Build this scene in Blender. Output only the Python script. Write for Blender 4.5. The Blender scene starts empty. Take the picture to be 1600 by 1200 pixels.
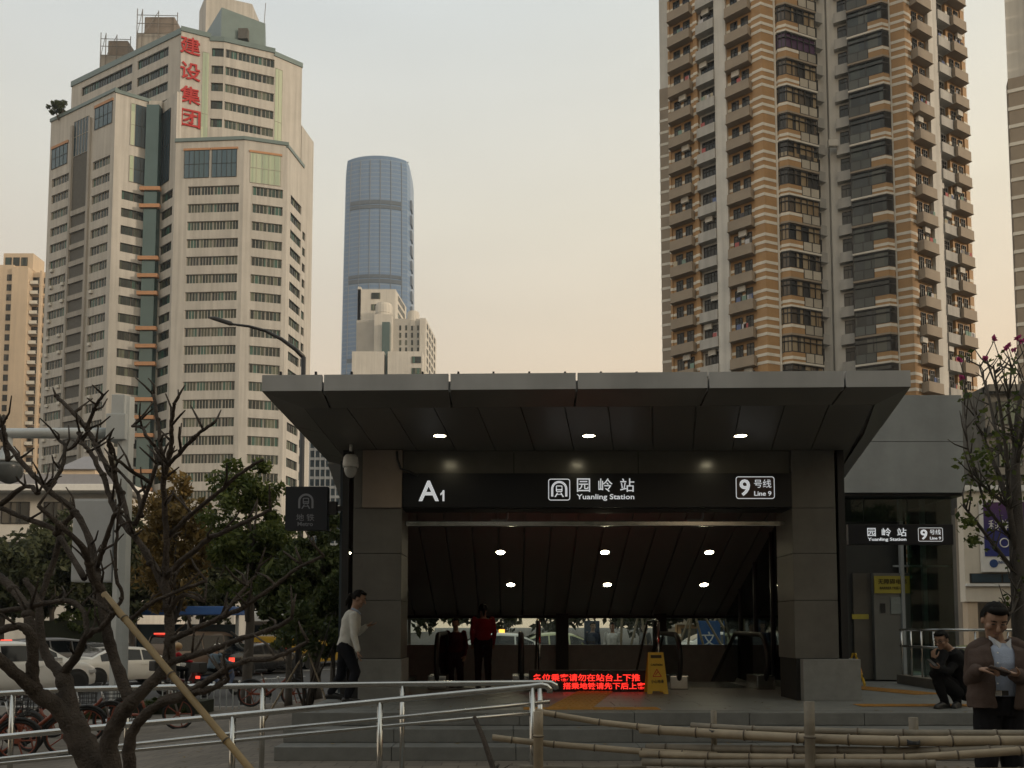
import bpy, bmesh, math, random
import numpy as np
from mathutils import Matrix, Vector, Euler
random.seed(7); np.random.seed(7)
SC = bpy.context.scene
COL = SC.collection
R = math.radians

# ---------------------------------------------------------------- camera
F = 1290.0; PX0, PY0 = 800.0, 897.0; PITCH = R(3.7); EYE = 1.55
cam_d = bpy.data.cameras.new('camera'); cam = bpy.data.objects.new('camera', cam_d); COL.objects.link(cam)
cam.location = (0, 0, EYE); cam.rotation_euler = (R(90) + PITCH, 0, 0)
cam_d.sensor_width = 36; cam_d.lens = 36 * F / 1600; cam_d.shift_y = (PY0 - 600) / 1600
cam_d.clip_start = 0.1; cam_d.clip_end = 6000
SC.camera = cam

# ---------------------------------------------------------------- sky, sun, exposure
SUN_AZ = R(113)      # from +Y (view direction) clockwise towards +X
SUN_EL = R(11)
w = bpy.data.worlds.new('World'); SC.world = w; w.use_nodes = True
nt = w.node_tree; N = nt.nodes; L = nt.links; N.clear()
out = N.new('ShaderNodeOutputWorld'); bg = N.new('ShaderNodeBackground')
sky = N.new('ShaderNodeTexSky'); sky.sky_type = 'NISHITA'; sky.sun_disc = False
sky.sun_elevation = SUN_EL; sky.sun_rotation = SUN_AZ; sky.air_density = 1.6; sky.dust_density = 4.0; sky.ozone_density = 1.0
tc = N.new('ShaderNodeTexCoord'); sep = N.new('ShaderNodeSeparateXYZ'); L.new(tc.outputs['Generated'], sep.inputs[0])
ramp = N.new('ShaderNodeValToRGB'); L.new(sep.outputs['Z'], ramp.inputs[0])
cr = ramp.color_ramp; cr.elements[0].position = 0.0; cr.elements[0].color = (1.0, .76, .51, 1)
cr.elements[1].position = 1.0; cr.elements[1].color = (.56, .61, .62, 1)
for p, c in ((.10, (1.0, .79, .54)), (.29, (1.0, .82, .605)), (.45, (.985, .92, .765)), (.62, (.865, .905, .88))):
    e = cr.elements.new(p); e.color = (*c, 1)
# warm side towards the low sun, cooler away from it
dot = N.new('ShaderNodeVectorMath'); dot.operation = 'DOT_PRODUCT'; L.new(tc.outputs['Generated'], dot.inputs[0])
dot.inputs[1].default_value = (math.sin(SUN_AZ), math.cos(SUN_AZ), 0)
mr = N.new('ShaderNodeMapRange'); L.new(dot.outputs['Value'], mr.inputs[0]); mr.inputs[1].default_value = -1; mr.inputs[2].default_value = 1
side = N.new('ShaderNodeValToRGB'); L.new(mr.outputs[0], side.inputs[0])
side.color_ramp.elements[0].color = (.82, .87, .96, 1); side.color_ramp.elements[1].color = (1.24, 1.14, .97, 1)
mul = N.new('ShaderNodeMixRGB'); mul.blend_type = 'MULTIPLY'; mul.inputs[0].default_value = 1
L.new(ramp.outputs[0], mul.inputs[1]); L.new(side.outputs[0], mul.inputs[2])
# soft haze clouds low in the sky
mp = N.new('ShaderNodeMapping'); mp.inputs['Scale'].default_value = (1.2, 1.2, 5); L.new(tc.outputs['Generated'], mp.inputs[0])
nz = N.new('ShaderNodeTexNoise'); nz.inputs['Scale'].default_value = 2.6; nz.inputs['Detail'].default_value = 5; L.new(mp.outputs[0], nz.inputs[0])
nr = N.new('ShaderNodeMapRange'); L.new(nz.outputs[0], nr.inputs[0]); nr.inputs[3].default_value = .93; nr.inputs[4].default_value = 1.06
mul2 = N.new('ShaderNodeMixRGB'); mul2.blend_type = 'MULTIPLY'; mul2.inputs[0].default_value = 1
L.new(mul.outputs[0], mul2.inputs[1]); L.new(nr.outputs[0], mul2.inputs[2])
sc_ = N.new('ShaderNodeMixRGB'); sc_.blend_type = 'MULTIPLY'; sc_.inputs[0].default_value = 1; sc_.inputs[2].default_value = (.05, .05, .05, 1)
L.new(sky.outputs[0], sc_.inputs[1])
mx = N.new('ShaderNodeMixRGB'); mx.inputs[0].default_value = .12; L.new(mul2.outputs[0], mx.inputs[1]); L.new(sc_.outputs[0], mx.inputs[2])
L.new(mx.outputs[0], bg.inputs[0]); bg.inputs[1].default_value = 1.0; L.new(bg.outputs[0], out.inputs[0])
sd = bpy.data.lights.new('sun', 'SUN'); so = bpy.data.objects.new('sun', sd); COL.objects.link(so)
sd.energy = 2.0; sd.angle = R(6); sd.color = (1, .82, .62)
sdir = Vector((math.sin(SUN_AZ) * math.cos(SUN_EL), math.cos(SUN_AZ) * math.cos(SUN_EL), math.sin(SUN_EL)))
so.rotation_euler = sdir.to_track_quat('Z', 'Y').to_euler(); so.location = (60, 0, 60)
SC.view_settings.view_transform = 'Standard'; SC.view_settings.look = 'None'
SC.view_settings.exposure = 0; SC.view_settings.gamma = 1; SC.view_settings.use_curve_mapping = False
SC.render.engine = 'CYCLES'; SC.cycles.max_bounces = 6; SC.cycles.transparent_max_bounces = 12
SC.cycles.use_denoising = True; SC.cycles.sample_clamp_indirect = 4

# ---------------------------------------------------------------- pixel -> place (used to measure real positions)
CP, SP = math.cos(PITCH), math.sin(PITCH)
def at(px, py, Y):
    a = (px - PX0) / F; b = (PY0 - py) / F
    dy = CP - b * SP; dz = b * CP + SP
    t = Y / dy
    return Vector((a * t, Y, EYE + dz * t))
def mpp(Y): return Y / F          # metres per photo pixel at distance Y
def smooth(a, b, x):
    t = min(1, max(0, (x - a) / (b - a))); return t * t * (3 - 2 * t)
def hz(x, y): return -0.5 * (1 - smooth(-7.5, -2.6, x))      # pavement level: falls to the left
def onground(px, py, dz=0):                                  # place on the pavement seen at this pixel
    Y = 10.
    for _ in range(40):
        p = at(px, py, Y); h = hz(p.x, Y) + dz
        d = at(px, py, 1) - Vector((0, 0, EYE))
        if d.z >= -1e-4: return at(px, py, 60)
        Y = .5 * Y + .5 * (h - EYE) / d.z
    return at(px, py, Y)

# ---------------------------------------------------------------- materials
MATS = {}
def mat(name, col, rough=.6, metal=0., var=.12, scale=2.0, bump=0., spec=.5, streak=0., rand=0., emit=None, estr=0., coat=0.):
    if name in MATS: return MATS[name]
    m = bpy.data.materials.new(name); m.use_nodes = True; MATS[name] = m
    t = m.node_tree; n = t.nodes; l = t.links; b = n['Principled BSDF']
    b.inputs['Roughness'].default_value = rough; b.inputs['Metallic'].default_value = metal
    b.inputs['Specular IOR Level'].default_value = spec
    if coat: b.inputs['Coat Weight'].default_value = coat; b.inputs['Coat Roughness'].default_value = .06
    col4 = (*col, 1); cur = None
    geo = n.new('ShaderNodeNewGeometry')
    if var:
        nz = n.new('ShaderNodeTexNoise'); nz.inputs['Scale'].default_value = scale; nz.inputs['Detail'].default_value = 6; nz.inputs['Roughness'].default_value = .65
        l.new(geo.outputs['Position'], nz.inputs['Vector'])
        r = n.new('ShaderNodeMapRange'); r.inputs[1].default_value = .25; r.inputs[2].default_value = .75
        r.inputs[3].default_value = 1 - var; r.inputs[4].default_value = 1 + var; l.new(nz.outputs[0], r.inputs[0])
        x = n.new('ShaderNodeMixRGB'); x.blend_type = 'MULTIPLY'; x.inputs[0].default_value = 1; x.inputs[1].default_value = col4
        l.new(r.outputs[0], x.inputs[2]); cur = x.outputs[0]
        rr = n.new('ShaderNodeMapRange'); rr.inputs[3].default_value = max(0, rough - .08); rr.inputs[4].default_value = min(1, rough + .1)
        l.new(nz.outputs[0], rr.inputs[0]); l.new(rr.outputs[0], b.inputs['Roughness'])
        if bump:
            nb = n.new('ShaderNodeTexNoise'); nb.inputs['Scale'].default_value = scale * 8; nb.inputs['Detail'].default_value = 5; l.new(geo.outputs['Position'], nb.inputs['Vector'])
            bp = n.new('ShaderNodeBump'); bp.inputs['Strength'].default_value = bump; bp.inputs['Distance'].default_value = .02
            l.new(nb.outputs[0], bp.inputs['Height']); l.new(bp.outputs[0], b.inputs['Normal'])
    if streak:
        mp = n.new('ShaderNodeMapping'); mp.inputs['Scale'].default_value = (1.6, 1.6, .06); l.new(geo.outputs['Position'], mp.inputs[0])
        ns = n.new('ShaderNodeTexNoise'); ns.inputs['Scale'].default_value = 1.0; ns.inputs['Detail'].default_value = 5; l.new(mp.outputs[0], ns.inputs[0])
        r2 = n.new('ShaderNodeMapRange'); r2.inputs[1].default_value = .35; r2.inputs[2].default_value = .7; r2.inputs[3].default_value = 1; r2.inputs[4].default_value = 1 - streak
        l.new(ns.outputs[0], r2.inputs[0])
        x = n.new('ShaderNodeMixRGB'); x.blend_type = 'MULTIPLY'; x.inputs[0].default_value = 1
        if cur is None: x.inputs[1].default_value = col4
        else: l.new(cur, x.inputs[1])
        l.new(r2.outputs[0], x.inputs[2]); cur = x.outputs[0]
    if rand:
        oi = n.new('ShaderNodeObjectInfo')
        r3 = n.new('ShaderNodeMapRange'); r3.inputs[3].default_value = 1 - rand; r3.inputs[4].default_value = 1 + rand; l.new(oi.outputs['Random'], r3.inputs[0])
        x = n.new('ShaderNodeMixRGB'); x.blend_type = 'MULTIPLY'; x.inputs[0].default_value = 1
        if cur is None: x.inputs[1].default_value = col4
        else: l.new(cur, x.inputs[1])
        l.new(r3.outputs[0], x.inputs[2]); cur = x.outputs[0]
    if cur is None: b.inputs['Base Color'].default_value = col4
    else: l.new(cur, b.inputs['Base Color'])
    if emit: b.inputs['Emission Color'].default_value = (*emit, 1); b.inputs['Emission Strength'].default_value = estr
    return m
def mat_window(name, cols, rough=.08, spec=.42):
    """far window glass: each window its own tint (curtains, blinds, room behind, painted sky reflections)"""
    m = bpy.data.materials.new(name); m.use_nodes = True; MATS[name] = m
    n = m.node_tree.nodes; l = m.node_tree.links; b = n['Principled BSDF']
    oi = n.new('ShaderNodeObjectInfo'); geo = n.new('ShaderNodeNewGeometry')
    wn = n.new('ShaderNodeTexWhiteNoise'); wn.noise_dimensions = '4D'
    sn = n.new('ShaderNodeVectorMath'); sn.operation = 'SNAP'; sn.inputs[1].default_value = (.8, .8, 50); l.new(geo.outputs['Position'], sn.inputs[0])
    l.new(sn.outputs[0], wn.inputs['Vector']); l.new(oi.outputs['Random'], wn.inputs['W'])
    r = n.new('ShaderNodeValToRGB'); r.color_ramp.interpolation = 'CONSTANT'; l.new(wn.outputs[0], r.inputs[0])
    e = r.color_ramp.elements
    while len(e) < len(cols): e.new(.5)
    for i, c in enumerate(cols): e[i].position = i / len(cols); e[i].color = (*c, 1)
    l.new(r.outputs[0], b.inputs['Base Color']); b.inputs['Roughness'].default_value = rough; b.inputs['Specular IOR Level'].default_value = spec
    return m
def mat_glass(name, tint, mixg=.0, rough=.02):
    m = bpy.data.materials.new(name); m.use_nodes = True; MATS[name] = m
    n = m.node_tree.nodes; l = m.node_tree.links; n.clear()
    o = n.new('ShaderNodeOutputMaterial'); tr = n.new('ShaderNodeBsdfTransparent'); tr.inputs[0].default_value = (*tint, 1)
    g = n.new('ShaderNodeBsdfGlossy'); g.inputs['Roughness'].default_value = rough; g.inputs[0].default_value = (.9, .95, .93, 1)
    lw = n.new('ShaderNodeFresnel'); lw.inputs[0].default_value = 1.5
    ad = n.new('ShaderNodeMath'); ad.operation = 'ADD'; ad.inputs[1].default_value = mixg; ad.use_clamp = True; l.new(lw.outputs[0], ad.inputs[0])
    mx = n.new('ShaderNodeMixShader'); l.new(ad.outputs[0], mx.inputs[0]); l.new(tr.outputs[0], mx.inputs[1]); l.new(g.outputs[0], mx.inputs[2]); l.new(mx.outputs[0], o.inputs[0])
    return m
def mat_leaf(name, c1, c2, rough=.55, trans=.35):
    m = bpy.data.materials.new(name); m.use_nodes = True; MATS[name] = m
    n = m.node_tree.nodes; l = m.node_tree.links; b = n['Principled BSDF']; o = n['Material Output']
    geo = n.new('ShaderNodeNewGeometry'); r = n.new('ShaderNodeValToRGB'); l.new(geo.outputs['Random Per Island'], r.inputs[0])
    r.color_ramp.elements[0].color = (*c1, 1); r.color_ramp.elements[1].color = (*c2, 1)
    l.new(r.outputs[0], b.inputs['Base Color']); b.inputs['Roughness'].default_value = rough; b.inputs['Specular IOR Level'].default_value = .3
    t = n.new('ShaderNodeBsdfTranslucent'); l.new(r.outputs[0], t.inputs[0])
    mx = n.new('ShaderNodeMixShader'); mx.inputs[0].default_value = trans; l.new(b.outputs[0], mx.inputs[1]); l.new(t.outputs[0], mx.inputs[2]); l.new(mx.outputs[0], o.inputs[0])
    return m

# ---------------------------------------------------------------- mesh builder
MW = {}
class MB:
    def __init__(s): s.v = []; s.f = []; s.m = []; s.k = 0
    def add(s, vs, fs, M=None):
        o = len(s.v)
        for p in vs: s.v.append(tuple(M @ Vector(p)) if M is not None else tuple(p))
        for q in fs: s.f.append(tuple(i + o for i in q)); s.m.append(s.k)
        return s
    def slot(s, k): s.k = k; return s
    def box(s, x0, x1, y0, y1, z0, z1, M=None):
        return s.add([(x0,y0,z0),(x1,y0,z0),(x1,y1,z0),(x0,y1,z0),(x0,y0,z1),(x1,y0,z1),(x1,y1,z1),(x0,y1,z1)],
              [(0,3,2,1),(4,5,6,7),(0,1,5,4),(1,2,6,5),(2,3,7,6),(3,0,4,7)], M)
    def bbox(s, x0, x1, y0, y1, z0, z1, b, M=None):     # box with bevelled edges
        bm = bmesh.new(); bmesh.ops.create_cube(bm, size=1)
        for v in bm.verts: v.co = ((x0+x1)/2 + v.co.x*(x1-x0), (y0+y1)/2 + v.co.y*(y1-y0), (z0+z1)/2 + v.co.z*(z1-z0))
        bmesh.ops.bevel(bm, geom=list(bm.edges), offset=b, segments=2, affect='EDGES', profile=.7)
        bm.verts.ensure_lookup_table(); bm.verts.index_update()
        s.add([v.co[:] for v in bm.verts], [[v.index for v in f.verts] for f in bm.faces], M); bm.free(); return s
    def prism(s, poly, z0, z1, M=None):
        n = len(poly); a = sum(poly[i][0]*poly[(i+1)%n][1]-poly[(i+1)%n][0]*poly[i][1] for i in range(n))
        if a < 0: poly = poly[::-1]
        vs = [(p[0],p[1],z0) for p in poly] + [(p[0],p[1],z1) for p in poly]
        fs = [tuple(range(n))[::-1], tuple(range(n,2*n))] + [(i,(i+1)%n,(i+1)%n+n,i+n) for i in range(n)]
        return s.add(vs, fs, M)
    def hexa(s, p):      # 8 points: bottom 4 (ccw from above), top 4
        return s.add(p, [(0,3,2,1),(4,5,6,7),(0,1,5,4),(1,2,6,5),(2,3,7,6),(3,0,4,7)])
    def tube(s, pts, r, n=8, caps=True, M=None, ell=None):
        pts = [Vector(p) for p in pts]; k = len(pts)
        if not hasattr(r, '__len__'): r = [r]*k
        vs = []; fs = []; prev = None
        for i, p in enumerate(pts):
            d = (pts[min(i+1,k-1)] - pts[max(i-1,0)])
            if d.length < 1e-9: d = Vector((0,0,1))
            d.normalize()
            if prev is None:
                a = Vector((0,0,1)) if abs(d.z) < .9 else Vector((1,0,0)); u = d.cross(a).normalized()
            else:
                u = (prev - d*prev.dot(d)).normalized()
            prev = u; v = d.cross(u)
            for j in range(n):
                t = 2*math.pi*j/n; e = ell or (1,1)
                vs.append(p + (u*math.cos(t)*e[0] + v*math.sin(t)*e[1])*r[i])
        for i in range(k-1):
            for j in range(n): fs.append((i*n+j, i*n+(j+1)%n, (i+1)*n+(j+1)%n, (i+1)*n+j))
        if caps: fs.append(tuple(range(n))[::-1]); fs.append(tuple(range((k-1)*n, k*n)))
        return s.add(vs, fs, M)
    def lathe(s, prof, n=16, M=None, close=True):   # prof: (r,z)
        vs = []; fs = []; k = len(prof)
        for (r,z) in prof:
            for j in range(n): t = 2*math.pi*j/n; vs.append((r*math.cos(t), r*math.sin(t), z))
        for i in range(k-1):
            for j in range(n): fs.append((i*n+j, i*n+(j+1)%n, (i+1)*n+(j+1)%n, (i+1)*n+j))
        if close: fs.append(tuple(range(n))[::-1]); fs.append(tuple(range((k-1)*n, k*n)))
        return s.add(vs, fs, M)
    def ball(s, c, r, n=10, M=None, sc=(1,1,1), rot=None):
        prof = [(math.sin(math.pi*i/n)*1, -math.cos(math.pi*i/n)) for i in range(n+1)]
        prof[0] = (.02,-1); prof[-1] = (.02,1)
        T = Matrix.Translation(c) @ (rot.to_4x4() if rot is not None else Matrix()) @ Matrix.Diagonal((r*sc[0], r*sc[1], r*sc[2], 1))
        if M is not None: T = M @ T
        return s.lathe(prof, n+4, T)
    def torus(s, R0, r, n=24, k=8, M=None):
        vs = []; fs = []
        for i in range(n):
            a = 2*math.pi*i/n
            for j in range(k): b = 2*math.pi*j/k; vs.append(((R0+r*math.cos(b))*math.cos(a), (R0+r*math.cos(b))*math.sin(a), r*math.sin(b)))
        for i in range(n):
            for j in range(k): fs.append((i*k+j, ((i+1)%n)*k+j, ((i+1)%n)*k+(j+1)%k, i*k+(j+1)%k))
        return s.add(vs, fs, M)
    def mesh(s, name, mats, smooth_=False):
        me = bpy.data.meshes.new(name); me.from_pydata(s.v, [], s.f); 
        for m in (mats if isinstance(mats,(list,tuple)) else [mats]): me.materials.append(m)
        if any(s.m): me.polygons.foreach_set('material_index', s.m)
        if smooth_: me.polygons.foreach_set('use_smooth', [True]*len(s.f))
        me.update(); return me
    def build(s, name, mats, parent=None, smooth_=False, world=True):
        """verts are in world space unless world=False (then in the parent's space)"""
        if parent is not None and world:
            Mi = MW[parent.name].inverted(); s.v = [tuple(Mi @ Vector(p)) for p in s.v]
        me = s.mesh(name, mats, smooth_)
        return inst(name, me, parent)
def sharp(o, ang=40):
    me = o.data
    try: me.set_sharp_from_angle(angle=R(ang))
    except Exception: pass
    return o
def inst(name, me, parent=None, M=None):
    o = bpy.data.objects.new(name, me); COL.objects.link(o)
    if parent is not None: o.parent = parent; MW[o.name] = MW[parent.name].copy()
    else: MW[o.name] = Matrix()
    if M is not None: o.matrix_basis = M; MW[o.name] = MW[o.name] @ M
    return o
def tag(o, label=None, cat=None, group=None, kind=None):
    if label: o['label'] = label
    if cat: o['category'] = cat
    if group: o['group'] = group
    if kind: o['kind'] = kind
    return o
def thing(name, label, cat, loc=(0,0,0), rz=0, group=None):
    o = bpy.data.objects.new(name, None); COL.objects.link(o); o.empty_display_size = .3
    M = Matrix.Translation(loc) @ Matrix.Rotation(rz, 4, 'Z'); o.matrix_basis = M; MW[o.name] = M
    return tag(o, label, cat, group)
def copy_tree(o, M, label=None, group=None, parent=None):
    c = o.copy(); COL.objects.link(c); c.parent = parent
    if parent is None:
        c.matrix_basis = M; MW[c.name] = M.copy()
        if label: c['label'] = label
        if group: c['group'] = group
    for ch in [x for x in bpy.data.objects if x.parent == o]: copy_tree(ch, None, parent=c)
    return c
def facet(A, B):
    A = Vector(A[:2]); B = Vector(B[:2]); d = B - A
    return Matrix.Translation((A.x, A.y, 0)) @ Matrix.Rotation(math.atan2(d.y, d.x), 4, 'Z'), d.length
def u_of(A, B, px, py):      # where the ray of pixel column px crosses the facet A-B
    a = (px-PX0)/F; b = (PY0-py)/F; k = a/(CP-b*SP)       # X = k Y
    dx, dy = B[0]-A[0], B[1]-A[1]
    t = (k*A[1]-A[0])/(dx-k*dy); return t*math.hypot(dx, dy)
def text_mesh(body, w, h, m, extr=.004, fat=.0):
    cu = bpy.data.curves.new('t', 'FONT'); cu.body = body; cu.size = 1; cu.extrude = .01; cu.offset = fat; cu.resolution_u = 3
    o = bpy.data.objects.new('t', cu); COL.objects.link(o)
    dg = bpy.context.evaluated_depsgraph_get(); me = bpy.data.meshes.new_from_object(o.evaluated_get(dg))
    bpy.data.objects.remove(o); bpy.data.curves.remove(cu)
    n = len(me.vertices); co = np.zeros(n*3); me.vertices.foreach_get('co', co); co = co.reshape(-1,3)
    if n == 0: return me
    lo = co.min(0); hi = co.max(0); c = (lo+hi)/2
    sx = w/max(1e-6, hi[0]-lo[0]); sy = (h/max(1e-6, hi[1]-lo[1])) if h else sx
    if not w: sx = sy
    res = np.stack([(co[:,0]-c[0])*sx, -np.sign(co[:,2])*extr, (co[:,1]-c[1])*sy], 1)
    me.vertices.foreach_set('co', res.ravel()); me.materials.clear(); me.materials.append(m); me.update()
    return me
def lettering(body, cx, y, cz, w, h, m, parent, extr=.004, fat=.0, name='lettering', M=None):
    me = text_mesh(body, w, h, m, extr, fat)
    T = Matrix.Translation((cx, y, cz)) if M is None else M
    return inst(name, me, parent, MW[parent.name].inverted() @ T)
# ================================================================= materials used in several places
asphalt = mat('asphalt', (.052,.052,.053), .85, var=.25, scale=1.2, bump=.3)
paving = mat('paving', (.165,.145,.122), .8, var=.22, scale=1.6, bump=.25)
kerbm = mat('kerb_stone', (.3,.29,.27), .8, var=.2, scale=3)
granite = mat('granite', (.17,.175,.168), .62, var=.2, scale=5, bump=.1, streak=.12)
granite_floor = mat('granite_floor', (.19,.197,.19), .42, var=.18, scale=4, spec=.4)
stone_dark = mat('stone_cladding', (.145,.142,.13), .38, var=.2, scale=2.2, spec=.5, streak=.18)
stone_panel = mat('stone_panel', (.30,.25,.21), .45, var=.12, scale=2.5, streak=.2)  # lighter upper panel, a pinkish reflection put into its colour
stone_plinth = mat('plinth_stone', (.24,.247,.24), .6, var=.16, scale=6)
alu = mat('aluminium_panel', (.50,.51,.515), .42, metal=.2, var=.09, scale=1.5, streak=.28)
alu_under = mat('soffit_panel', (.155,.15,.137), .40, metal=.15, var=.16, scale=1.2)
dark_seam = mat('dark_seam', (.015,.015,.014), .7, var=0)
steel = mat('stainless_steel', (.52,.52,.5), .17, metal=1., var=.1, scale=6)
black_sign = mat('black_sign', (.012,.013,.017), .3, var=.1, scale=4)
black_metal = mat('black_metal', (.02,.02,.021), .45, var=.1)
rubber = mat('black_rubber', (.012,.012,.012), .5, var=.1)
white_glow = mat('sign_white', (.8,.8,.78), .5, var=0, emit=(.9,.95,1), estr=.42)
white_dull = mat('sign_white_unlit', (.26,.275,.31), .5, var=0)
lamp_glow = mat('lamp_disc', (.9,.9,.8), .4, var=0, emit=(1,.88,.58), estr=26.0)
led_red = mat('led_red', (.3,.01,.01), .4, var=0, emit=(1,.03,.02), estr=1.8)
concrete = mat('concrete_cladding', (.31,.33,.335), .75, var=.13, scale=1.5, bump=.1, streak=.16)
glass_side = mat_glass('side_glass', (.50,.62,.59), .04)
glass_dark = mat_glass('interior_glass', (.10,.14,.16), .04)
yellow_plastic = mat('yellow_plastic', (.62,.40,.03), .45, var=.08)
tactile_m = mat('tactile_yellow', (.42,.22,.045), .7, var=.2, scale=8)
blue_inner = mat('interior_wall', (.05,.068,.082), .3, var=.2, scale=1.5)
white_paint = mat('white_paint', (.72,.72,.7), .5, var=.08, scale=3)
grey_paint = mat('galvanised_grey', (.46,.49,.50), .45, metal=.2, var=.1, scale=2.5, streak=.12)
printm = mat('dark_print', (.05,.035,.01), .6, var=0)
red_print = mat('red_print', (.5,.03,.02), .6, var=0)

# paving: small setts laid in courses, as colour and joint relief
def paving_joints(m):
    n=m.node_tree.nodes; l=m.node_tree.links; b=n['Principled BSDF']; geo=n.new('ShaderNodeNewGeometry')
    br=n.new('ShaderNodeTexBrick'); br.inputs['Scale'].default_value=1; br.inputs['Brick Width'].default_value=.4; br.inputs['Row Height'].default_value=.2; br.inputs['Mortar Size'].default_value=.008
    br.inputs['Color1'].default_value=(.82,.82,.82,1); br.inputs['Color2'].default_value=(1.1,1.08,1.05,1); br.inputs['Mortar'].default_value=(.45,.44,.42,1); l.new(geo.outputs['Position'],br.inputs['Vector'])
    src=b.inputs['Base Color'].links[0].from_socket; mx=n.new('ShaderNodeMixRGB'); mx.blend_type='MULTIPLY'; mx.inputs[0].default_value=1; l.new(src,mx.inputs[1]); l.new(br.outputs['Color'],mx.inputs[2]); l.new(mx.outputs[0],b.inputs['Base Color'])
paving_joints(paving)
# ================================================================= ground
def grid_sheet(name, xs, ys, zf, m):
    b = MB(); nx = len(xs)
    vs = [(x,y,zf(x,y)) for y in ys for x in xs]
    fs = [(j*nx+i, j*nx+i+1, (j+1)*nx+i+1, (j+1)*nx+i) for j in range(len(ys)-1) for i in range(nx-1)]
    b.add(vs, fs); return b.build(name, m, smooth_=True)
sl = [-7.5+.35*i for i in range(15)]
tag(grid_sheet('road', [-4000,-800,-200,-60,-20,-10]+sl+[4,20,60,200,800,4000], [-600,-50,0,20,60,200,800,5000], lambda x,y: hz(x,y)-.13, asphalt), kind='structure')
PAVE_Y = 21.5
pv = grid_sheet('pavement', [-60,-20,-10]+sl+[0,4,12,26], [-8,-2,2,5,8,11,14,17,PAVE_Y], hz, paving); tag(pv, kind='structure')
b = MB()
for xa, xb in zip([-60,-20,-10]+sl+[0,4,12], [-20,-10]+sl+[0,4,12,26]):
    za, zb = hz(xa,0), hz(xb,0)
    b.hexa([(xa,PAVE_Y,za-.3),(xb,PAVE_Y,zb-.3),(xb,PAVE_Y+.15,zb-.3),(xa,PAVE_Y+.15,za-.3),(xa,PAVE_Y,za+.004),(xb,PAVE_Y,zb+.004),(xb,PAVE_Y+.15,zb+.004),(xa,PAVE_Y+.15,za+.004)])
tag(b.build('kerb', kerbm), kind='structure')
# lane markings: the road runs away to the right
for k in range(3):
    for j in range(7):
        d = Vector((math.cos(R(60)),math.sin(R(60)))); nrm = Vector((-d.y,d.x)); p = Vector((-16.5,24.5))+nrm*3.4*k+d*6*j; q = p+d*2.6
        pts = [p,q,q+nrm*.14,p+nrm*.14][::-1]; b = MB(); b.add([(v.x,v.y,hz(v.x,0)-.124) for v in pts],[(0,1,2,3)])
        tag(b.build('lane_marking', white_paint), kind='structure')

# ================================================================= platform and steps
PZ = .477; FY = 10.5; COLY = 12.25
def X(px, Y, py=900): return at(px,py,Y).x
PX_L = X(456,10.5,1110); PX_R = 10.6
plat = MB()
plat.box(PX_L, PX_R, FY+.35, 16.3, -.4, PZ-.03)
plat.box(-2.75, -2.2, 16.3, 20.4, -.4, PZ-.03); plat.box(5.3, PX_R, 16.3, 20.4, -.4, PZ-.03)
po = plat.build('platform', granite); tag(po, kind='structure')
# floor slabs, each a piece with open joints
slab_w, slab_d = 1.2, .6
me_cache = {}
def slab_mesh(name, w, d, h, m, bev=.006):
    k = (name, round(w,3), round(d,3), round(h,3))
    if k not in me_cache:
        me_cache[k] = MB().bbox(0,w,0,d,-h,0,bev).mesh(name, m)
    return me_cache[k]
ny = int((16.3-(FY+.35))/slab_d)
row = 0; y = FY + .35
while y < 16.25:
    d = min(slab_d, 16.3-y); x = PX_L + (0 if row % 2 else -0.0); off = .6*(row % 2)
    xs = [PX_L] + [PX_L+off+slab_w*i for i in range(1,12)]
    xs = [v for v in xs if v < PX_R-.05] + [PX_R]
    for xa, xb in zip(xs[:-1], xs[1:]):
        inst('floor_slab', slab_mesh('floor_slab', xb-xa-.007, d-.007, .03, granite_floor, .003), po, Matrix.Translation((xa, y, PZ+random.uniform(-.001,.001))))
    y += slab_d; row += 1
steps = MB()
for k in range(3):
    steps.box(PX_L+.002, PX_R-.002, FY-.38*k+.02, FY+.5, -.42, PZ-.159*k-.035)
st = steps.build('entrance_steps', granite); tag(st, 'three wide grey granite steps up to the metro entrance', 'steps')
for k in range(3):
    x = PX_L - random.random()*.5
    z = PZ-.159*k; ya = FY-.38*k
    while x < PX_R:
        xa = max(x, PX_L); xb = min(x+1.45, PX_R)
        if xb-xa > .1: inst('step_slab', slab_mesh('step_slab', xb-xa-.008, .37 if k else .35, .158, granite, .008), st, Matrix.Translation((xa, ya, z+random.uniform(-.0015,.0015))))
        x += 1.45
# tactile strips
def tactile(p0, p1, wdt=.3):
    p0 = Vector(p0); p1 = Vector(p1); d = (p1-p0); n = max(1,int(d.length/.3)); d.normalize(); a = math.atan2(d.y,d.x)
    if 'tt' not in me_cache:
        b = MB().box(0,.292,-.146,.146,0,.006)
        for i in range(4): b.box(.02,.272,-.12+.07*i,-.09+.07*i,.006,.011)
        me_cache['tt'] = b.mesh('tactile_tile', tactile_m)
    for i in range(n):
        inst('tactile_tile', me_cache['tt'], po, Matrix.Translation((p0.x+d.x*.3*i, p0.y+d.y*.3*i, PZ+.003)) @ Matrix.Rotation(a,4,'Z'))
for dx in (0,.3):
    tactile((.62+dx,11.1,0),(1.35+dx,14.4,0))
    tactile((6.55+dx,13.3+dx*.2,0),(5.6+dx,15.9+dx*.2,0))
tactile((.15,11.0,0),(2.0,11.0,0)); tactile((4.75,11.45,0),(9.0,11.45,0))

# ================================================================= metro entrance building
ent = thing('metro_entrance', 'dark stone metro entrance with a wide flared grey canopy above the steps', 'metro entrance', (1.3, COLY, PZ))
SZ = 4.21           # soffit height
LX0, LX1 = X(551,COLY), X(627,COLY); RX0, RX1 = X(1240,COLY), X(1308,COLY)
def part(name, fn, m, parent=None, sm=False): b = MB(); fn(b); return b.build(name, m, parent or ent, sm)
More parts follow.
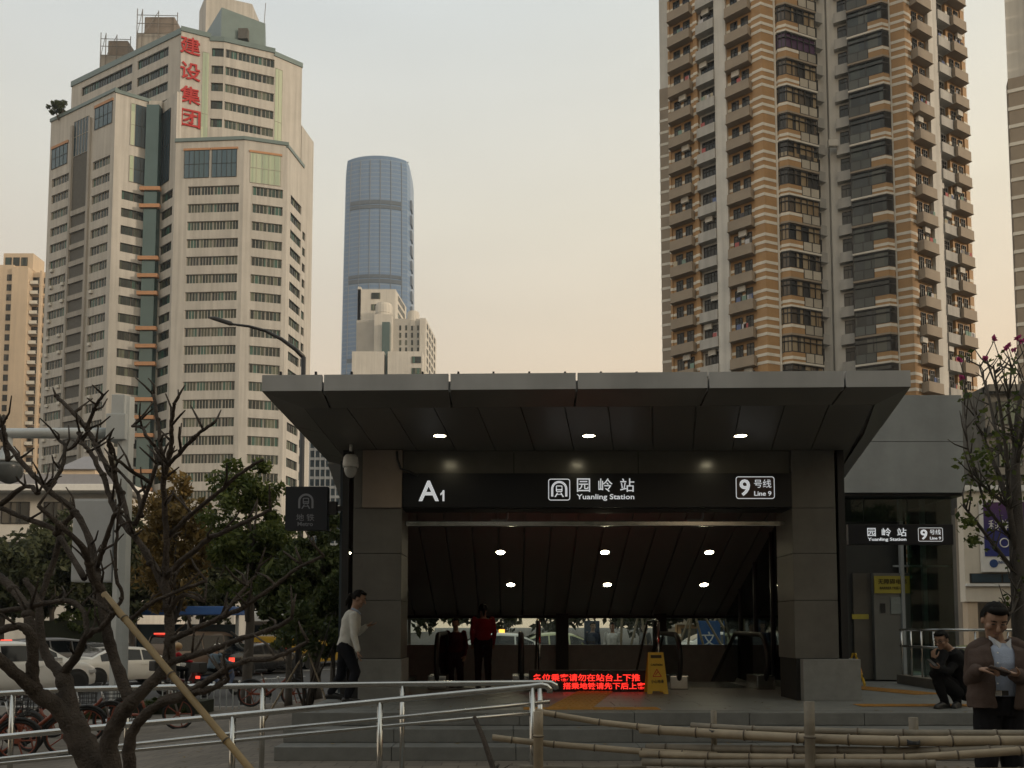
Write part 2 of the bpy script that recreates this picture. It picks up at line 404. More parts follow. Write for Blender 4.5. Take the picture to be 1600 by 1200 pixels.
# columns: core plus cladding stones with joints
for (xa, xb) in ((LX0,LX1),(RX0,RX1)):
    c = part('column', lambda b: b.box(xa+.015,xb-.015,COLY+.02,COLY+.75,PZ,SZ-.02), dark_seam)
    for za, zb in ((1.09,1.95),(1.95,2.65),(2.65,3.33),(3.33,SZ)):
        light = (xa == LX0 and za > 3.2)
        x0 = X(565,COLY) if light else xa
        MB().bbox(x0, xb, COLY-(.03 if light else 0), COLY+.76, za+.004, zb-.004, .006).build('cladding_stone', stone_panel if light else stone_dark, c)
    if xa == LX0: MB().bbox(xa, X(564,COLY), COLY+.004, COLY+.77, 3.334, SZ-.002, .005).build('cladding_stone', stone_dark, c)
part('plinth', lambda b: b.bbox(X(562,COLY),LX1+.02,COLY-.05,COLY+.8,PZ,1.085,.012), stone_plinth)
part('plinth', lambda b: b.bbox(X(1248,COLY),X(1337,COLY),COLY-.1,COLY+.85,PZ,1.085,.012), stone_plinth)
# lintel stones above the sign
xs = [LX1, X(803,COLY), X(1000,COLY), RX0]
for xa, xb in zip(xs[:-1], xs[1:]):
    part('lintel_stone', lambda b: b.bbox(xa+.004,xb-.004,COLY+.06,COLY+.4,3.6,SZ,.006), mat('lintel_polished',(.12,.115,.10),.2,var=.15,scale=2.2,spec=.6))
part('lintel_beam', lambda b: b.box(LX1,RX0,COLY+.1,COLY+.5,3.33,SZ-.01), dark_seam)
part('shutter_rail', lambda b: b.bbox(LX1+.01,RX0-.01,COLY+.3,COLY+.38,3.10,3.175,.01), steel)
# --- canopy: corners measured in the photograph
FYC = 9.5; ZB, ZT = 4.31, 4.50
cFL = Vector((at(409,608,FYC).x, FYC)); cFR = Vector((at(1423,597,9.32).x, 9.32))
cBL = Vector((at(560,745,14.6).x-.35, 14.6)); cBR = Vector((at(1318,735,15.2).x, 15.2))
def lerp(a,b,t): return a+(b-a)*t
def canopy_pt(s, t, inset=0.):     # s across 0..1, t depth 0..1
    a = lerp(cFL,cFR,s); c = lerp(cBL,cBR,s); return lerp(a,c,t)
jpx = [409,506,706,906,1111,1322,1423]
js = [(p-409)/(1423-409) for p in jpx]
IN = .40     # width of the sloping edge band
def inner(s): # front edge of the flat soffit
    a = lerp(cFL,cFR,s); return Vector((a.x, a.y+IN))
sL = (inner(0).x + .42 - cFL.x)/(cFR.x-cFL.x)
g = .012
for i in range(6):
    s0, s1 = js[i], js[i+1]
    A, B = lerp(cFL,cFR,s0), lerp(cFL,cFR,s1)
    A = A + Vector((g if i else 0,0)); B = B - Vector((g if i<5 else 0,0))
    def f1(b): b.hexa([(A.x,A.y,ZB),(B.x,B.y,ZB),(B.x,B.y+.06,ZB),(A.x,A.y+.06,ZB),(A.x,A.y,ZT),(B.x,B.y,ZT),(B.x,B.y+.06,ZT),(A.x,A.y+.06,ZT)])
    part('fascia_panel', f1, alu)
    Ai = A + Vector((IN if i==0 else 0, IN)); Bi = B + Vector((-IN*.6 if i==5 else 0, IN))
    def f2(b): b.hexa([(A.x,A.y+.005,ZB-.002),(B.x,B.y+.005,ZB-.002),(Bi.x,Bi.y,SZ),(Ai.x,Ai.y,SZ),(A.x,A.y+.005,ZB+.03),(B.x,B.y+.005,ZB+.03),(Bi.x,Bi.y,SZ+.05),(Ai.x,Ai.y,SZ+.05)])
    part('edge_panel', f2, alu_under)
# side edges: vertical band and sloping band in three lengths
for sd_, (P0, P1) in enumerate(((cFL,cBL),(cFR,cBR))):
    sgn = 1 if sd_==0 else -1; wi = IN if sd_==0 else IN*.6
    for k in range(3):
        a = lerp(P0,P1,k/3); c = lerp(P0,P1,(k+1)/3)-Vector((0,.012))
        if k == 0: a = a+Vector((0,.063))
        ain = lerp(P0,P1,k/3)+Vector((sgn*wi, IN if k==0 else 0)); cin = c+Vector((sgn*wi,0))
        pts = [(a.x,a.y,ZB),(a.x+sgn*.05,a.y,ZB),(c.x+sgn*.05,c.y,ZB),(c.x,c.y,ZB)]
        if sd_==1: pts = pts[::-1]
        part('fascia_panel', lambda b: b.hexa(pts+[(p[0],p[1],ZT) for p in pts]), alu)
        a0 = lerp(P0,P1,k/3) if k==0 else a
        q = [(a0.x,a0.y+.006,ZB-.002),(ain.x,ain.y,SZ),(cin.x,cin.y,SZ),(c.x,c.y,ZB-.002)]
        if sd_==1: q = q[::-1]
        part('edge_panel', lambda b: b.hexa(q+[(p[0],p[1],p[2]+.04) for p in q]), alu_under)
# flat soffit: planks with open joints running front to back
yF = FYC+IN; NP = 13
for k in range(NP):
    x0a = lerp(cFL.x+IN, cFR.x-IN*.6, k/NP); x1a = lerp(cFL.x+IN, cFR.x-IN*.6, (k+1)/NP)-.012
    eL = lerp(cFL.x,cBL.x,(13.68-cFL.y)/(cBL.y-cFL.y)); eR = lerp(cFR.x,cBR.x,(13.68-cFR.y)/(cBR.y-cFR.y))
    x0b = lerp(eL+IN, eR-IN*.6, k/NP); x1b = lerp(eL+IN, eR-IN*.6, (k+1)/NP)-.012
    z = SZ+.001+random.uniform(0,.004); yf = yF+ .0 - .16*(k/NP)
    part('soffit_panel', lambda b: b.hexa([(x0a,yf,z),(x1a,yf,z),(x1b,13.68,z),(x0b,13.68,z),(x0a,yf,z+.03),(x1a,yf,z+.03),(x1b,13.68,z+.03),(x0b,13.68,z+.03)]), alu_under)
# roof deck above everything, and its small lugs
part('roof_deck', lambda b: b.hexa([(cFL.x+.05,cFL.y+.07,4.3),(cFR.x-.05,cFR.y+.07,4.3),(cBR.x-.06,cBR.y,4.3),(cBL.x+.06,cBL.y,4.3),(cFL.x+.05,cFL.y+.07,4.43),(cFR.x-.05,cFR.y+.07,4.43),(cBR.x-.06,cBR.y,4.43),(cBL.x+.06,cBL.y,4.43)]), alu)
for p in (438,493,549,660,716,771,827,883,939,995,1350,1400):
    c = at(p,590,9.6); part('roof_lug', lambda b: b.box(c.x-.012,c.x+.012,9.6,9.64,4.42,4.575), black_metal)
# --- interior: inclined ceiling planks, side glass, parapet, roof
IX0, IX1 = -2.72, 5.2
c0 = (13.68, SZ); c1 = (19.2, 1.76)
NP = 16
for k in range(NP):
    xa = lerp(IX0,IX1,k/NP); xb = lerp(IX0,IX1,(k+1)/NP)-.03
    part('ceiling_panel', lambda b: b.hexa([(xa,c0[0],c0[1]),(xb,c0[0],c0[1]),(xb,c1[0],c1[1]),(xa,c1[0],c1[1]),(xa,c0[0],c0[1]+.05),(xb,c0[0],c0[1]+.05),(xb,c1[0],c1[1]+.05),(xa,c1[0],c1[1]+.05)]), mat('ceiling_metal',(.27,.275,.265),.42,metal=.2,var=.08,scale=1.2))
part('sloping_roof', lambda b: b.hexa([(IX0-.35,13.6,SZ+.06),(IX1+.3,13.6,SZ+.06),(IX1+.3,19.4,1.84),(IX0-.35,19.4,1.84),(IX0-.35,13.6,SZ+.2),(IX1+.3,13.6,SZ+.2),(IX1+.3,19.4,2.05),(IX0-.35,19.4,2.05)]), alu)
part('back_parapet', lambda b: b.box(IX0,IX1,19.2,19.4,-3.6,1.15), stone_plinth)
part('back_glass', lambda b: b.box(IX0,IX1,19.28,19.30,1.15,1.86), mat_glass('back_glass',(.85,.9,.88),.0))
for px in (878,1030): 
    x = at(px,985,19.1).x; part('back_post', lambda b: b.box(x-.14,x+.14,18.95,19.19,-3.,1.9), dark_seam)
part('back_beam', lambda b: b.box(IX0,IX1,19.05,19.4,1.765,1.95), dark_seam)
for sgn, xw in ((-1,LX0-.12),(1,RX1+.1)):
    # outer glazed side wall with mullions
    ys = [12.3,13.4,14.5,15.6,16.7,17.8,19.2]
    for ya, yb in zip(ys[:-1], ys[1:]):
        za = SZ if ya < 13.6 else SZ-.443*(ya-13.68); zb = SZ if yb < 13.6 else SZ-.443*(yb-13.68)
        part('glass_panel', lambda b: b.hexa([(xw-.01,ya+.02,PZ+.1),(xw+.01,ya+.02,PZ+.1),(xw+.01,yb-.02,PZ+.1),(xw-.01,yb-.02,PZ+.1),(xw-.01,ya+.02,za),(xw+.01,ya+.02,za),(xw+.01,yb-.02,zb),(xw-.01,yb-.02,zb)]), glass_dark)
        part('mullion', lambda b: b.box(xw-.05,xw+.05,ya-.03,ya+.03,PZ,za), black_metal)
    part('glass_kerb', lambda b: b.box(xw-.09,xw+.09,12.3,19.4,-3.5,PZ+.1), stone_plinth)
    xi = IX0+.0 if sgn<0 else IX1
    for ya, yb in zip([13.05,14.1,15.2,16.3,17.4,18.4],[14.1,15.2,16.3,17.4,18.4,19.2]):
        zt = min(SZ, SZ-.443*(ya-13.68)); zt2 = min(SZ, SZ-.443*(yb-13.68))
        part('inner_wall_panel', lambda b: b.hexa([(xi-.02,ya+.01,-3.4),(xi+.02,ya+.01,-3.4),(xi+.02,yb-.01,-3.4),(xi-.02,yb-.01,-3.4),(xi-.02,ya+.01,zt),(xi+.02,ya+.01,zt),(xi+.02,yb-.01,zt2),(xi-.02,yb-.01,zt2)]), blue_inner)
# stairs going down between the escalators
stp = thing('stairway', 'dark stairway going down between the two escalators', 'stairs', (1.9,16.3,PZ))
for k in range(14):
    part('stair_step', lambda b: b.box(-2.6,5.1,16.3+.3*k,16.3+.3*(k+1)+.02,-3.6,PZ-.16*(k+1)), granite, stp)
# cables and camera on the lintel
part('cable', lambda b: b.tube([at(620,705,12.2),at(621,718,12.18),at(626,732,12.17),at(640,737,12.17),at(653,743,12.17)], .018, 8), black_metal)

# dome camera hanging at the canopy corner
p = at(548,725,11.9)
dc = thing('dome_camera', 'white dome security camera hanging under the canopy beside the left column', 'camera', (p.x,11.9,SZ))
part('drop_pipe', lambda b: b.tube([(p.x,11.9,SZ+.01),(p.x,11.9,at(548,705,11.9).z)], .022, 10), white_paint, dc, True)
zc = at(548,728,11.9).z
part('housing', lambda b: b.lathe([(.03,.17),(.075,.16),(.105,.12),(.115,.02),(.113,-.02)],20,Matrix.Translation((p.x,11.9,zc))), white_paint, dc, True)
part('dome', lambda b: b.lathe([(.098,-.018),(.095,-.07),(.075,-.13),(.045,-.165),(.008,-.178)],20,Matrix.Translation((p.x,11.9,zc))), mat('dome_plastic',(.42,.43,.42),.2,var=.05), dc, True)
# bracket cameras behind the lintel
for k,(px,py) in enumerate(((783,815),(1088,815))):
    q = at(px,py,13.0)
    o = thing('bracket_camera', ('grey bullet camera on a bent bracket behind the sign, %s' % ('over the left escalator','over the right escalator')[k]), 'camera', q)
    part('bracket', lambda b: b.tube([(q.x+.1,13,SZ),(q.x+.1,13,q.z+.06),(q.x+.06,13,q.z)], .02, 8), grey_paint, o, True)
    part('camera_body', lambda b: b.bbox(q.x-.16,q.x+.09,12.95,13.06,q.z-.06,q.z+.03,.015), grey_paint, o)

# downlights
def downlight(px, py, Y, z, tilt, label, group):
    x = at(px,py,Y).x
    o = thing('downlight', label, 'ceiling lamp', (x,Y,z), 0, group)
    T = Matrix.Translation((x,Y,z)) @ Matrix.Rotation(tilt,4,'X')
    MB().lathe([(.105,.02),(.105,-.012),(.088,-.012),(.088,-.002)],24,T).build('trim_ring', steel, o, True)
    MB().lathe([(.086,-.003),(.086,-.006)],24,T).build('lamp_disc', lamp_glow, o)
for px,py in ((687,677.5),(920,676),(1157,675)):
    downlight(px,py,11.3,SZ-.002,0,'round lit downlight in the canopy soffit in front of the station sign','soffit downlights')
for Y,pys,lb,gr in ((16.3,((782,861),(945,861),(1108,861)),'round lit downlight in the upper row of the sloping ceiling','sloping ceiling downlights, upper row'),(17.6,((798,912.5),(949,912.5),(1100,912.5)),'round lit downlight in the lower row of the sloping ceiling','sloping ceiling downlights, lower row')):
    for px,py in pys: downlight(px,py,Y,SZ-.443*(Y-13.68)-.008,-math.atan(.443),lb,gr)
for px,py,Y,lb in ((545,863,12.6,'small lit spot lamp on the outer glass beside the left column'),(1315,859,12.6,'small lit spot lamp on the outer glass beside the right column')):
    q = at(px,py,Y); o = thing('spot_lamp', lb, 'lamp', q)
    MB().ball(q,.035,8).build('bulb', lamp_glow, o, True); MB().lathe([(.045,0),(.05,.05),(.03,.08)],12,Matrix.Translation(q)).build('cap', black_metal, o, True)

# ------------------------------------------------ signs
def rrect(b, cx, cz, w, h, r, y, t, n=5, rim=None):
    """rounded rectangle outline (ring of width rim) facing -Y"""
    def loop(w,h,r):
        pts=[]
        for (sx,sz,a0) in ((1,1,0),(-1,1,90),(-1,-1,180),(1,-1,270)):
            for k in range(n+1):
                a=R(a0+90*k/n); pts.append((cx+sx*(w/2-r)+r*math.cos(a), cz+sz*(h/2-r)+r*math.sin(a)))
        return pts
    A=loop(w,h,r)
    if rim:
        B=loop(w-2*rim,h-2*rim,max(.001,r-rim)); m=len(A)
        b.add([(p[0],y,p[1]) for p in A]+[(p[0],y,p[1]) for p in B],[(i,(i+1)%m,(i+1)%m+m,i+m) for i in range(m)])
    else:
        m=len(A); b.add([(p[0],y,p[1]) for p in A]+[(p[0],y+t,p[1]) for p in A],[tuple(range(m))]+[(i,i+m,(i+1)%m+m,(i+1)%m) for i in range(m)])
def metro_logo(cx, cz, s, y, m, parent, frame=True):
    b = MB()
    if frame: rrect(b, cx, cz, s, s, s*.12, y, 0, rim=s*.04)
    def arc(r0,r1,a0,a1,n=16,base=0):
        vs=[];fs=[]
        for i in range(n+1):
            a=R(a0+(a1-a0)*i/n)
            vs += [(cx+r0*math.cos(a),y,cz+base+r0*math.sin(a)),(cx+r1*math.cos(a),y,cz+base+r1*math.sin(a))]
        fs=[(2*i,2*i+1,2*i+3,2*i+2) for i in range(n)]; b.add(vs,fs)
    arc(s*.27,s*.37,0,180,base=s*.03)
    for sg in (-1,1):
        x0=cx+sg*s*.27; x1=cx+sg*s*.37; b.add([(x0,y,cz-s*.32),(x1,y,cz-s*.32),(x1,y,cz+s*.03),(x0,y,cz+s*.03)],[(0,1,2,3)])
    # train front: body ring with window, headlights and rails
    rrect(b,cx,cz+s*.04,s*.3,s*.3,s*.05,y,0,rim=s*.045)
    b.add([(cx-s*.12,y,cz-s*.03),(cx+s*.12,y,cz-s*.03),(cx+s*.12,y,cz+s*.02),(cx-s*.12,y,cz+s*.02)],[(0,1,2,3)])
    for sg in (-1,1):
        b.add([(cx+sg*s*.05,y,cz-s*.14),(cx+sg*s*.1,y,cz-s*.14),(cx+sg*s*.22,y,cz-s*.34),(cx+sg*s*.15,y,cz-s*.34)],[(0,1,2,3)])
    b.add([(cx-s*.1,y,cz-s*.235),(cx+s*.1,y,cz-s*.235),(cx+s*.1,y,cz-s*.2),(cx-s*.1,y,cz-s*.2)],[(0,1,2,3)])
    return b.build('metro_emblem', m, parent)
def line_badge(cx, cz, w, h, y, m, parent):
    b = MB(); rrect(b,cx,cz,w,h,h*.12,y-.001,0,rim=h*.035); b.build('badge_outline', m, parent)
    b = MB(); rrect(b,cx,cz,w*.985,h*.97,h*.1,y+.001,.003); b.build('badge_plate', mat('badge_brown',(.075,.05,.045),.4,var=0), parent)
    lettering('9', cx-w*.27, y-.004, cz, w*.27, h*.74, m, parent, fat=.02)
    lettering('号线', cx+w*.19, y-.004, cz+h*.18, w*.44, h*.37, m, parent)
    lettering('Line 9', cx+w*.19, y-.004, cz-h*.26, w*.44, h*.21, m, parent, fat=.012)
SY = COLY+.02
z0, z1 = at(935,793,SY).z, at(935,740,SY).z
sg_ = thing('station_sign', 'long black entrance sign reading A1, the station name and Line 9', 'sign', ((LX1+RX0)/2,SY,z0))
part('sign_board', lambda b: b.bbox(LX1+.005,RX0-.005,SY-.03,SY+.12,z0,z1,.006), black_sign, sg_)
ly = SY-.033
def box_px(x0,x1,y0,y1,Y): a=at(x0,y1,Y); c=at(x1,y0,Y); return (a.x+c.x)/2,(a.z+c.z)/2,c.x-a.x,c.z-a.z
cx,cz,w_,h_ = box_px(654,686,751,783,ly); lettering('A',cx,ly,cz,w_,h_,white_glow,sg_,fat=.014)
cx,cz,w_,h_ = box_px(688,695,766,783,ly); MB().prism([(-.02,-.5),(.42,-.5),(.42,.5),(.02,.5),(-.08,.36),(-.5,.2),(-.5,.02),(-.02,.16)],0,.004,Matrix(((w_,0,0,cx),(0,0,1,ly-.002),(0,h_,0,cz),(0,0,0,1)))).build('lettering', white_glow, sg_)
cx,cz,w_,h_ = box_px(856.5,891,748,782,ly); metro_logo(cx,cz,h_,ly,white_glow,sg_)
for ch,xa,xb in (('园',901.5,922),('岭',935,957),('站',969,991)):
    cx,cz,w_,h_ = box_px(xa,xb,747.5,768.5,ly); lettering(ch,cx,ly,cz,w_,h_,white_glow,sg_,fat=.004)
cx,cz,w_,h_ = box_px(901,991,772,782.5,ly); lettering('Yuanling Station',cx,ly,cz,w_,h_,white_glow,sg_,fat=.016)
cx,cz,w_,h_ = box_px(1150,1210,744.5,779.5,ly); line_badge(cx,cz,w_,h_,ly,white_glow,sg_)

# projecting metro sign on a bracket at the left
MY = 12.6
cx,cz,w_,h_ = box_px(445,512,760,828,MY)
ms = thing('metro_box_sign', 'square dark metro sign box on a bracket from the left glass wall', 'sign', (cx,MY,cz-h_/2))
part('sign_box', lambda b: b.bbox(cx-w_/2,cx+w_/2,MY,MY+.16,cz-h_/2,cz+h_/2,.008), mat('dark_blue_sign',(.02,.024,.033),.35,var=.08), ms)
part('bracket', lambda b: (b.box(cx+w_/2,at(525,795,MY).x,MY+.03,MY+.13,at(520,803,MY).z,at(520,783,MY).z), b.box(at(525,790,MY).x,at(541,790,MY).x,MY+.05,MY+.11,at(520,797,MY).z,at(520,790,MY).z)), black_metal, ms)
a_,b_,c_,d_ = box_px(462,494,768,800,MY); metro_logo(a_,b_,d_,MY-.002,white_dull,ms,False)
a_,b_,c_,d_ = box_px(463,491,803,814,MY); lettering('地 铁',a_,MY-.003,b_,c_,d_,white_dull,ms)
a_,b_,c_,d_ = box_px(465,489,815.5,822,MY); lettering('Metro',a_,MY-.003,b_,c_,d_,white_dull,ms,fat=.01)

# ------------------------------------------------ escalators
def escalator(xa, xb, label):
    Y0 = 14.25
    o = thing('escalator', label, 'escalator', ((xa+xb)/2, Y0, PZ))
    for x in (xa, xb):
        def skirt(b): b.bbox(x-.16,x+.16,Y0+.1,Y0+.75,PZ,PZ+.24,.02)
        part('newel_base', skirt, steel, o)
        # glass balustrade with rounded newel, running level then down 30 degrees
        top = [(Y0+.42+.42*math.cos(a), PZ+.5+.45*math.sin(a)) for a in [R(270-180*i/10) for i in range(11)]]
        prof = top + [(Y0+2.0,PZ+.95),(Y0+6.,PZ+.95-2.2),(Y0+6.,PZ-2.2),(Y0+2.0,PZ+.1)]
        T = Matrix(((0,0,1,x),(1,0,0,0),(0,1,0,0),(0,0,0,1)))
        part('balustrade', lambda b: b.prism(prof,-.01,.01,T), glass_dark, o)
        path = [(x,p[0]-.0,p[1]) for p in top]+[(x,Y0+2.0,PZ+.96),(x,Y0+6.,PZ+.96-2.2)]
        part('handrail', lambda b: b.tube(path,.045,10), rubber, o, True)
    part('landing_plate', lambda b: b.box(xa+.17,xb-.17,Y0+.4,16.3,PZ+.002,PZ+.012), steel, o)
    for k in range(10):
        part('escalator_step', lambda b: b.box(xa+.17,xb-.17,16.3+.38*k,16.7+.38*k,PZ-2.4,PZ-.21*k-.02), black_metal, o)
escalator(X(683,14.4,1020), X(815,14.4,1020), 'escalator with black handrails beside the stair, on the side of the woman in red')
escalator(X(1060,14.4,1020), X(1195,14.4,1020), 'escalator with black handrails behind the yellow caution board')
for px,lb in ((843,'tall steel stair post with the LED board beside its foot'),(1029,'tall steel stair post beside the yellow caution board')):
    x = X(px,15.2,1000); o = thing('stair_handrail', lb, 'handrail', (x,15.2,PZ))
    part('post', lambda b: b.tube([(x,15.2,PZ),(x,15.2,at(px,972,15.2).z)],.028,10), steel, o, True)
    part('rail', lambda b: b.tube([(x,15.2,at(px,972,15.2).z),(x,15.5,at(px,968,15.2).z),(x,16.4,at(px,968,15.2).z),(x,19,PZ-.6)],.025,10), steel, o, True)
# LED message board on the floor
q = at(832,1078,13.9); LWD = at(1012,1078,13.9).x-q.x
led = thing('led_board', 'low black LED board with two lines of red scrolling characters', 'LED display', (q.x+LWD/2,13.9,PZ))
part('case', lambda b: b.bbox(q.x-.06,q.x+LWD+.03,13.9,14.0,PZ,PZ+.36,.01), black_metal, led)
for (tx,xa,xb,ya,yb) in (('各位乘客请勿在站台上下推',833,1000,1053,1064.5),('搭乘地铁请先下后上客',880,1008,1066.5,1077)):
    a_,b_,c_,d_ = box_px(xa,xb,ya,yb,13.895); lettering(tx,a_,13.895,b_,c_,d_,led_red,led,fat=.012)
q = at(632,1058,14.2); o = thing('led_reflection', 'small glowing red ball for an LED reflection low behind the left column', 'lamp', (q.x,14.2,PZ))
MB().ball(q,.045,8).build('red_glow_ball', led_red, o, True); MB().box(q.x-.04,q.x+.04,14.2,14.28,PZ,q.z+.05).build('post', black_metal, o)  # red LED reflection, built as a small glowing ball on a post

# LED board on the inner side of the lintel, facing the people coming up
il = thing('inner_led_board', 'red LED board hung behind the lintel facing into the station', 'LED display', (at(930,800,12.9).x,12.9,3.35))
part('case', lambda b: b.bbox(at(930,800,12.9).x-.85,at(930,800,12.9).x+.85,12.82,12.92,3.34,3.76,.01), black_metal, il)
lettering('欢迎乘坐地铁请注意安全',0,0,0,1.6,.3,mat('led_red_inner',(.3,.01,.01),.4,var=0,emit=(1,.03,.02),estr=4.6),il,fat=.02,M=Matrix.Translation((at(930,800,12.9).x,12.93,3.55)) @ Matrix.Rotation(R(180),4,'Z'))
# caution boards
def caution(px0, px1, pyb, pyt, label, rz):
    xm = (px0+px1)/2; p = onground(xm, pyb, 0)
    d = at(xm,pyb,1)-Vector((0,0,EYE)); Y = (PZ-EYE)/d.z; p = at(xm,pyb,Y)
    o = thing('caution_board', label, 'caution sign', (p.x,Y,PZ), rz)
    wb = (px1-px0)*mpp(Y); ht = (pyb-pyt)*mpp(Y); wt = wb*.72
    M = MW[o.name]
    for s in (-1,1):
        b = MB(); y0 = s*.17; t = .012
        b.add([(-wb/2,y0-t,0),(-wb*.28,y0-t,0),(-wb*.24,y0*.96-t,.045),(wb*.24,y0*.96-t,.045),(wb*.28,y0-t,0),(wb/2,y0-t,0),(wt/2,s*.02-t,ht),(-wt/2,s*.02-t,ht),
               (-wb/2,y0+t,0),(-wb*.28,y0+t,0),(-wb*.24,y0*.96+t,.045),(wb*.24,y0*.96+t,.045),(wb*.28,y0+t,0),(wb/2,y0+t,0),(wt/2,s*.02+t,ht),(-wt/2,s*.02+t,ht)],
              [(0,1,2,3,4,5,6,7),(15,14,13,12,11,10,9,8)]+[(i,i+8,(i+1)%8+8,(i+1)%8) for i in range(8)], M)
        b.build('panel', yellow_plastic, o)
    tilt = math.atan2(.15, ht)
    def dec(z): return M @ Matrix.Translation((0,-.17+.15*z/ht-.016,z)) @ Matrix.Rotation(-tilt,4,'X')
    MB().box(-wt*.36,wt*.36,-.003,0,-.025,.025,dec(ht*.9)).build('grip_slot', printm, o)
    lettering('CAUTION',0,0,0,wt*.78,.035,printm,o,fat=.01,M=dec(ht*.7))
    lettering('小心地滑',0,0,0,wt*.85,.06,printm,o,fat=.01,M=dec(ht*.3))
    b = MB(); T = dec(ht*.49)
    for (xa,za,xb,zb) in ((-.07,-.05,0,.07),(0,.07,.07,-.05),(-.07,-.05,.07,-.05),(-.03,-.03,.02,.03)):
        dx,dz = xb-xa,zb-za; l_ = math.hypot(dx,dz); nx,nz_ = -dz/l_*.006,dx/l_*.006
        b.add([(xa+nx,-.002,za+nz_),(xb+nx,-.002,zb+nz_),(xb-nx,-.002,zb-nz_),(xa-nx,-.002,za-nz_)],[(0,1,2,3)],T)
    b.build('warning_symbol', red_print, o)
caution(1009,1041,1083,1020,'yellow folding caution board standing before the right escalator',0)
caution(1326,1346,1071,1021,'yellow folding caution board turned sideways behind the right plinth',R(62))

# ================================================================= lift house
LYF = 16.6
lx0, lx1 = X(1290,LYF,700), at(1505,690,LYF).x
lz0, lz1 = at(1420,770,LYF).z, at(1420,621,LYF).z
lift = thing('lift_house', 'glazed lift house with a plain grey concrete top beside the canopy', 'lift building', ((lx0+lx1)/2,LYF,PZ))
zm = at(1420,690,LYF).z
xj = at(1437,690,LYF).x
part('head_core', lambda b: b.box(lx0+.03,lx1-.03,LYF+.03,LYF+3.2,lz0+.02,lz1-.03), dark_seam, lift)
for xa,xb,za,zb in ((lx0,lx1,lz0,zm),(lx0,lx1,zm,lz1)):
    part('concrete_panel', lambda b: b.bbox(xa+.003,xb-.003,LYF,LYF+.06,za+.005,zb-.005,.005), concrete, lift)
for za,zb in ((lz0,zm),(zm,lz1)):
    for ya in (LYF+.06,LYF+1.7):
        part('concrete_panel', lambda b: b.bbox(lx1-.06,lx1,ya+.003,ya+1.6,za+.005,zb-.005,.005), concrete, lift)
part('roof_slab', lambda b: b.box(lx0,lx1,LYF+.001,LYF+3.25,lz1-.004,lz1+.05), concrete, lift)
part('head_soffit', lambda b: b.box(lx0,lx1,LYF+.07,LYF+3.25,lz0-.05,lz0+.018), black_metal, lift)
GX = at(1503,900,LYF).x
xs = [lx0, X(1362,LYF), X(1432,LYF), GX]
for i,(xa,xb) in enumerate(zip(xs[:-1],xs[1:])):
    part('glass_panel', lambda b: b.box(xa+.01,xb-.01,LYF+.3,LYF+.32,at(1400,812,LYF).z if i<2 else PZ+.1,lz0-.05), glass_side, lift)
for ya in (LYF+.34,LYF+1.3,LYF+2.3):
    part('glass_panel', lambda b: b.box(GX-.02,GX,ya,ya+.94,PZ+.1,lz0-.05), glass_side, lift)
part('steel_post', lambda b: b.box(X(1423,LYF),X(1428,LYF),LYF+.4,LYF+.5,PZ,lz0), grey_paint, lift)
part('steel_post', lambda b: b.box(X(1462,LYF),X(1468,LYF),LYF+.5,LYF+.6,PZ,lz0), grey_paint, lift)
part('lift_shaft', lambda b: b.box(lx0,X(1432,LYF),LYF+.62,LYF+3.,PZ,lz0-.05), mat('shaft_panel',(.05,.052,.05),.4,var=.15), lift)
part('back_wall', lambda b: b.box(X(1432,LYF),GX-.03,LYF+3.,LYF+3.1,PZ,lz0-.05), mat('shaft_blue',(.16,.26,.26),.35,var=.2), lift)
part('rail_bar', lambda b: b.box(X(1415,LYF),GX,LYF+.5,LYF+.55,at(1420,883,LYF).z,at(1420,880,LYF).z), grey_paint, lift)
dz1 = at(1390,893,LYF).z
ld = part('lift_door', lambda b: b.box(X(1334,LYF+.5),X(1364,LYF+.5),LYF+.55,LYF+.615,PZ+.002,dz1), mat('lift_door_steel',(.15,.145,.13),.35,metal=.6,var=.1), lift)
lj = part('door_surround', lambda b: b.box(X(1366,LYF+.4),X(1424,LYF+.4),LYF+.45,LYF+.615,PZ+.002,dz1), mat('lift_surround',(.2,.205,.195),.38,metal=.4,var=.1), lift)
cx,cz,w_,h_ = box_px(1366,1421,900,927,LYF+.45)
ln_ = part('notice_board', lambda b: b.box(cx-w_/2,cx+w_/2,LYF+.425,LYF+.445,cz-h_/2,cz+h_/2), mat('yellow_notice',(.42,.36,.05),.5,var=.1), lift)
lettering('无障碍电梯',cx,LYF+.422,cz+h_*.18,w_*.8,h_*.3,printm,ln_); lettering('BARRIER FREE LIFT',cx,LYF+.422,cz-h_*.2,w_*.7,h_*.14,printm,ln_)
cx,cz,w_,h_ = box_px(1392,1412,933,959,LYF+.45)
part('notice_sheet', lambda b: b.box(cx-w_/2,cx+w_/2,LYF+.43,LYF+.445,cz-h_/2,cz+h_/2), mat('notice_paper',(.25,.28,.27),.5,var=.15,scale=14), lift)
part('call_panel', lambda b: b.box(X(1376,LYF+.4),X(1383,LYF+.4),LYF+.43,LYF+.446,at(1380,957,LYF).z,at(1380,942,LYF).z), black_metal, lift)
part('door_label', lambda b: b.box(X(1331,LYF+.5),X(1357,LYF+.5),LYF+.54,LYF+.549,at(1345,967,LYF).z,at(1345,959,LYF).z), MATS['yellow_notice'], lift)
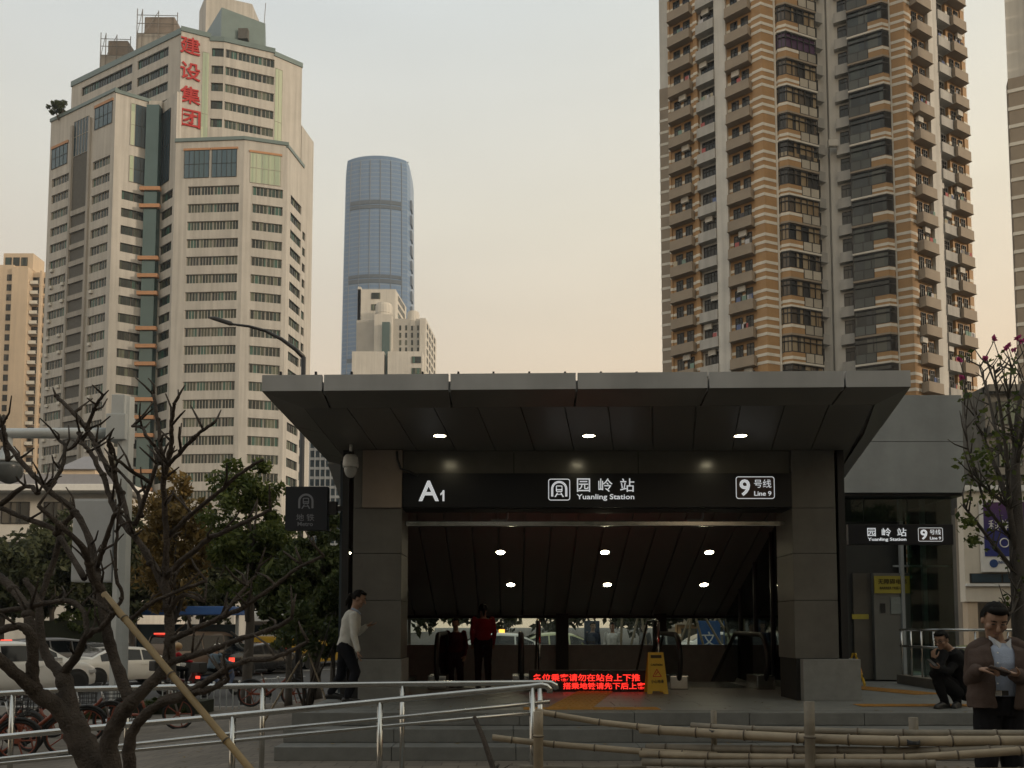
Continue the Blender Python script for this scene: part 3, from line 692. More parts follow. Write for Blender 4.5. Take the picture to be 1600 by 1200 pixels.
# lift sign
LSY = 16.2
cx,cz,w_,h_ = box_px(1326,1489,819,851,LSY)
ls = thing('lift_sign', 'narrow black station sign on the lift glass with the name and Line 9', 'sign', (cx,LSY,cz-h_/2))
part('sign_board', lambda b: b.bbox(cx-w_/2,cx+w_/2,LSY,LSY+.1,cz-h_/2,cz+h_/2,.006), black_sign, ls)
part('hanger', lambda b: (b.box(cx-w_*.4,cx-w_*.38,LSY+.1,LSY+.75,cz-.05,cz+.05), b.box(cx+w_*.38,cx+w_*.4,LSY+.1,LSY+.75,cz-.05,cz+.05)), black_metal, ls)
for ch,xa,xb in (('园',1355.5,1368),('岭',1378,1392),('站',1402,1416)):
    a_,b_,c_,d_ = box_px(xa,xb,825,838,LSY-.004); lettering(ch,a_,LSY-.004,b_,c_,d_,white_glow,ls,fat=.004)
a_,b_,c_,d_ = box_px(1356,1416,840,846.5,LSY-.004); lettering('Yuanling Station',a_,LSY-.004,b_,c_,d_,white_glow,ls,fat=.015)
a_,b_,c_,d_ = box_px(1435,1473,824.5,846,LSY-.004); line_badge(a_,b_,c_,d_,LSY-.002,white_glow,ls)
# railing on a low kerb in front of the lift glass
rk = thing('lift_railing', 'thin steel railing on a low stone kerb behind the crouching man', 'railing', (X(1450,14.5),14.6,PZ))
kp = [Vector((X(1404,16.0),16.0,0)), Vector((X(1470,14.2),14.2,0)), Vector((X(1640,14.0),14.0,0))]
def seg_box(b, a, c, wd, z0, z1):
    d = (c-a).normalized(); n = Vector((-d.y,d.x,0))*wd/2
    b.hexa([(a-n).to_tuple()[:2]+(z0,),(c-n).to_tuple()[:2]+(z0,),(c+n).to_tuple()[:2]+(z0,),(a+n).to_tuple()[:2]+(z0,),(a-n).to_tuple()[:2]+(z1,),(c-n).to_tuple()[:2]+(z1,),(c+n).to_tuple()[:2]+(z1,),(a+n).to_tuple()[:2]+(z1,)])
part('kerb_stone', lambda b: (seg_box(b,kp[0],kp[1],.18,PZ,PZ+.17), seg_box(b,kp[1],kp[2],.18,PZ,PZ+.171)), mat('brown_stone',(.13,.115,.09),.7,var=.2,scale=4), rk)
for zz in (1.03,.72): part('rail', lambda b: b.tube([v+Vector((0,0,PZ+zz)) for v in kp], .024, 8), steel, rk, True)
for t in (.03,.27,.52,.8,.98): 
    p = kp[0].lerp(kp[1],t); part('post', lambda b: b.tube([p+Vector((0,0,PZ+.15)),p+Vector((0,0,PZ+1.0))],.016,8), steel, rk, True)
for t in (.3,.6,.9):
    p = kp[1].lerp(kp[2],t); part('post', lambda b: b.tube([p+Vector((0,0,PZ+.15)),p+Vector((0,0,PZ+1.0))],.016,8), steel, rk, True)
# ================================================================= towers
beige = mat('beige_cladding', (.50,.485,.455), .7, var=.10, scale=.25, streak=.22)
beige_dk = mat('grey_render', (.36,.345,.32), .75, var=.12, scale=.3, streak=.25)
teal = mat('teal_metal', (.15,.20,.20), .4, metal=.2, var=.12, scale=.5)
orange_trim = mat('orange_trim', (.44,.235,.125), .65, var=.12)
frame_dk = mat('window_frame_dark', (.025,.024,.023), .5, var=0)
frame_lt = mat('window_frame_light', (.42,.40,.36), .5, var=0)
win_office = mat_window('office_glass', [(.018,.03,.03),(.035,.065,.06),(.05,.065,.052),(.014,.02,.022),(.12,.14,.105),(.03,.036,.034),(.05,.12,.10),(.018,.027,.028),(.07,.08,.06),(.022,.036,.036)])
win_blue = mat_window('blue_glass', [(.06,.11,.15),(.08,.13,.17),(.07,.12,.15)], .12)
win_pale = mat_window('pale_green_glass', [(.38,.46,.34),(.44,.50,.38),(.34,.42,.32)], .15)  # green glass with the bright sky reflection put into its pale tone
win_dkblue = mat_window('dark_blue_glass', [(.025,.05,.07),(.03,.055,.075)], .1)
win_home = mat_window('home_glass', [(.014,.018,.02),(.025,.03,.03),(.04,.042,.04),(.012,.014,.015),(.08,.075,.065),(.02,.025,.026)])
win_bay_l = mat_window('bay_glass_reflect', [(.28,.21,.13),(.05,.05,.05),(.32,.25,.16),(.12,.10,.08),(.36,.30,.21),(.04,.045,.05)], .12)  # left bays: reflected warm sky put into the glass tint
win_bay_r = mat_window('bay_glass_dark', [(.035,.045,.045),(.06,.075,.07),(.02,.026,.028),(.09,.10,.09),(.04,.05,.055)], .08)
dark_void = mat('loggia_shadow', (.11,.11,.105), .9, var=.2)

def strip_mesh(key, w, h, n, glass, frame, t=.07, transom=None, fb=.05):
    """window: frame, n lights, glass set back; local x 0..w, y 0 = face, z 0..h"""
    k = (key, round(w,2), round(h,2), n, transom)
    if k in me_cache: return me_cache[k]
    b = MB(); b.slot(0).box(0,w,.06,.1,0,h); b.slot(1)
    b.box(0,w,0,.08,0,fb); b.box(0,w,0,.08,h-fb,h)
    for i in range(n+1):
        x = (w-t)*i/n; b.box(x,x+t,-.002,.082,fb*.5,h-fb*.5)
    if transom: b.box(t,w-t,.004,.078,h*transom-.03,h*transom+.03)
    me_cache[k] = b.mesh('window', [glass, frame]); return me_cache[k]
class Tower:
    def __init__(s, name, label, loc, cat='building'):
        s.o = thing(name, label, cat, loc); s.w = MB(); s.inv = MW[s.o.name].inverted()
    def put(s, me, FM, u, y, z, name='window', parent=None):
        return inst(name, me, parent or s.o, s.inv @ FM @ Matrix.Translation((u,y,z)))
    def wall(s, m, name='wall'): 
        r = s.w.build(name, m, s.o); s.w = MB(); return r
def facade(T, A, B, z0, z1, strips, rows, h, glass, frame, recess=.3, key='o', depth=1.0, zoff=0., wb=None, lim=(0,1e9), sill=None):
    """wall with recessed window bands. strips: (u0,u1,nbays,nlights). rows: window centre heights"""
    FM, Ln = facet(A,B); b = wb or T.w
    b.box(0,Ln,recess+.1,depth,z0,z1-.02-zoff, FM)
    us = 0
    for (u0,u1,nb,nl) in sorted(strips):
        if u0 > us: b.box(us,u0,0,recess+.15,z0,z1-zoff,FM)
        zz = z0
        for zc in sorted(rows):
            if zc-h/2 > zz and zc+h/2 < z1: b.box(u0,u1,0.004,recess+.15,zz,zc-h/2,FM); zz = zc+h/2
        b.box(u0,u1,0.004,recess+.15,zz,z1-.01-zoff,FM)
        for zc in rows:
            if not (z0 < zc-h/2 and zc+h/2 < z1): continue
            if not (lim[0] < zc < lim[1]): continue
            wv = (u1-u0)/nb
            for i in range(nb):
                T.put(strip_mesh(key, wv-.12, h, nl, glass, frame), FM, u0+i*wv+.06, recess-.06, zc-h/2)
        if sill:
            for zc in rows:
                if z0 < zc-h/2 and zc+h/2 < z1: b.box(u0-.1,u1+.1,-.06,.1,zc-h/2-.14,zc-h/2,FM)
        us = u1
    if us < Ln: b.box(us,Ln,0,recess+.15,z0,z1-zoff,FM)
    return FM, Ln

# ----------------------------------------------------------------- office tower at the left
G0 = -.7
def P(px,Y,py=400): v = at(px,py,Y); return (v.x,v.y)
OT = Tower('office_tower', 'tall beige stepped office tower with red characters down one pier', (-62,155,G0))
zr0 = at(330,297,149.5).z; zr16 = at(330,745,149.5).z; FLH = (zr0-zr16)/16
rows = [zr0-FLH*k for k in range(22)]
P0,P1,P2,P3,P4,P5,P6,P7 = P(72,160),P(173,150.3),P(228,153.3),P(248,153.3),P(270,150),P(378,149.2),P(447,151.2),P(472,158)
zLW = at(185,142,150.3).z; zRW = at(330,219,149.4).z
LIM = (at(330,800,150).z, 1e9)
H = 1.72
# A: left-hand facet with two window bands and a flat dark loggia strip between
u = lambda A,B,px,py=500: u_of(A,B,px,py)
FM,Ln = facade(OT,P0,P1,G0,zLW,[(u(P0,P1,77,400),u(P0,P1,103,400),2,3),(u(P0,P1,140,400),u(P0,P1,167,400),2,3)],[zr0+FLH*2,zr0+FLH]+rows,H,win_office,frame_lt,key='oa',lim=LIM)
# loggia slot: flat strip between piers, recess shade put into its dark colour
ul0,ul1 = u(P0,P1,109,400),u(P0,P1,134,400)
lg = MB(); lg.box(ul0,ul1,-.02,.05,at(125,700,155).z-30,zLW-3.4,FM); lg.build('loggia_shade_strip', dark_void, OT.o)
b = MB()
for z in [r+FLH*.0 for r in rows[:-1]]:
    if z < at(125,260,155).z: b.box(ul0,ul1,-.5,-.0,z-FLH*.5,z-FLH*.5+.95,FM) if False else b.box(ul0+.05,ul1-.05,-.32,-.025,z-FLH*.5-.1,z-FLH*.5+.9,FM)
for uu in (ul0-.55,ul1-.05): b.box(uu,uu+.6,-.42,.02,G0,zLW-3.2,FM)
b.build('loggia_balcony_fronts', beige_dk, OT.o)
# top glazing of the left wing
for xa,xb,ya,yb,g_ in ((83,107,197,236,win_blue),(148,175,163,203,win_blue)):
    ua,ub = u(P0,P1,xa,200),u(P0,P1,xb,200); z_a = at(xb,yb,153).z; z_b = at(xb,ya,153).z-.8
    OT.put(strip_mesh('tb',ub-ua,z_b-z_a,4,g_,frame_dk,.06,.5),FM,ua,-.12,z_a)
    MB().box(ua-.2,ub+.2,-.18,0,z_b,z_b+.55,FM).build('trim_band', orange_trim, OT.o)
ua,ub = u(P0,P1,116,200),u(P0,P1,139,200)
OT.put(strip_mesh('tl',ub-ua,7.2,5,win_dkblue,frame_lt,.08,.55),FM,ua,-.1,zLW-9.6)
# B and C: the notch with the teal glass shaft
FMB,LB = facade(OT,P1,P2,G0,zLW-.3,[(u(P1,P2,187,400),u(P1,P2,226,400),2,3)],[z for z in rows],H,win_office,frame_dk,key='ob',lim=LIM)
FMC,LC = facade(OT,P3,P4,G0,zLW-.3,[(u(P3,P4,249,400),u(P3,P4,267,400),1,4)],[z for z in rows],H,win_office,frame_dk,key='oc',lim=LIM)
for (ya,yb) in ((163,228),(244,285)):
    za,zb = at(215,yb,152).z, at(215,ya,152).z
    ua,um,ub = u(P1,P2,203,230),u(P1,P2,210,230),u(P1,P2,231,230)
    OT.put(strip_mesh('np',um-ua,zb-za,1,win_pale,frame_lt,.06,.5),FMB,ua,-.15,za)
    OT.put(strip_mesh('nd',ub-um,zb-za,4,win_dkblue,frame_dk,.05,.5),FMB,um,-.14,za)
za,zb = at(258,285,152).z, at(258,172,152).z
OT.put(strip_mesh('nd2',u(P3,P4,266,230)-.1,zb-za,4,win_dkblue,frame_dk,.05,.5),FMC,.05,-.14,za)
FMN,LN_ = facet(P2,P3)
sh = MB().box(0,LN_,-1.6,1.0,G0,at(240,170,153).z,FMN).build('glass_shaft', mat('teal_glass',(.05,.10,.105),.12,var=.15,scale=.15,spec=.7), OT.o)
for k,z in enumerate(rows):
    if k % 2 == 0 and k != 2: MB().box(-.7,LN_+.7,-2.0,-1.2,z+H/2+.2,z+H/2+.9,FMN).build('trim_band', orange_trim, OT.o)
    elif k % 4 == 1: MB().box(-.7,LN_+.7,-2.0,-1.2,z+H/2+.2,z+H/2+.9,FMN).build('trim_band', orange_trim, OT.o)
# D, E, F: right-hand wing
FMD,LD = facade(OT,P4,P5,G0,zRW,[(u(P4,P5,288),u(P4,P5,369),4,4)],rows,H,win_office,frame_lt,key='od',lim=LIM,zoff=.01)
FME,LE = facade(OT,P5,P6,G0,zRW,[(u(P5,P6,390),u(P5,P6,438.5),2,4)],rows,H,win_office,frame_lt,key='oe',lim=LIM,zoff=.02)
FMF,LF = facade(OT,P6,P7,G0,zRW-.4,[(u(P6,P7,451),u(P6,P7,468),2,3)],rows,H,win_office,frame_dk,key='of',lim=LIM,zoff=.03)
for FM_,xa,xb,ya,yb,g_,AA,BB in ((FMD,288,327,234,277,win_blue,P4,P5),(FMD,331,370,234,277,win_blue,P4,P5),(FME,391,439,238,285,win_pale,P5,P6)):
    ua,ub = u(AA,BB,xa,260),u(AA,BB,xb,260); za,zb = at(xa,yb,149.5).z, at(xa,ya,149.5).z
    OT.put(strip_mesh('big',ub-ua,zb-za,5,g_,frame_dk if g_ is win_blue else frame_lt,.05,.5),FM_,ua,-.1,za)
    MB().box(ua-.2,ub+.2,-.16,.0,zb,zb+.4,FM_).build('trim_band', orange_trim, OT.o)
# parapet caps
for A,B,z in ((P0,P1,zLW),(P1,P2,zLW-.3),(P4,P5,zRW),(P5,P6,zRW),(P6,P7,zRW-.4)):
    FM_,L_ = facet(A,B); MB().box(-.15,L_+.15,-.2,.8,z-.05,z+.6,FM_).build('parapet', teal, OT.o)
MB().box(0,LN_,-.6,.5,zLW-4.6,zLW-.35,FMN).build('notch_beam', beige, OT.o)
# tall core behind
C0,C1,C2,C3,C4,C5 = P(113,171,110),P(282,155,110),P(328,157,110),P(349,157.2,110),P(429,160.5,110),P(472,164,110)
zC = at(282,48,155).z
crow = [at(390,yy,159).z for yy in (92,119,145.5,173,201)]
facade(OT,C0,C1,zLW-12,zC-.6,[(u(C0,C1,128,130),u(C0,C1,206,130),4,5),(u(C0,C1,214,130),u(C0,C1,262,130),3,4)],crow,1.9,win_office,frame_dk,key='c0')
FM_,L_ = facet(C0,C1); MB().box(-.1,L_,-.2,.8,zC-.65,zC+.5,FM_).build('parapet', teal, OT.o)
FMP,LPp = facade(OT,C1,C2,zRW-14,zC,[],[],1,win_office,frame_dk)
facade(OT,C2,C3,zRW-14,zC-.6,[(.25,u(C2,C3,348,150),1,3)],crow,1.75,win_office,frame_dk,key='c2')
facade(OT,C3,C4,zRW-14,zC-.6,[(u(C3,C4,351,150),u(C3,C4,428,150),4,3)],crow,1.75,win_office,frame_lt,key='c3')
FM5,L5 = facade(OT,C4,C5,zRW-14,zC-1.2,[],[],1,win_office,frame_dk)
za,zb = at(436,226,161).z, at(436,108,161).z
OT.put(strip_mesh('ps',1.55,zb-za,2,win_pale,frame_lt,.05,.3),FM5,.15,-.1,za)
za,zb = at(320,216,156).z, at(320,78,156).z
OT.put(strip_mesh('ps2',u(C1,C2,326,150)-u(C1,C2,315,150),zb-za,2,win_pale,frame_lt,.05,.3),FMP,u(C1,C2,315,150),-.1,za)
for A,B,z in ((C1,C2,zC),(C2,C3,zC-.6),(C3,C4,zC-.6),(C4,C5,zC-1.2)):
    FM_,L_ = facet(A,B); MB().box(-.1,L_+.1,-.2,.8,z-.05,z+.9,FM_).build('parapet', teal, OT.o)
D0,D1 = P(470,166,300),P(489,172,300)
zD = at(480,205,168).z
facade(OT,D0,D1,G0,zD,[(1.0,2.6,1,2)],[z for z in rows if z<zD-6],H,win_office,frame_dk,key='od1',lim=LIM)
sh1 = lambda p: (p[0]*1.004,p[1]+.9)
OT.w.prism([(P0[0]+.8,P0[1]+.6),sh1(P1),sh1(P2),sh1(P3),sh1(P4),sh1(P5),(P6[0]-.7,P6[1]+.6),(P7[0]-.9,P7[1]+.3),(D0[0],D0[1]+.9),(D1[0]-.9,D1[1]+.5),(D1[0]*200/D1[1]-1.5,200),(P0[0]+3,200)],G0,zRW-1.2)
OT.w.prism([(C0[0]+1,C0[1]+1),(C1[0],C1[1]+1),(C2[0],C2[1]+1),(C4[0]-.5,C4[1]+1),(C5[0]-.8,C5[1]+1),(C5[0]*198/C5[1]-1.2,198),(C0[0]+6,198)],zRW-14,zC-1.5)
OT.w.prism([(C1[0]+.3,C1[1]+1),(C2[0],C2[1]+1),(C4[0]-.5,C4[1]+1),(C5[0]-.8,C5[1]+1),(C5[0]*195/C5[1]-1.2,195),(C1[0]+.3,195)],zC-8,zC-1.5)
OT.w.prism([(P0[0]+.6,P0[1]+.6),(P1[0],P1[1]+.8),(P2[0],P2[1]+.6),(P3[0],P3[1]+.6),(P4[0]-.4,P4[1]+1.2),(C1[0]-1.2,156.5),(C0[0]+4,172)],zRW-4,zLW-1)
OT.wall(beige)
# roof blocks
a = at(312,70,163); c = at(414,70,163)
MB().prism([(a.x,166),(at(345,70,158.5).x,158.5),(c.x,163),(c.x-3,174),(a.x,174)],zC-2,at(340,20,160).z).build('plant_room', teal, OT.o)
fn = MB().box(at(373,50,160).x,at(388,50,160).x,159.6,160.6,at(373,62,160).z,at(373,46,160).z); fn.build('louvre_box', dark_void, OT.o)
MB().prism([(at(306,10,172).x,174),(at(322,10,169).x,169),(at(394,10,172).x,172),(at(394,10,172).x,182),(at(306,10,172).x,182)],zC-2,at(340,1,171).z).build('stair_head', beige, OT.o)
scaf = mat('scaffold',(.16,.15,.14),.6,var=.1)
for (xa,xb,ya,yb,Y) in ((168,200,63,86,172),(225,273,26,52,168)):
    p0,p1 = at(xa,yb,Y),at(xb,ya,Y)
    MB().bbox(p0.x,p1.x,Y,Y+4,p0.z,p1.z,.3).build('cooling_unit', mat('cooling_grey',(.22,.19,.165),.7,var=.2,scale=.8), OT.o)
    b = MB()
    xs_ = [p0.x-1.3,p0.x-.2,(p0.x+p1.x)/2,p1.x+.8]
    for x in xs_: b.tube([(x,Y-.5,p0.z-5),(x,Y-.5,p1.z+1.4-.9*(x-xs_[0])/(xs_[-1]-xs_[0]))],.09,5)
    for dz in (-.1,.5,1.0):
        zz = lerp(p0.z,p1.z,dz); b.tube([(xs_[0],Y-.5,zz),(xs_[-1],Y-.5,zz-.2)],.07,5)
    b.tube([(xs_[0],Y-.5,p0.z-1),(xs_[1],Y-.5,p1.z+1.2)],.06,5); b.tube([(xs_[1],Y-.5,p0.z-1),(xs_[2],Y-.5,p1.z+.7)],.06,5)
    b.build('scaffold_frame', scaf, OT.o)
    MB().box(p0.x-1.5,p1.x+1,Y,Y+5,zC-1.5,p0.z).build('unit_base', beige_dk, OT.o)
b = MB(); q = at(410,30,164); b.tube([(q.x,164,zC),(q.x+.6,164,at(410,5,164).z)],.07,5); b.build('aerial', scaf, OT.o)
# red characters fixed to the pier
chr_ = thing('tower_lettering', 'four large red characters fixed down the pier of the office tower', 'lettering', (C1[0],C1[1],zC-20))
red_ch = mat('red_character',(.42,.022,.02),.5,var=.12,scale=1.)
FMt,_l = facet(C1,C2)
for ch,yc in zip('建设集团',(72.5,112,149,185)):
    zc_ = at(298,yc,155.6).z; uu = u(C1,C2,297.5,yc)
    me = text_mesh(ch,3.7,3.5,red_ch,.12,.012)
    inst('character', me, chr_, MW[chr_.name].inverted() @ FMt @ Matrix.Translation((uu,-.14,zc_)))
RB = thing('rooftop_shrub', 'dark shrub growing over the left roof corner of the office tower', 'shrub', (at(92,185,158).x,158.5,zLW))
q = at(92,170,158.5); b = MB()
for i in range(5): b.tube([(q.x,158.5,zLW-.5),(q.x+random.uniform(-2,2),158.5,q.z+random.uniform(-.5,1))],[.12,.05],5)
b.build('stems', mat('shrub_wood',(.06,.05,.04),.9,var=.2), RB)
# air-conditioner boxes on the left facet
acm = MB().bbox(-.42,.42,-.35,0,-.3,.3,.04).slot(0).mesh('air_conditioner', mat('ac_white',(.55,.54,.5),.5,var=.1))
for k,z in enumerate(rows[3:18]):
    for uu in ((u(P0,P1,81,400),u(P0,P1,99,400),u(P0,P1,146,400))[:1+(k*7)%3]):
        OT.put(acm,FM,uu+random.uniform(-.4,.4),-.02,z-1.25,'air_conditioner')

# ----------------------------------------------------------------- apartment tower at the right
brick = mat('tan_tile',(.40,.245,.115),.65,var=.16,scale=.6,streak=.1)
brick_dk = mat('brown_tile',(.30,.25,.195),.7,var=.16,scale=.6)
cream = mat('cream_band',(.70,.67,.60),.7,var=.1,scale=.6,streak=.12)
grey_r = mat('pale_grey_render',(.64,.63,.595),.75,var=.1,scale=.5,streak=.25)
grey_slab = mat('grey_balcony',(.46,.455,.435),.75,var=.12,scale=.6,streak=.25)
FL = 2.9
RND = random.Random(17)
def MATS_AC(): return acm
def laundry(i):
    if ('ld',i) not in me_cache:
        c = ((.5,.5,.52),(.12,.16,.3),(.4,.12,.12),(.08,.08,.09),(.45,.4,.3),(.2,.3,.26))[i]; h_ = (.7,.9,.6,.8,.5,.75)[i]
        me_cache[('ld',i)] = MB().box(0,.45,-.015,.015,-h_,0).mesh('laundry', mat('laundry_%d' % i, c, .9, var=.1))
    return me_cache[('ld',i)]
def apartment(name, label, pts, zbase, zf0, nfl, detail, top, kfl=None):
    """pts: far-left, left corner, notch, right corner, far-right (plan). Floor line zf0 + k*FL"""
    T = Tower(name, label, (pts[2][0],pts[2][1],zbase)); S,K,NT,KR,E = pts
    walls = {m.name:MB() for m in (brick,cream,grey_r,brick_dk)}; tiles = []
    far = {m.name:MB() for m in (brick_dk,grey_slab)}; farwin = MB()
    kmin = int(math.floor((zbase-zf0)/FL))
    ks = range(kmin, kmin+nfl)
    def B(m): return walls[m.name]
    def band_wall(FM,u0,u1,y0,y1,z,core=True):
        """one storey of striped tile: tan courses with cream bands standing proud"""
        B(brick).box(u0,u1,y0,y1,z,z+FL,FM)
        for (za,zb) in ((.02,.33),(.82,1.13),(1.62,1.93)):
            B(cream).box(u0-.015,u1+.015,y0-.03,y1-.02,z+za,z+zb,FM)
    mesh = {}
    def bal(key,w,d,m):
        if key not in mesh:
            mesh[key] = MB().box(0,w,-d,0,0,.12).box(.0,w,-d,-d+.08,.12,1.0).box(0,.08,-d+.081,0,.12,.999).box(w-.08,w,-d+.081,0,.12,.999).box(-.05,w+.05,-d-.05,0,-.08,0.002).mesh('balcony',m)
        return mesh[key]
    def win(key,w,h,n,g=win_home): return strip_mesh(key,w,h,n,g,frame_dk,.06,.72)
    sides = ((S,K,False),(KR,E,True))
    for A,Bp,mirror in sides:
        FM,Ln = facet(A,Bp); segs = {}
        s = lambda t: (1-t)*Ln if mirror else t*Ln
        def rng(a,c): x0,x1 = s(a),s(c); return (min(x0,x1),max(x0,x1))
        bays = detail[1 if mirror else 0]
        B(grey_r).box(0.02,Ln-.02,.6,9,zbase,top,FM)
        for k in ks:
            z = zf0+k*FL
            if z+FL > top: continue
            vis = kfl is None or kfl[0] <= k <= kfl[1]
            gi = 0
            for (kind,a,c) in bays:
                if kind in ('pier','white'): gi += 1
                if (mirror,gi) not in segs: segs[(mirror,gi)] = MB(); tiles.append(segs[(mirror,gi)])
                walls[brick.name] = segs[(mirror,gi)]
                u0,u1 = rng(a,c); w_ = u1-u0
                if kind == 'stripe': band_wall(FM,u0,u1,0,.7,z)
                elif kind == 'pier': B(grey_r).box(u0,u1,-.25,.7,z,z+FL+.001,FM)
                elif kind in ('brown','white'):
                    y0 = .12 if kind=='brown' else .45
                    if kind=='brown':
                        band_wall(FM,u0,u1,y0,.75,z)
                    else: B(grey_r).box(u0,u1,y0,.75,z,z+FL+.001,FM)
                    m_ = brick_dk if kind=='brown' else grey_slab
                    bw = w_*(.92 if kind=='brown' else .96); d_ = .85
                    if vis:
                        T.put(bal((kind,round(bw,2)),bw,d_,m_),FM,u0+(w_-bw)/2,y0,z,'balcony')
                        if RND.random() < .3: T.put(MATS_AC(),FM,u0+w_*RND.uniform(.2,.8),y0-.02,z+RND.uniform(2.45,2.5),'air_conditioner')
                        if RND.random() < .38:
                            for q_ in range(RND.randint(1,4)): T.put(laundry(RND.randint(0,5)),FM,u0+w_*RND.uniform(.15,.8),y0-d_*.75,z+RND.uniform(1.5,1.6),'laundry')
                        if kind=='brown':
                            for f_ in (.16,.58): T.put(win('hw',w_*.28,1.5,2),FM,u0+w_*f_,y0-.1,z+1.0)
                        else: T.put(win('hx',w_*.74,1.6,4),FM,u0+w_*.13,y0-.1,z+.95)
                    else:
                        far[m_.name].box(u0+.1,u1-.1,y0-d_,y0,z,z+1.0,FM); farwin.box(u0+w_*.16,u1-w_*.16,y0-.05,y0,z+1.05,z+2.5,FM)
        # rain pipe
    # notch: bay windows either side of a pale inner corner
    for A,Bp,mirror in ((K,NT,False),(NT,KR,True)):
        FM,Ln = facet(A,Bp); walls[brick.name] = MB(); tiles.append(walls[brick.name])
        def rr(a,c): 
            x0,x1 = (Ln*(1-c),Ln*(1-a)) if mirror else (Ln*a,Ln*c); return x0,x1
        B(grey_r).box(0.03,Ln-.03,.6,6,zbase,top,FM)
        s0,s1 = rr(0,.17); p0_,p1_ = rr(.17,.2); b0,b1 = rr(.2,.72); w0,w1 = rr(.74,.86)
        B(grey_r).box(*rr(.2,1.0),.25,.7,zbase,top,FM)
        pm = MB().box((p0_+p1_)/2-.07,(p0_+p1_)/2+.07,-.2,-.04,zbase,top-1,FM); pm.build('rain_pipe', cream, T.o)
        bw = b1-b0; D = 1.0; ch = .55
        # bay plan in facet space (chamfered on the corner side)
        def bayplan(off=0.):
            if not mirror: return [(b0-off,.25),(b0-off,-D*.45-off*.3),(b0+ch,-D-off),(b1+off,-D-off),(b1+off,.25)]
            return [(b0-off,.25),(b0-off,-D-off),(b1-ch,-D-off),(b1+off,-D*.45-off*.3),(b1+off,.25)]
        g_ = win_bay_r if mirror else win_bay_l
        half = (b0,b0+bw*.5) if not mirror else (b0+bw*.5,b1)      # striped half of the breast wall
        lowg = (b0+bw*.5,b1) if not mirror else (b0,b0+bw*.5)
        for k in ks:
            z = zf0+k*FL
            if z+FL > top: continue
            vis = kfl is None or kfl[0] <= k <= kfl[1]
            band_wall(FM,s0,p1_ if not mirror else s1,0,.7,z) if not mirror else band_wall(FM,p0_,s1,0,.7,z)
            white = (k % 2 == 0)
            MB().prism(bayplan(.06),z,z+.2,FM).build('bay_slab', cream if white else brick_dk, T.o)
            # breast wall
            pl = bayplan()
            if not mirror: brp = [pl[0],pl[1],pl[2],(half[1],-D),(half[1],.25)]
            else: brp = [(half[0],.25),(half[0],-D),pl[2],pl[3],pl[4]]
            B(brick).prism(brp,z+.2,z+1.2,FM)
            wz = .45 if white else .82
            bo = [(q[0]+(-.025 if (not mirror and q[0]<b0+.1) else .025 if (mirror and q[0]>b1-.1) else 0), q[1]-(.025 if q[1]<0 else 0)) for q in brp]
            B(cream).prism(bo,z+wz,z+wz+.3,FM)
            if vis:
                bo_ = thing_part(T,'bay_window')
                gl = MB().prism([(q[0]*1,q[1]+.07 if q[1]<0 else q[1]) for q in bayplan(-.06)],z+.2,z+FL-.02,FM)
                gl.build('glazing', MATS['purple_film'] if (not mirror and k==PURPLE) else g_, bo_)
                fr = MB()
                pl2 = bayplan(-.02)
                seq = pl2[:4] if not mirror else pl2[1:]
                if mirror: seq = [pl2[1],pl2[2],pl2[3],pl2[4]]
                for (qa,qb,nn) in ((seq[0],seq[1],2),(seq[1],seq[2],2 if not mirror else 5),(seq[2],seq[3],5 if not mirror else 2)) :
                    d = Vector((qb[0]-qa[0],qb[1]-qa[1])); L_ = d.length; a_ = math.atan2(d.y,d.x)
                    Q = FM @ Matrix.Translation((qa[0],qa[1],0)) @ Matrix.Rotation(a_,4,'Z')
                    for i in range(nn+1):
                        x = L_*i/nn; fr.box(x-.035,x+.035,-.03,.05,z+1.2,z+FL-.03,Q)
                    for zz in (1.22,2.3,FL-.1): fr.box(0,L_,-.028,.048,z+zz-.04,z+zz+.05,Q)
                x0,x1 = lowg
                for i in range(3): x = x0+(x1-x0)*i/2; fr.box(x-.035,x+.035,-D-.045,-D+.05,z+.2,z+1.22,FM)
                fr.box(x0,x1,-D-.043,-D+.05,z+.2,z+.28,FM)
                fr.build('bay_frame', frame_dk, bo_)
                MB().box(x0+.05,x1-.05,-D+.0,-D+.02,z+.28,z+1.18,FM).build('breast_panel', MATS['bay_panel_shaded' if mirror else 'bay_panel_lit'], bo_)
                T.put(win('sw',w1-w0,1.45,2),FM,w0,.15,z+1.0)
                T.put(bal(('ac',mirror),w1-w0+.35,.55,grey_slab),FM,w0-.05 if not mirror else w0-.3,.25,z-.1,'ledge')
            else:
                farwin.prism(bayplan(-.05),z+1.2,z+FL,FM)
    for t_ in tiles:
        if t_.v: t_.build('tile_wall', brick, T.o)
    for m in (cream,grey_r):
        if walls[m.name].v: xx_ = walls[m.name].build({'tan_tile':'tile_wall','cream_band':'cream_bands','pale_grey_render':'render_wall','brown_tile':'slab_edges'}[m.name], m, T.o); (tag(xx_,kind='stuff') if m is cream else None)
    for m in (brick_dk,grey_slab):
        if far[m.name].v: tag(far[m.name].build('hidden_floor_balconies', m, T.o), kind='stuff')
    if farwin.v: tag(farwin.build('hidden_floor_windows', win_home, T.o), kind='stuff')
    MB().prism([(S[0]+1,S[1]+1),(K[0],K[1]+1.2),(NT[0],NT[1]+.9),(KR[0],KR[1]+1.2),(E[0]-1,E[1]+1),(E[0]-3,E[1]+14),(S[0]+3,S[1]+14)],zbase,top+1.2).build('core', grey_r, T.o)
    return T
def thing_part(T, name):
    o = bpy.data.objects.new(name, None); COL.objects.link(o); o.parent = T.o; MW[o.name] = MW[T.o.name].copy(); return o
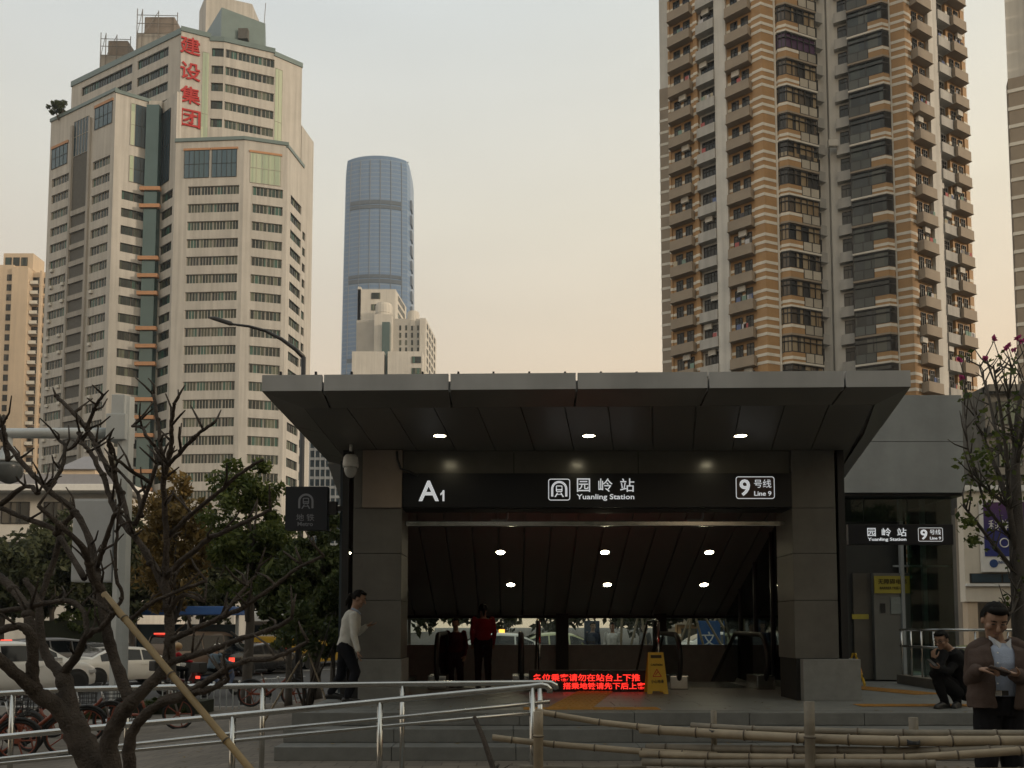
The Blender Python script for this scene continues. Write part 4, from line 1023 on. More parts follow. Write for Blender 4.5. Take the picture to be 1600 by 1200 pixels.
mat('bay_panel_lit',(.42,.39,.33),.5,var=.15,scale=.9,rand=.25); mat('bay_panel_shaded',(.09,.10,.095),.45,var=.15,scale=.9,rand=.4)  # lit and shaded copies of one breast panel, light put into the colour
mat('purple_film',(.075,.035,.09),.3,var=.1)
S = P(1046,88.2,300); K = P(1194,81.2,300); NT = P(1298,84.2,300); KR = P(1421,80.8,300); E = P(1516,86,300)
zfl = at(1240,229,82.3).z
PURPLE = round((at(1240,118,82.3).z-zfl)/FL)
def fr(A,Bp,px,py=300): return u_of(A,Bp,px,py)/math.hypot(Bp[0]-A[0],Bp[1]-A[1])
bl = [('stripe',0,fr(S,K,1049)),('brown',fr(S,K,1049),fr(S,K,1086)),('stripe',fr(S,K,1086),fr(S,K,1092)),('white',fr(S,K,1092),fr(S,K,1121)),('pier',fr(S,K,1121),fr(S,K,1139)),('brown',fr(S,K,1139),fr(S,K,1179)),('stripe',fr(S,K,1179),1)]
m_ = lambda px: 1-fr(KR,E,px)
br = [('stripe',m_(1516),m_(1510)),('brown',m_(1510),m_(1488)),('white',m_(1488),m_(1469)),('pier',m_(1469),m_(1455)),('brown',m_(1455),m_(1430)),('stripe',m_(1430),m_(1421))]
kl = int((at(1240,720,82).z-zfl)/FL)-1; kh = int((at(1240,0,82).z-zfl)/FL)+1
AT = apartment('apartment_tower', 'tall apartment tower with tan and cream striped tile and glazed bay windows', [S,K,NT,KR,E], 0, zfl, 31, (bl,br), 88, (kl,kh))
# set-back sliver of the same tower at its far left edge
SA,SB = P(1032,94,300),P(1047,93.5,300)
FM_,L_ = facet(SA,SB); b = MB(); c = MB()
zs = at(1035,140,94).z
b.box(0,L_,0,8,0,zs,FM_)
for k in range(int(zs/1.45)): c.box(-.03,L_+.02,-.03,.1,k*1.45+.2,k*1.45+.5,FM_)
b.build('side_wing', brick_dk, AT.o); tag(c.build('side_wing_bands', cream, AT.o),kind='stuff')
MB().box(0,L_,0.3,8,zs,90,FM_).build('side_wing_upper', grey_r, AT.o)
q = at(1300,226,83.6); bx_ = MB().bbox(q.x-.5,q.x+.5,83.2,83.6,q.z-.35,q.z+.35,.05).build('air_conditioner', MATS['ac_white'], AT.o)
# second apartment tower cut by the right edge of the view
SX = at(1588,200,62).x
b2 = Tower('apartment_block', 'striped tan apartment block at the far right behind the flowering tree', (SX+9,66,0))
FM_,L_ = facet((SX,62.8),(SX+1.8,62)); 
for k in range(60):
    z = k*1.45
    if z > at(1579,140,62).z: break
    b2.w.box(0,L_,-.0,1,z,z+1.45,FM_)
b2.wall(brick_dk,'tile_wall')
b2.w.prism([(SX+.1,63),(SX+16,61.9),(SX+20,73),(SX*73/63+1.0,73)],0,88); b2.wall(grey_r,'rear_wall')
FM2,L2 = facet((SX+1.8,62),(SX+15,61.3))
for k in range(60):
    z = k*1.45; 
    if z > 86: break
    b2.w.box(0,L2,-.01,1,z,z+1.1,FM2)
b2.wall(brick_dk,'front_tiles')
for k in range(60):
    z = k*1.45
    if z > at(1579,140,62).z: break
    for FMx,Lx in ((FM_,L_),(FM2,L2)): b2.w.box(-.08,Lx,-.06,.1,z+.25,z+.52,FMx)
b2.wall(cream,'cream_bands')
for k in range(7,29):
    for uu in (3,7.5): b2.put(strip_mesh('hw2',2.2,1.5,3,win_home,frame_dk,.06,.7),FM2,uu,-.12,k*2.9+1)

# ----------------------------------------------------------------- tall blue glass tower far away
KY = 790
def kk_mat():
    m = bpy.data.materials.new('curtain_wall'); m.use_nodes = True; n = m.node_tree.nodes; l = m.node_tree.links; b = n['Principled BSDF']
    geo = n.new('ShaderNodeNewGeometry'); sp = n.new('ShaderNodeSeparateXYZ'); l.new(geo.outputs['Position'], sp.inputs[0])
    md = n.new('ShaderNodeMath'); md.operation='PINGPONG'; md.inputs[1].default_value = 2.1; l.new(sp.outputs['Z'], md.inputs[0])
    gt = n.new('ShaderNodeMath'); gt.operation='GREATER_THAN'; gt.inputs[1].default_value = 1.55; l.new(md.outputs[0], gt.inputs[0])
    nz_ = n.new('ShaderNodeTexNoise'); nz_.inputs['Scale'].default_value = .03; nz_.inputs['Detail'].default_value = 6; l.new(geo.outputs['Position'], nz_.inputs[0])
    r = n.new('ShaderNodeValToRGB'); l.new(nz_.outputs[0], r.inputs[0]); r.color_ramp.elements[0].color=(.10,.175,.31,1); r.color_ramp.elements[1].color=(.165,.26,.42,1)
    mx = n.new('ShaderNodeMixRGB'); l.new(gt.outputs[0], mx.inputs[0]); l.new(r.outputs[0], mx.inputs[1]); mx.inputs[2].default_value=(.20,.27,.37,1)
    l.new(mx.outputs[0], b.inputs['Base Color']); b.inputs['Roughness'].default_value=.3; b.inputs['Specular IOR Level'].default_value=.2
    return m
kkm = kk_mat()
kcx = at(591,600,KY).x; ktop = at(591,243,KY-29).z
kk = thing('glass_skyscraper', 'very tall slim blue glass skyscraper with a rounded top and two dark bands', 'skyscraper', (kcx,KY,0))
def kk_ring(z):
    t = z/ktop
    hw = lerp(mpp(KY)*56.5, mpp(KY)*51, t**2)
    if t > .97: hw *= 1-.03*((t-.97)/.03)**2
    hd = 22; pts=[]
    for i in range(13):      # bowed front
        s = -1+2*i/12; pts.append((kcx+hw*.93*s, KY-hd-7*(1-s*s)))
    pts += [(kcx+hw,KY-hd+8),(kcx+hw,KY+hd-8),(kcx+hw*.9,KY+hd),(kcx-hw*.9,KY+hd),(kcx-hw,KY+hd-8),(kcx-hw,KY-hd+8)]
    return pts
b = MB(); zs_ = [0,60,120,180,240,300,360,400,ktop*.955,ktop*.975,ktop*.99,ktop]
rings = [kk_ring(z) for z in zs_]; n_ = len(rings[0]); vs = []; fs = []
for z,r_ in zip(zs_,rings):
    for i,p in enumerate(r_):
        drop = 0
        if z > ktop*.95: drop = 2.5*((p[0]-kcx)/34)**4*((z/ktop-.95)/.05)
        vs.append((p[0],p[1],z-drop))
for j in range(len(zs_)-1):
    for i in range(n_): fs.append((j*n_+i,j*n_+(i+1)%n_,(j+1)*n_+(i+1)%n_,(j+1)*n_+i))
fs.append(tuple(range((len(zs_)-1)*n_,len(zs_)*n_))); b.add(vs,fs); b.build('glass_body', kkm, kk)
kfin = mat('blue_fin',(.10,.135,.185),.5,var=0)
for i in range(1,12,2):
    b = MB(); b.tube([(kk_ring(z)[i][0],kk_ring(z)[i][1]-.2,z) for z in zs_[:-1]],.42,4); b.build('fin', kfin, kk)
kband = mat('plant_floor_band',(.06,.085,.115),.5,var=0)
for ya,yb in ((314,320),(322,327),(430,435),(437,443),(560,566)):
    za,zb = at(591,yb,KY-27).z, at(591,ya,KY-27).z; r_ = kk_ring((za+zb)/2)[1:12]
    b = MB(); m = len(r_); b.add([(p[0],p[1]-.5,za) for p in r_]+[(p[0],p[1]-.5,zb) for p in r_]+[(p[0],p[1]+2,za) for p in r_]+[(p[0],p[1]+2,zb) for p in r_],
        [(i,i+1,m+i+1,m+i) for i in range(m-1)]+[(m+i,m+i+1,3*m+i+1,3*m+i) for i in range(m-1)]+[(2*m+i+1,2*m+i,i,i+1) for i in range(m-1)]); b.build('plant_floor', kband, kk)
for px,s in ((572,-1),(622,1)):
    q = at(px,244,KY-20); b = MB(); b.box(q.x-2,q.x+2,KY-12,KY-8,ktop-6,ktop+2.5); b.tube([(q.x,KY-10,ktop+1),(q.x+s*9,KY-10,ktop+4.5)],.5,5); b.tube([(q.x,KY-10,ktop+1),(q.x-s*4,KY-10,ktop+2.5)],.7,5); b.build('roof_crane', kband, kk)
# wing fins along the right edge
for k in range(24):
    z = 60+k*15.; r_ = kk_ring(z); MB().box(r_[13][0]-.5,r_[13][0]+1.4,KY-16,KY-6,z,z+9).build('edge_louvre', kfin, kk)

# ----------------------------------------------------------------- white stepped building before it
WY = 300
wm = mat('white_render',(.62,.60,.555),.7,var=.08,scale=.2,streak=.15); wg = mat('white_tile_grey',(.42,.41,.385),.7,var=.1,scale=.3)
WB = thing('stepped_white_building', 'white stepped office building standing before the blue skyscraper', 'building', (at(612,700,WY).x,WY,0))
def wbox(xa,xb,yt,Y,m,dep=14,name='block',z0=0,yb=None):
    p = at(xa,yt,Y); q = at(xb,yt,Y); zz = at((xa+xb)/2,yb,Y).z if yb else z0
    return MB().box(p.x,q.x,Y,Y+dep,zz,p.z).build(name, m, WB)
blk = MB(); 
pA,pB,pC = at(559,452,WY+10),at(618,457,WY+10),at(634,478,WY+26)
MB().prism([(pA.x,WY+10),(pB.x,WY+10),(pC.x,WY+28),(pA.x+6,WY+32)],0,pA.z).build('rear_block', wm, WB)
wbox(559,564,448,WY+10,wm,4,'rear_block_fin')
wbox(557,587,500,WY+4,wg,12); wbox(585,612,491,WY-1,wm,12); wbox(609,661,498,WY+3,wg,14)
pA,pB,pC = at(656,497,WY+1),at(665,499,WY+1),at(681,524,WY+22)
MB().prism([(pA.x,WY+1),(pB.x,WY+1),(pC.x,WY+24),(pA.x,WY+26)],0,pA.z).build('right_wing', wm, WB)
wbox(550,600,549,WY-6,wm,12,'podium'); wbox(606,660,549,WY-6,wm,12,'podium'); wbox(597,609,503,WY-3.,MATS['teal_glass'],3,'glass_slot')
for px,py,r_ in ((600,480,14),(646,492,10)):
    q = at(px,py,WY+5); qq = r_*mpp(WY)
    MB().lathe([(qq*.95,-5),(qq*.95,-3),(qq,-2.9),(qq,0),(qq*.93,.05),(qq*.9,.9),(qq*.7,1.1),(.1,1.3)],18,Matrix.Translation((q.x,WY+5,q.z))).build('roof_drum', wm, WB)
wfm = strip_mesh('wb',3.4,2.4,2,win_office,frame_dk)
for px,py,Y in ((581,462,WY+9.8),(581,480,WY+9.8),(644,562,WY-6.2),(644,580,WY-6.2),(644,598,WY-6.2),(642,616,WY-6.2)):
    q = at(px,py,Y); inst('window', wfm, WB, MW[WB.name].inverted() @ Matrix.Translation((q.x-.2,Y,q.z-1.2)))
for i in range(4):
    for k in range(5):
        q = at(624+i*9.2,508+k*11.5,WY+2.9); inst('window', strip_mesh('ws',.7,1.9,1,win_office,frame_dk), WB, MW[WB.name].inverted() @ Matrix.Translation((q.x,WY+2.9,q.z-2)))
FMw,Lw = facet((at(665,499,WY+1).x,WY+1),(at(681,524,WY+22).x,WY+24))
for i in range(4):
    for k in range(9): inst('window', strip_mesh('wr',2.6,1.9,2,win_office,frame_dk), WB, MW[WB.name].inverted() @ FMw @ Matrix.Translation((2.5+i*5,-.1,at(670,520+k*13,WY+8).z)))
FMw,Lw = facet((at(618,457,WY+10).x,WY+10),(at(634,478,WY+26).x,WY+28))
for k in range(4): inst('window', strip_mesh('wr2',11,1.9,5,win_office,frame_dk), WB, MW[WB.name].inverted() @ FMw @ Matrix.Translation((4,-.1,at(625,476+k*13,WY+18).z)))

# ----------------------------------------------------------------- grey grid office block behind the station
GY = 230
gb = Tower('grid_office_block', 'blue grey office block with a tight grid of windows behind the metro sign', (at(520,700,GY).x,GY,0))
xa,xb = at(484,700,GY).x, at(640,700,GY).x; zt = at(500,668,GY).z
gb.w.box(xa,xb,GY+.3,GY+20,0,zt)
NX = 19; wv = (xb-xa)/NX
for k in range(40):
    z = zt-1.2-2.7*k
    if z < 4: break
    gb.w.box(xa,xb,GY,GY+.4,z,z+.75)
    if at(500,700,GY).z-60 < z:
        for i in range(NX):
            if k < 19: inst('window', strip_mesh('gg',wv-.32,1.95,2,win_dkblue,frame_dk), gb.o, gb.inv @ Matrix.Translation((xa+wv*i+.16,GY+.15,z-1.95)))
for i in range(NX+1): gb.w.box(xa+wv*i-.16,xa+wv*i+.16,GY-.12,GY+.4,0,zt)
gb.wall(mat('blue_grey_frame',(.30,.33,.36),.6,var=.1,scale=.4))

# ----------------------------------------------------------------- cream apartment block at the far left
RY = 240
rb = Tower('cream_apartment_block', 'slim cream apartment block with stacked balconies left of the office tower', (at(30,700,RY).x,RY,0))
ca = mat('cream_render',(.62,.50,.37),.7,var=.08,scale=.2,streak=.12)
za = at(20,412,RY).z; zb = at(50,420,RY).z
x0,x1,x2,x3 = at(-60,600,RY).x,at(12,600,RY).x,at(37,600,RY).x,at(68,600,RY).x
rb.w.box(x0,x1,RY+.8,RY+16,0,za); rb.w.box(x1,x2,RY,RY+16,0,za-1); rb.w.box(x2,x3,RY+2.4,RY+18,0,zb); rb.w.box(at(52,600,RY).x,at(55,600,RY).x,RY+1.2,RY+3,0,zb)
rb.w.box(x1-4,at(38,600,RY).x,RY+2,RY+8,za-1,at(20,391,RY).z)
for k in range(32):
    z = zb-4.2-3.05*k
    if z < 10: break
    me = me_cache.setdefault('rbal', MB().box(0,2.4,-1.5,0,0,.15).box(0,2.4,-1.5,-1.42,.15,1.0).box(0,.08,-1.4,0,.15,1).mesh('balcony', cream))
    inst('balcony', me, rb.o, rb.inv @ Matrix.Translation((x2+.15,RY+2.4,z)))
    inst('window', strip_mesh('rbw',2.3,2.1,2,win_home,frame_dk), rb.o, rb.inv @ Matrix.Translation((x2+.2,RY+2.3,z+.5)))
    inst('window', strip_mesh('rbx',2.2,1.7,2,win_office,frame_dk), rb.o, rb.inv @ Matrix.Translation((at(56,600,RY).x,RY+2.3,z+.7)))
    inst('window', strip_mesh('rby',1.6,1.9,2,win_home,frame_dk), rb.o, rb.inv @ Matrix.Translation((at(2,600,RY).x,RY+.7,z+.9)))
    rb.w.box(at(55.5,600,RY).x,x3+.3,RY+2.1,RY+2.6,z-.25,z+.1)
rb.wall(ca)
for i in range(3): inst('window', strip_mesh('rbt',1.9,2.6,1,win_office,frame_dk), rb.o, rb.inv @ Matrix.Translation((x1-3.4+2.4*i,RY+1.9,za+.2)))
# ================================================================= low buildings
cy = 62
lb_ = thing('low_white_building', 'low white building with a flat overhanging roof behind the traffic', 'building', (at(60,900,cy).x,cy,-.6))
za = at(60,757,cy).z; x0,x1 = at(-120,760,cy).x, at(203,760,cy).x
part('wall', lambda b: b.box(x0,x1-1,cy+1.5,cy+14,-.7,za-.3), wm, lb_)
part('flat_roof', lambda b: b.bbox(x0,x1,cy,cy+15,za-.45,za+.05,.05), white_paint, lb_)
part('roof_screen', lambda b: b.box(x0,x1-.6,cy+1,cy+1.3,za+.05,at(60,737,cy).z), mat('slate_screen',(.25,.25,.27),.6,var=.1), lb_)
xa,xb = at(62,760,cy).x, at(116,760,cy).x; zt = at(90,722,cy).z; zp = at(90,684,cy).z
part('roof_hut', lambda b: b.box(xa,xb,cy+3,cy+6,za,zt), ca, lb_)
part('hut_roof', lambda b: b.add([(xa-.3,cy+2.7,zt),(xb+.3,cy+2.7,zt),(xb+.3,cy+6.3,zt),(xa-.3,cy+6.3,zt),((xa+xb)/2-.4,cy+4.5,zp-.5),((xa+xb)/2+.4,cy+4.5,zp-.5)],[(0,1,5,4),(1,2,5),(2,3,4,5),(3,0,4),(3,2,1,0)]), MATS['slate_screen'], lb_)
for i in range(7):
    for k in range(2): inst('window', strip_mesh('lw',2.2,1.7,3,win_home,frame_dk), lb_, MW[lb_.name].inverted() @ Matrix.Translation((x1-4-3.3*i,cy+1.4,za-2.8-3.1*k)))

BY = 42
sb_ = thing('shop_building', 'cream low shop building with a blue and purple billboard on its front', 'building', (at(1560,940,BY).x,BY,0))
x0 = at(1506,850,BY).x; x1 = x0+46; zt = at(1560,768,BY).z
shopw = mat('shop_cream',(.70,.645,.55),.7,var=.1,scale=.8,streak=.12)
part('wall', lambda b: b.box(x0,x1,BY,BY+.5,at(1560,940,BY).z,zt), shopw, sb_)
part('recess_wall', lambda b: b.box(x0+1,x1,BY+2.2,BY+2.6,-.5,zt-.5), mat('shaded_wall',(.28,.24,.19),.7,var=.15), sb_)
part('roof', lambda b: b.bbox(x0-.2,x1,BY-.2,BY+9,zt,zt+.3,.04), white_paint, sb_)
for px in (1514,1565,1620): 
    xx = at(px,950,BY).x; part('pillar', lambda b: b.box(xx,xx+.5,BY+.1,BY+.6,-.5,at(1560,940,BY).z), ca, sb_)
part('window_slot', lambda b: b.box(at(1515,900,BY).x,x0+8,BY-.06,BY+.1,at(1560,911,BY).z,at(1560,896,BY).z), frame_dk, sb_)
for i in range(4): part('window', lambda b: b.box(at(1517,900,BY).x+1.6*i,at(1517,900,BY).x+1.6*i+1.5,BY-.09,BY-.05,at(1560,910,BY).z,at(1560,897,BY).z), win_dkblue, sb_)
part('string_course', lambda b: b.box(x0,x1,BY-.15,BY+.01,at(1560,916,BY).z,at(1560,912,BY).z), white_paint, sb_)
# unseen long wing added to the shop building to shade the street
part('shade_wing', lambda b: b.box(33,70,-30,BY-4,-.5,15), ca, sb_)
bb = thing('billboard', 'blue and purple billboard with a white ring and a round badge below', 'billboard', (at(1570,870,BY).x,BY-.3,at(1560,893,BY).z))
def bbm():
    m = bpy.data.materials.new('billboard_print'); m.use_nodes=True; n=m.node_tree.nodes; l=m.node_tree.links; b=n['Principled BSDF']
    g=n.new('ShaderNodeNewGeometry'); s=n.new('ShaderNodeSeparateXYZ'); l.new(g.outputs['Position'],s.inputs[0])
    mr=n.new('ShaderNodeMapRange'); mr.inputs[1].default_value=at(1560,868,BY).z; mr.inputs[2].default_value=at(1560,785,BY).z; l.new(s.outputs['Z'],mr.inputs[0])
    r=n.new('ShaderNodeValToRGB'); l.new(mr.outputs[0],r.inputs[0]); e=r.color_ramp.elements; e[0].color=(.02,.035,.20,1); e[1].color=(.085,.03,.11,1); x=e.new(.45); x.color=(.025,.025,.15,1)
    l.new(r.outputs[0],b.inputs['Base Color']); b.inputs['Roughness'].default_value=.4; return m
bx0,bx1 = at(1533,830,BY).x, at(1690,830,BY).x
part('frame', lambda b: b.box(bx0-.12,bx1+.1,BY-.25,BY-.05,at(1560,894,BY).z,at(1560,783,BY).z), white_paint, bb)
part('poster', lambda b: b.box(bx0,bx1,BY-.28,BY-.24,at(1560,870,BY).z,at(1560,786,BY).z), bbm(), bb)
q = at(1564,849,BY); T = Matrix.Translation((q.x,BY-.3,q.z)) @ Matrix.Rotation(R(90),4,'X')
part('ring', lambda b: b.torus(.22,.03,24,6,T), white_paint, bb)
q = at(1548,881,BY); T = Matrix.Translation((q.x,BY-.27,q.z)) @ Matrix.Rotation(R(90),4,'X')
part('round_badge', lambda b: b.lathe([(.21,-.01),(.21,.01)],24,T), mat('badge_blue',(.02,.06,.2),.4,var=0), bb)
a_,b_,c_,d_ = box_px(1545,1580,812,830,BY-.29); lettering('科学',a_,BY-.29,b_,c_,d_,white_paint,bb)
a_,b_,c_,d_ = box_px(1558,1582,876,881,BY-.27); lettering('UNIVERSITY',a_,BY-.27,b_,c_,d_,MATS['badge_blue'],bb)
# weathered block behind the flowering tree
OB = Tower('old_grey_block', 'weathered dark grey apartment block with green window glass behind the flowering tree', (at(1580,800,58).x,58,0))
x0 = at(1543,650,58).x; zt = at(1560,602,58).z
OB.w.box(x0,x0+16,58.3,68,0,zt)
for k in range(6): OB.w.box(x0,x0+16,57.7,58.5,zt-.5-3*k,zt-3*k)
OB.wall(mat('old_grey',(.13,.125,.11),.8,var=.3,scale=.8,streak=.3))
for k in range(6):
    for i in range(5): inst('window', strip_mesh('ob',1.7,1.7,2,mat_window('green_glass',[(.10,.13,.10),(.3,.34,.28),(.05,.07,.055)]) if 'green_glass' not in MATS else MATS['green_glass'],frame_dk), OB.o, OB.inv @ Matrix.Translation((x0+.8+2.3*i,58.15,zt-2.8-3*k)))
# grass bank
b = MB(); xs=[9.5+.8*i for i in range(20)]; ys=[17+.9*j for j in range(14)]
b.add([(x,y,.02+.9*smooth(9.5,14,x)*smooth(17,22,y)+.04*math.sin(x*3+y)) for y in ys for x in xs],[(j*20+i,j*20+i+1,(j+1)*20+i+1,(j+1)*20+i) for j in range(13) for i in range(19)])
tag(b.build('grass_bank', mat('grass',(.10,.11,.03),.9,var=.35,scale=3,bump=.6), None, True), kind='structure')

# ================================================================= vegetation
bark = mat('bark',(.085,.07,.059),.9,var=.5,scale=11,bump=1.0,spec=.2)
bark_grey = mat('bark_grey',(.075,.065,.055),.9,var=.3,scale=6,bump=.7)
leaf_green = mat_leaf('leaf_green',(.036,.060,.016),(.15,.18,.046))
leaf_dark = mat_leaf('leaf_dark',(.028,.046,.016),(.10,.12,.038))
leaf_yellow = mat_leaf('leaf_autumn',(.10,.075,.03),(.30,.205,.07))
leaf_far = mat_leaf('leaf_far',(.035,.045,.022),(.085,.095,.045))
leaf_hedge = mat_leaf('leaf_hedge',(.03,.05,.012),(.09,.11,.03))
petal = mat_leaf('petal_pink',(.30,.03,.12),(.50,.10,.25),.5,.5)
def leaves(c, rad, n, size, m, name, parent, clumps=60, seed=0, shell=.3, squash=1., gap=.0, drop=None):
    """crown: leaf faces gathered in clumps spread through an uneven volume"""
    rs = np.random.RandomState(seed)
    d = rs.normal(size=(clumps,3)); d /= np.linalg.norm(d,axis=1)[:,None]
    rr = (shell+(1-shell)*rs.rand(clumps))**.8
    cc = d*rr[:,None]*np.array(rad)*.90
    cr_ = (.15+.24*rs.rand(clumps)**1.5)*min(rad)
    k = rs.randint(0,clumps,n)
    o = rs.normal(size=(n,3))*.55; ln = np.linalg.norm(o,axis=1); o /= np.maximum(1,ln)[:,None]
    pos = np.array(c)+cc[k]+o*cr_[k][:,None]*np.array([1,1,.8])
    a = rs.normal(size=(n,3)); a[:,2] -= .25; a /= np.linalg.norm(a,axis=1)[:,None]
    t = rs.normal(size=(n,3)); bvec = np.cross(a,t); bvec /= np.linalg.norm(bvec,axis=1)[:,None]
    s = size*(.6+.8*rs.rand(n))[:,None]
    V = np.empty((n,4,3)); V[:,0]=pos-a*s; V[:,1]=pos+bvec*s*.42; V[:,2]=pos+a*s; V[:,3]=pos-bvec*s*.42
    me = bpy.data.meshes.new(name); me.vertices.add(n*4); me.vertices.foreach_set('co',V.ravel())
    me.loops.add(n*4); me.loops.foreach_set('vertex_index',np.arange(n*4)); me.polygons.add(n)
    me.polygons.foreach_set('loop_start',np.arange(n)*4); me.polygons.foreach_set('loop_total',np.full(n,4)); me.materials.append(m); me.update(); me.validate()
    Mi = MW[parent.name].inverted(); me.transform(Mi)
    return inst(name, me, parent)
def tree(label, x, y, h, rad, cz, lm, seed, n=9000, size=.09, trunk_r=.14, group=None, bm=None, clumps=75, name='street_tree', lean=0.):
    g = hz(x,y); o = thing(name, label, 'tree', (x,y,g), 0, group); rs = random.Random(seed)
    b = MB(); top = Vector((x+lean,y,g+cz)); base = Vector((x,y,g-.05))
    mid = base.lerp(top,.5)+Vector((rs.uniform(-.2,.2),rs.uniform(-.2,.2),0))
    b.tube([base,base+Vector((0,0,.3)),mid,top,top+Vector((0,0,rad[2]*.5))],[trunk_r*1.3,trunk_r,trunk_r*.85,trunk_r*.6,trunk_r*.2],9)
    for i in range(9):
        a = rs.uniform(0,6.28); t = rs.uniform(.45,1.); s = base.lerp(top,t)
        e = top+Vector((math.cos(a)*rad[0]*rs.uniform(.4,.85),math.sin(a)*rad[1]*rs.uniform(.4,.85),rs.uniform(-.5,.75)*rad[2]))
        m_ = s.lerp(e,.5)+Vector((0,0,.12*rad[2])); b.tube([s,m_,e],[trunk_r*.5,trunk_r*.32,trunk_r*.1],6)
    b.build('trunk', bm or bark_grey, o, True)
    cr_ = leaves((top.x,top.y,top.z+.15*rad[2]),rad,n,size,lm,'crown',o,clumps,seed); tag(cr_, kind='stuff')
    return o
def ptree(px, pyt, pyb, Y, wpx, label, lm, seed, **kw):
    """tree whose crown spans these photo rows, at distance Y"""
    t = at(px,pyt,Y); bt = at(px,pyb,Y); rz = (t.z-bt.z)/2; rx = wpx/2*mpp(Y)
    return tree(label,t.x,Y,0,(rx,rx*.9,rz),(t.z+bt.z)/2-hz(t.x,Y)-.1*rz,lm,seed,**kw)
tag(leaves(tuple(at(94,168,158.5)),(2.9,2,1.7),2600,.22,leaf_dark,'foliage',RB,22,2),kind='stuff')
ptree(278,728,985,24.5,150,'bushy tree with yellow brown autumn leaves beside the traffic pole',leaf_yellow,3,n=7500,size=.095)
ptree(392,710,975,22.8,150,'dense green tree between the autumn tree and the metro sign',leaf_green,5,n=11000,size=.09)
ptree(498,780,1010,20.5,120,'dark green tree behind the hanging metro sign',leaf_dark,8,n=9500,size=.09)
ptree(455,850,1030,19.5,110,'low dark shrubby tree beside the woman in the white jumper',leaf_dark,11,n=10000,size=.08,trunk_r=.08)
ptree(522,880,1040,17.5,70,'narrow dark bush against the left glass wall of the entrance',leaf_dark,12,n=9000,size=.07,trunk_r=.06)
ptree(215,800,985,36,120,'dull brown green tree across the road behind the traffic pole',leaf_far,14,n=7000,size=.16)
ptree(85,800,975,44,150,'dark tree across the road before the low white building',leaf_far,15,n=7000,size=.2)
ptree(10,830,985,40,120,'dark tree across the road at the end of the gantry arm',leaf_far,16,n=6000,size=.18)
ptree(150,860,985,48,120,'small dark tree across the road under the white building roof',leaf_far,17,n=5000,size=.2)
ptree(320,850,985,46,130,'dark tree across the road behind the blue roofed coach',leaf_far,18,n=6000,size=.2)
ptree(440,870,990,50,130,'dark tree across the road behind the yellow taxi',leaf_far,19,n=6000,size=.22)
for k,px in enumerate((640,760,880,1000,1120,1240,1360)):
    ptree(px,880,995,60,170,'dark roadside tree seen under the sloping ceiling, tree %s from the left of the glass' % ('one','two','three','four','five','six','seven')[k] if False else 'dark roadside tree beyond the station glass',leaf_far,30+k,n=3500,size=.3,group='trees beyond the station')
# hedge on the far side of the road and low planting by the kerb
def hedge(label, xa, xb, y, z0, h, d, m, n, size, seed):
    o = thing('hedge', label, 'hedge', ((xa+xb)/2,y,z0))
    rs = np.random.RandomState(seed); k = rs.rand(n,3)
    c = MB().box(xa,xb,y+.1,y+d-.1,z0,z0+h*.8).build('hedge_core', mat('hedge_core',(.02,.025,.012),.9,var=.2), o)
    cr_ = leaves(((xa+xb)/2,y+d/2,z0+h/2),((xb-xa)*.5,d*.7,h*.62),n,size,m,'foliage',o,int(90),seed,shell=.0); tag(cr_,kind='stuff'); return o
hedge('clipped olive green hedge along the far side of the road', at(60,960,42).x, at(165,960,42).x, 42, -.63, at(100,950,42).z+.63, 1.5, leaf_hedge, 9000, .14, 4)
hedge('low green planting strip along the pavement edge', onground(292,1095).x, onground(392,1095).x, 19.6, -.5, .38, .9, leaf_hedge, 6000, .05, 6)
hedge('low green planting at the foot of the traffic pole', onground(200,1105).x, onground(285,1105).x, 18.6, -.5, .3, .9, leaf_hedge, 4000, .05, 9)

# ----------------------------------------------------------------- pruned tree in the foreground
PT = thing('pruned_tree', 'bare pruned tree with knobbly grey brown branches in front of the railing', 'tree', (at(185,1415,4.6).x,4.6,-.05))
twk = random.Random(5); SEEDS = []
def branch(pts, d0, d1, kid='branch', leafy=False):
    """pts: (px,py,r_px); depth runs d0..d1"""
    n = len(pts); P_ = []; r_ = []
    for i,(px,py,rp) in enumerate(pts):
        Y = lerp(d0,d1,i/(n-1)); P_.append(at(px,py,Y)); r_.append(rp*.78*mpp(Y)); SEEDS.append((px,py,Y,rp))
    # catmull-rom refine with knobbly radius
    Q=[];Rr=[]
    for i in range(n-1):
        p0=P_[max(i-1,0)];p1=P_[i];p2=P_[i+1];p3=P_[min(i+2,n-1)]
        m = 5
        for j in range(m):
            t=j/m; Q.append(.5*((2*p1)+(p2-p0)*t+(2*p0-5*p1+4*p2-p3)*t*t+(3*p1-p0-3*p2+p3)*t**3)+Vector((twk.uniform(-1,1),twk.uniform(-1,1),twk.uniform(-1,1)))*.0035)
            Rr.append(lerp(r_[i],r_[i+1],t)*twk.uniform(.9,1.13))
    Q.append(P_[-1]); Rr.append(r_[-1]*1.02); Q.append(P_[-1]+(P_[-1]-P_[-2]).normalized()*r_[-1]*.25); Rr.append(r_[-1]*.7)
    return MB().tube(Q,Rr,10).build(kid, bark, PT, True)
D = 4.6
branch([(192,1440,46),(175,1300,36),(158,1215,30),(128,1162,27),(113,1128,22)],D,D,'trunk')
branch([(113,1130,21),(84,1100,17),(56,1082,15),(48,1058,13)],D,D-.1)
branch([(52,1078,13),(22,1050,11),(-20,1015,10)],D-.1,D-.3)
branch([(48,1068,13),(52,1030,11),(50,995,10),(28,978,8),(-10,990,7)],D-.1,D-.25)
branch([(52,1030,10),(44,960,9),(20,920,8),(-10,895,8)],D-.05,D+.2)
branch([(112,1128,18),(104,1085,16),(98,1050,14)],D,D+.1)
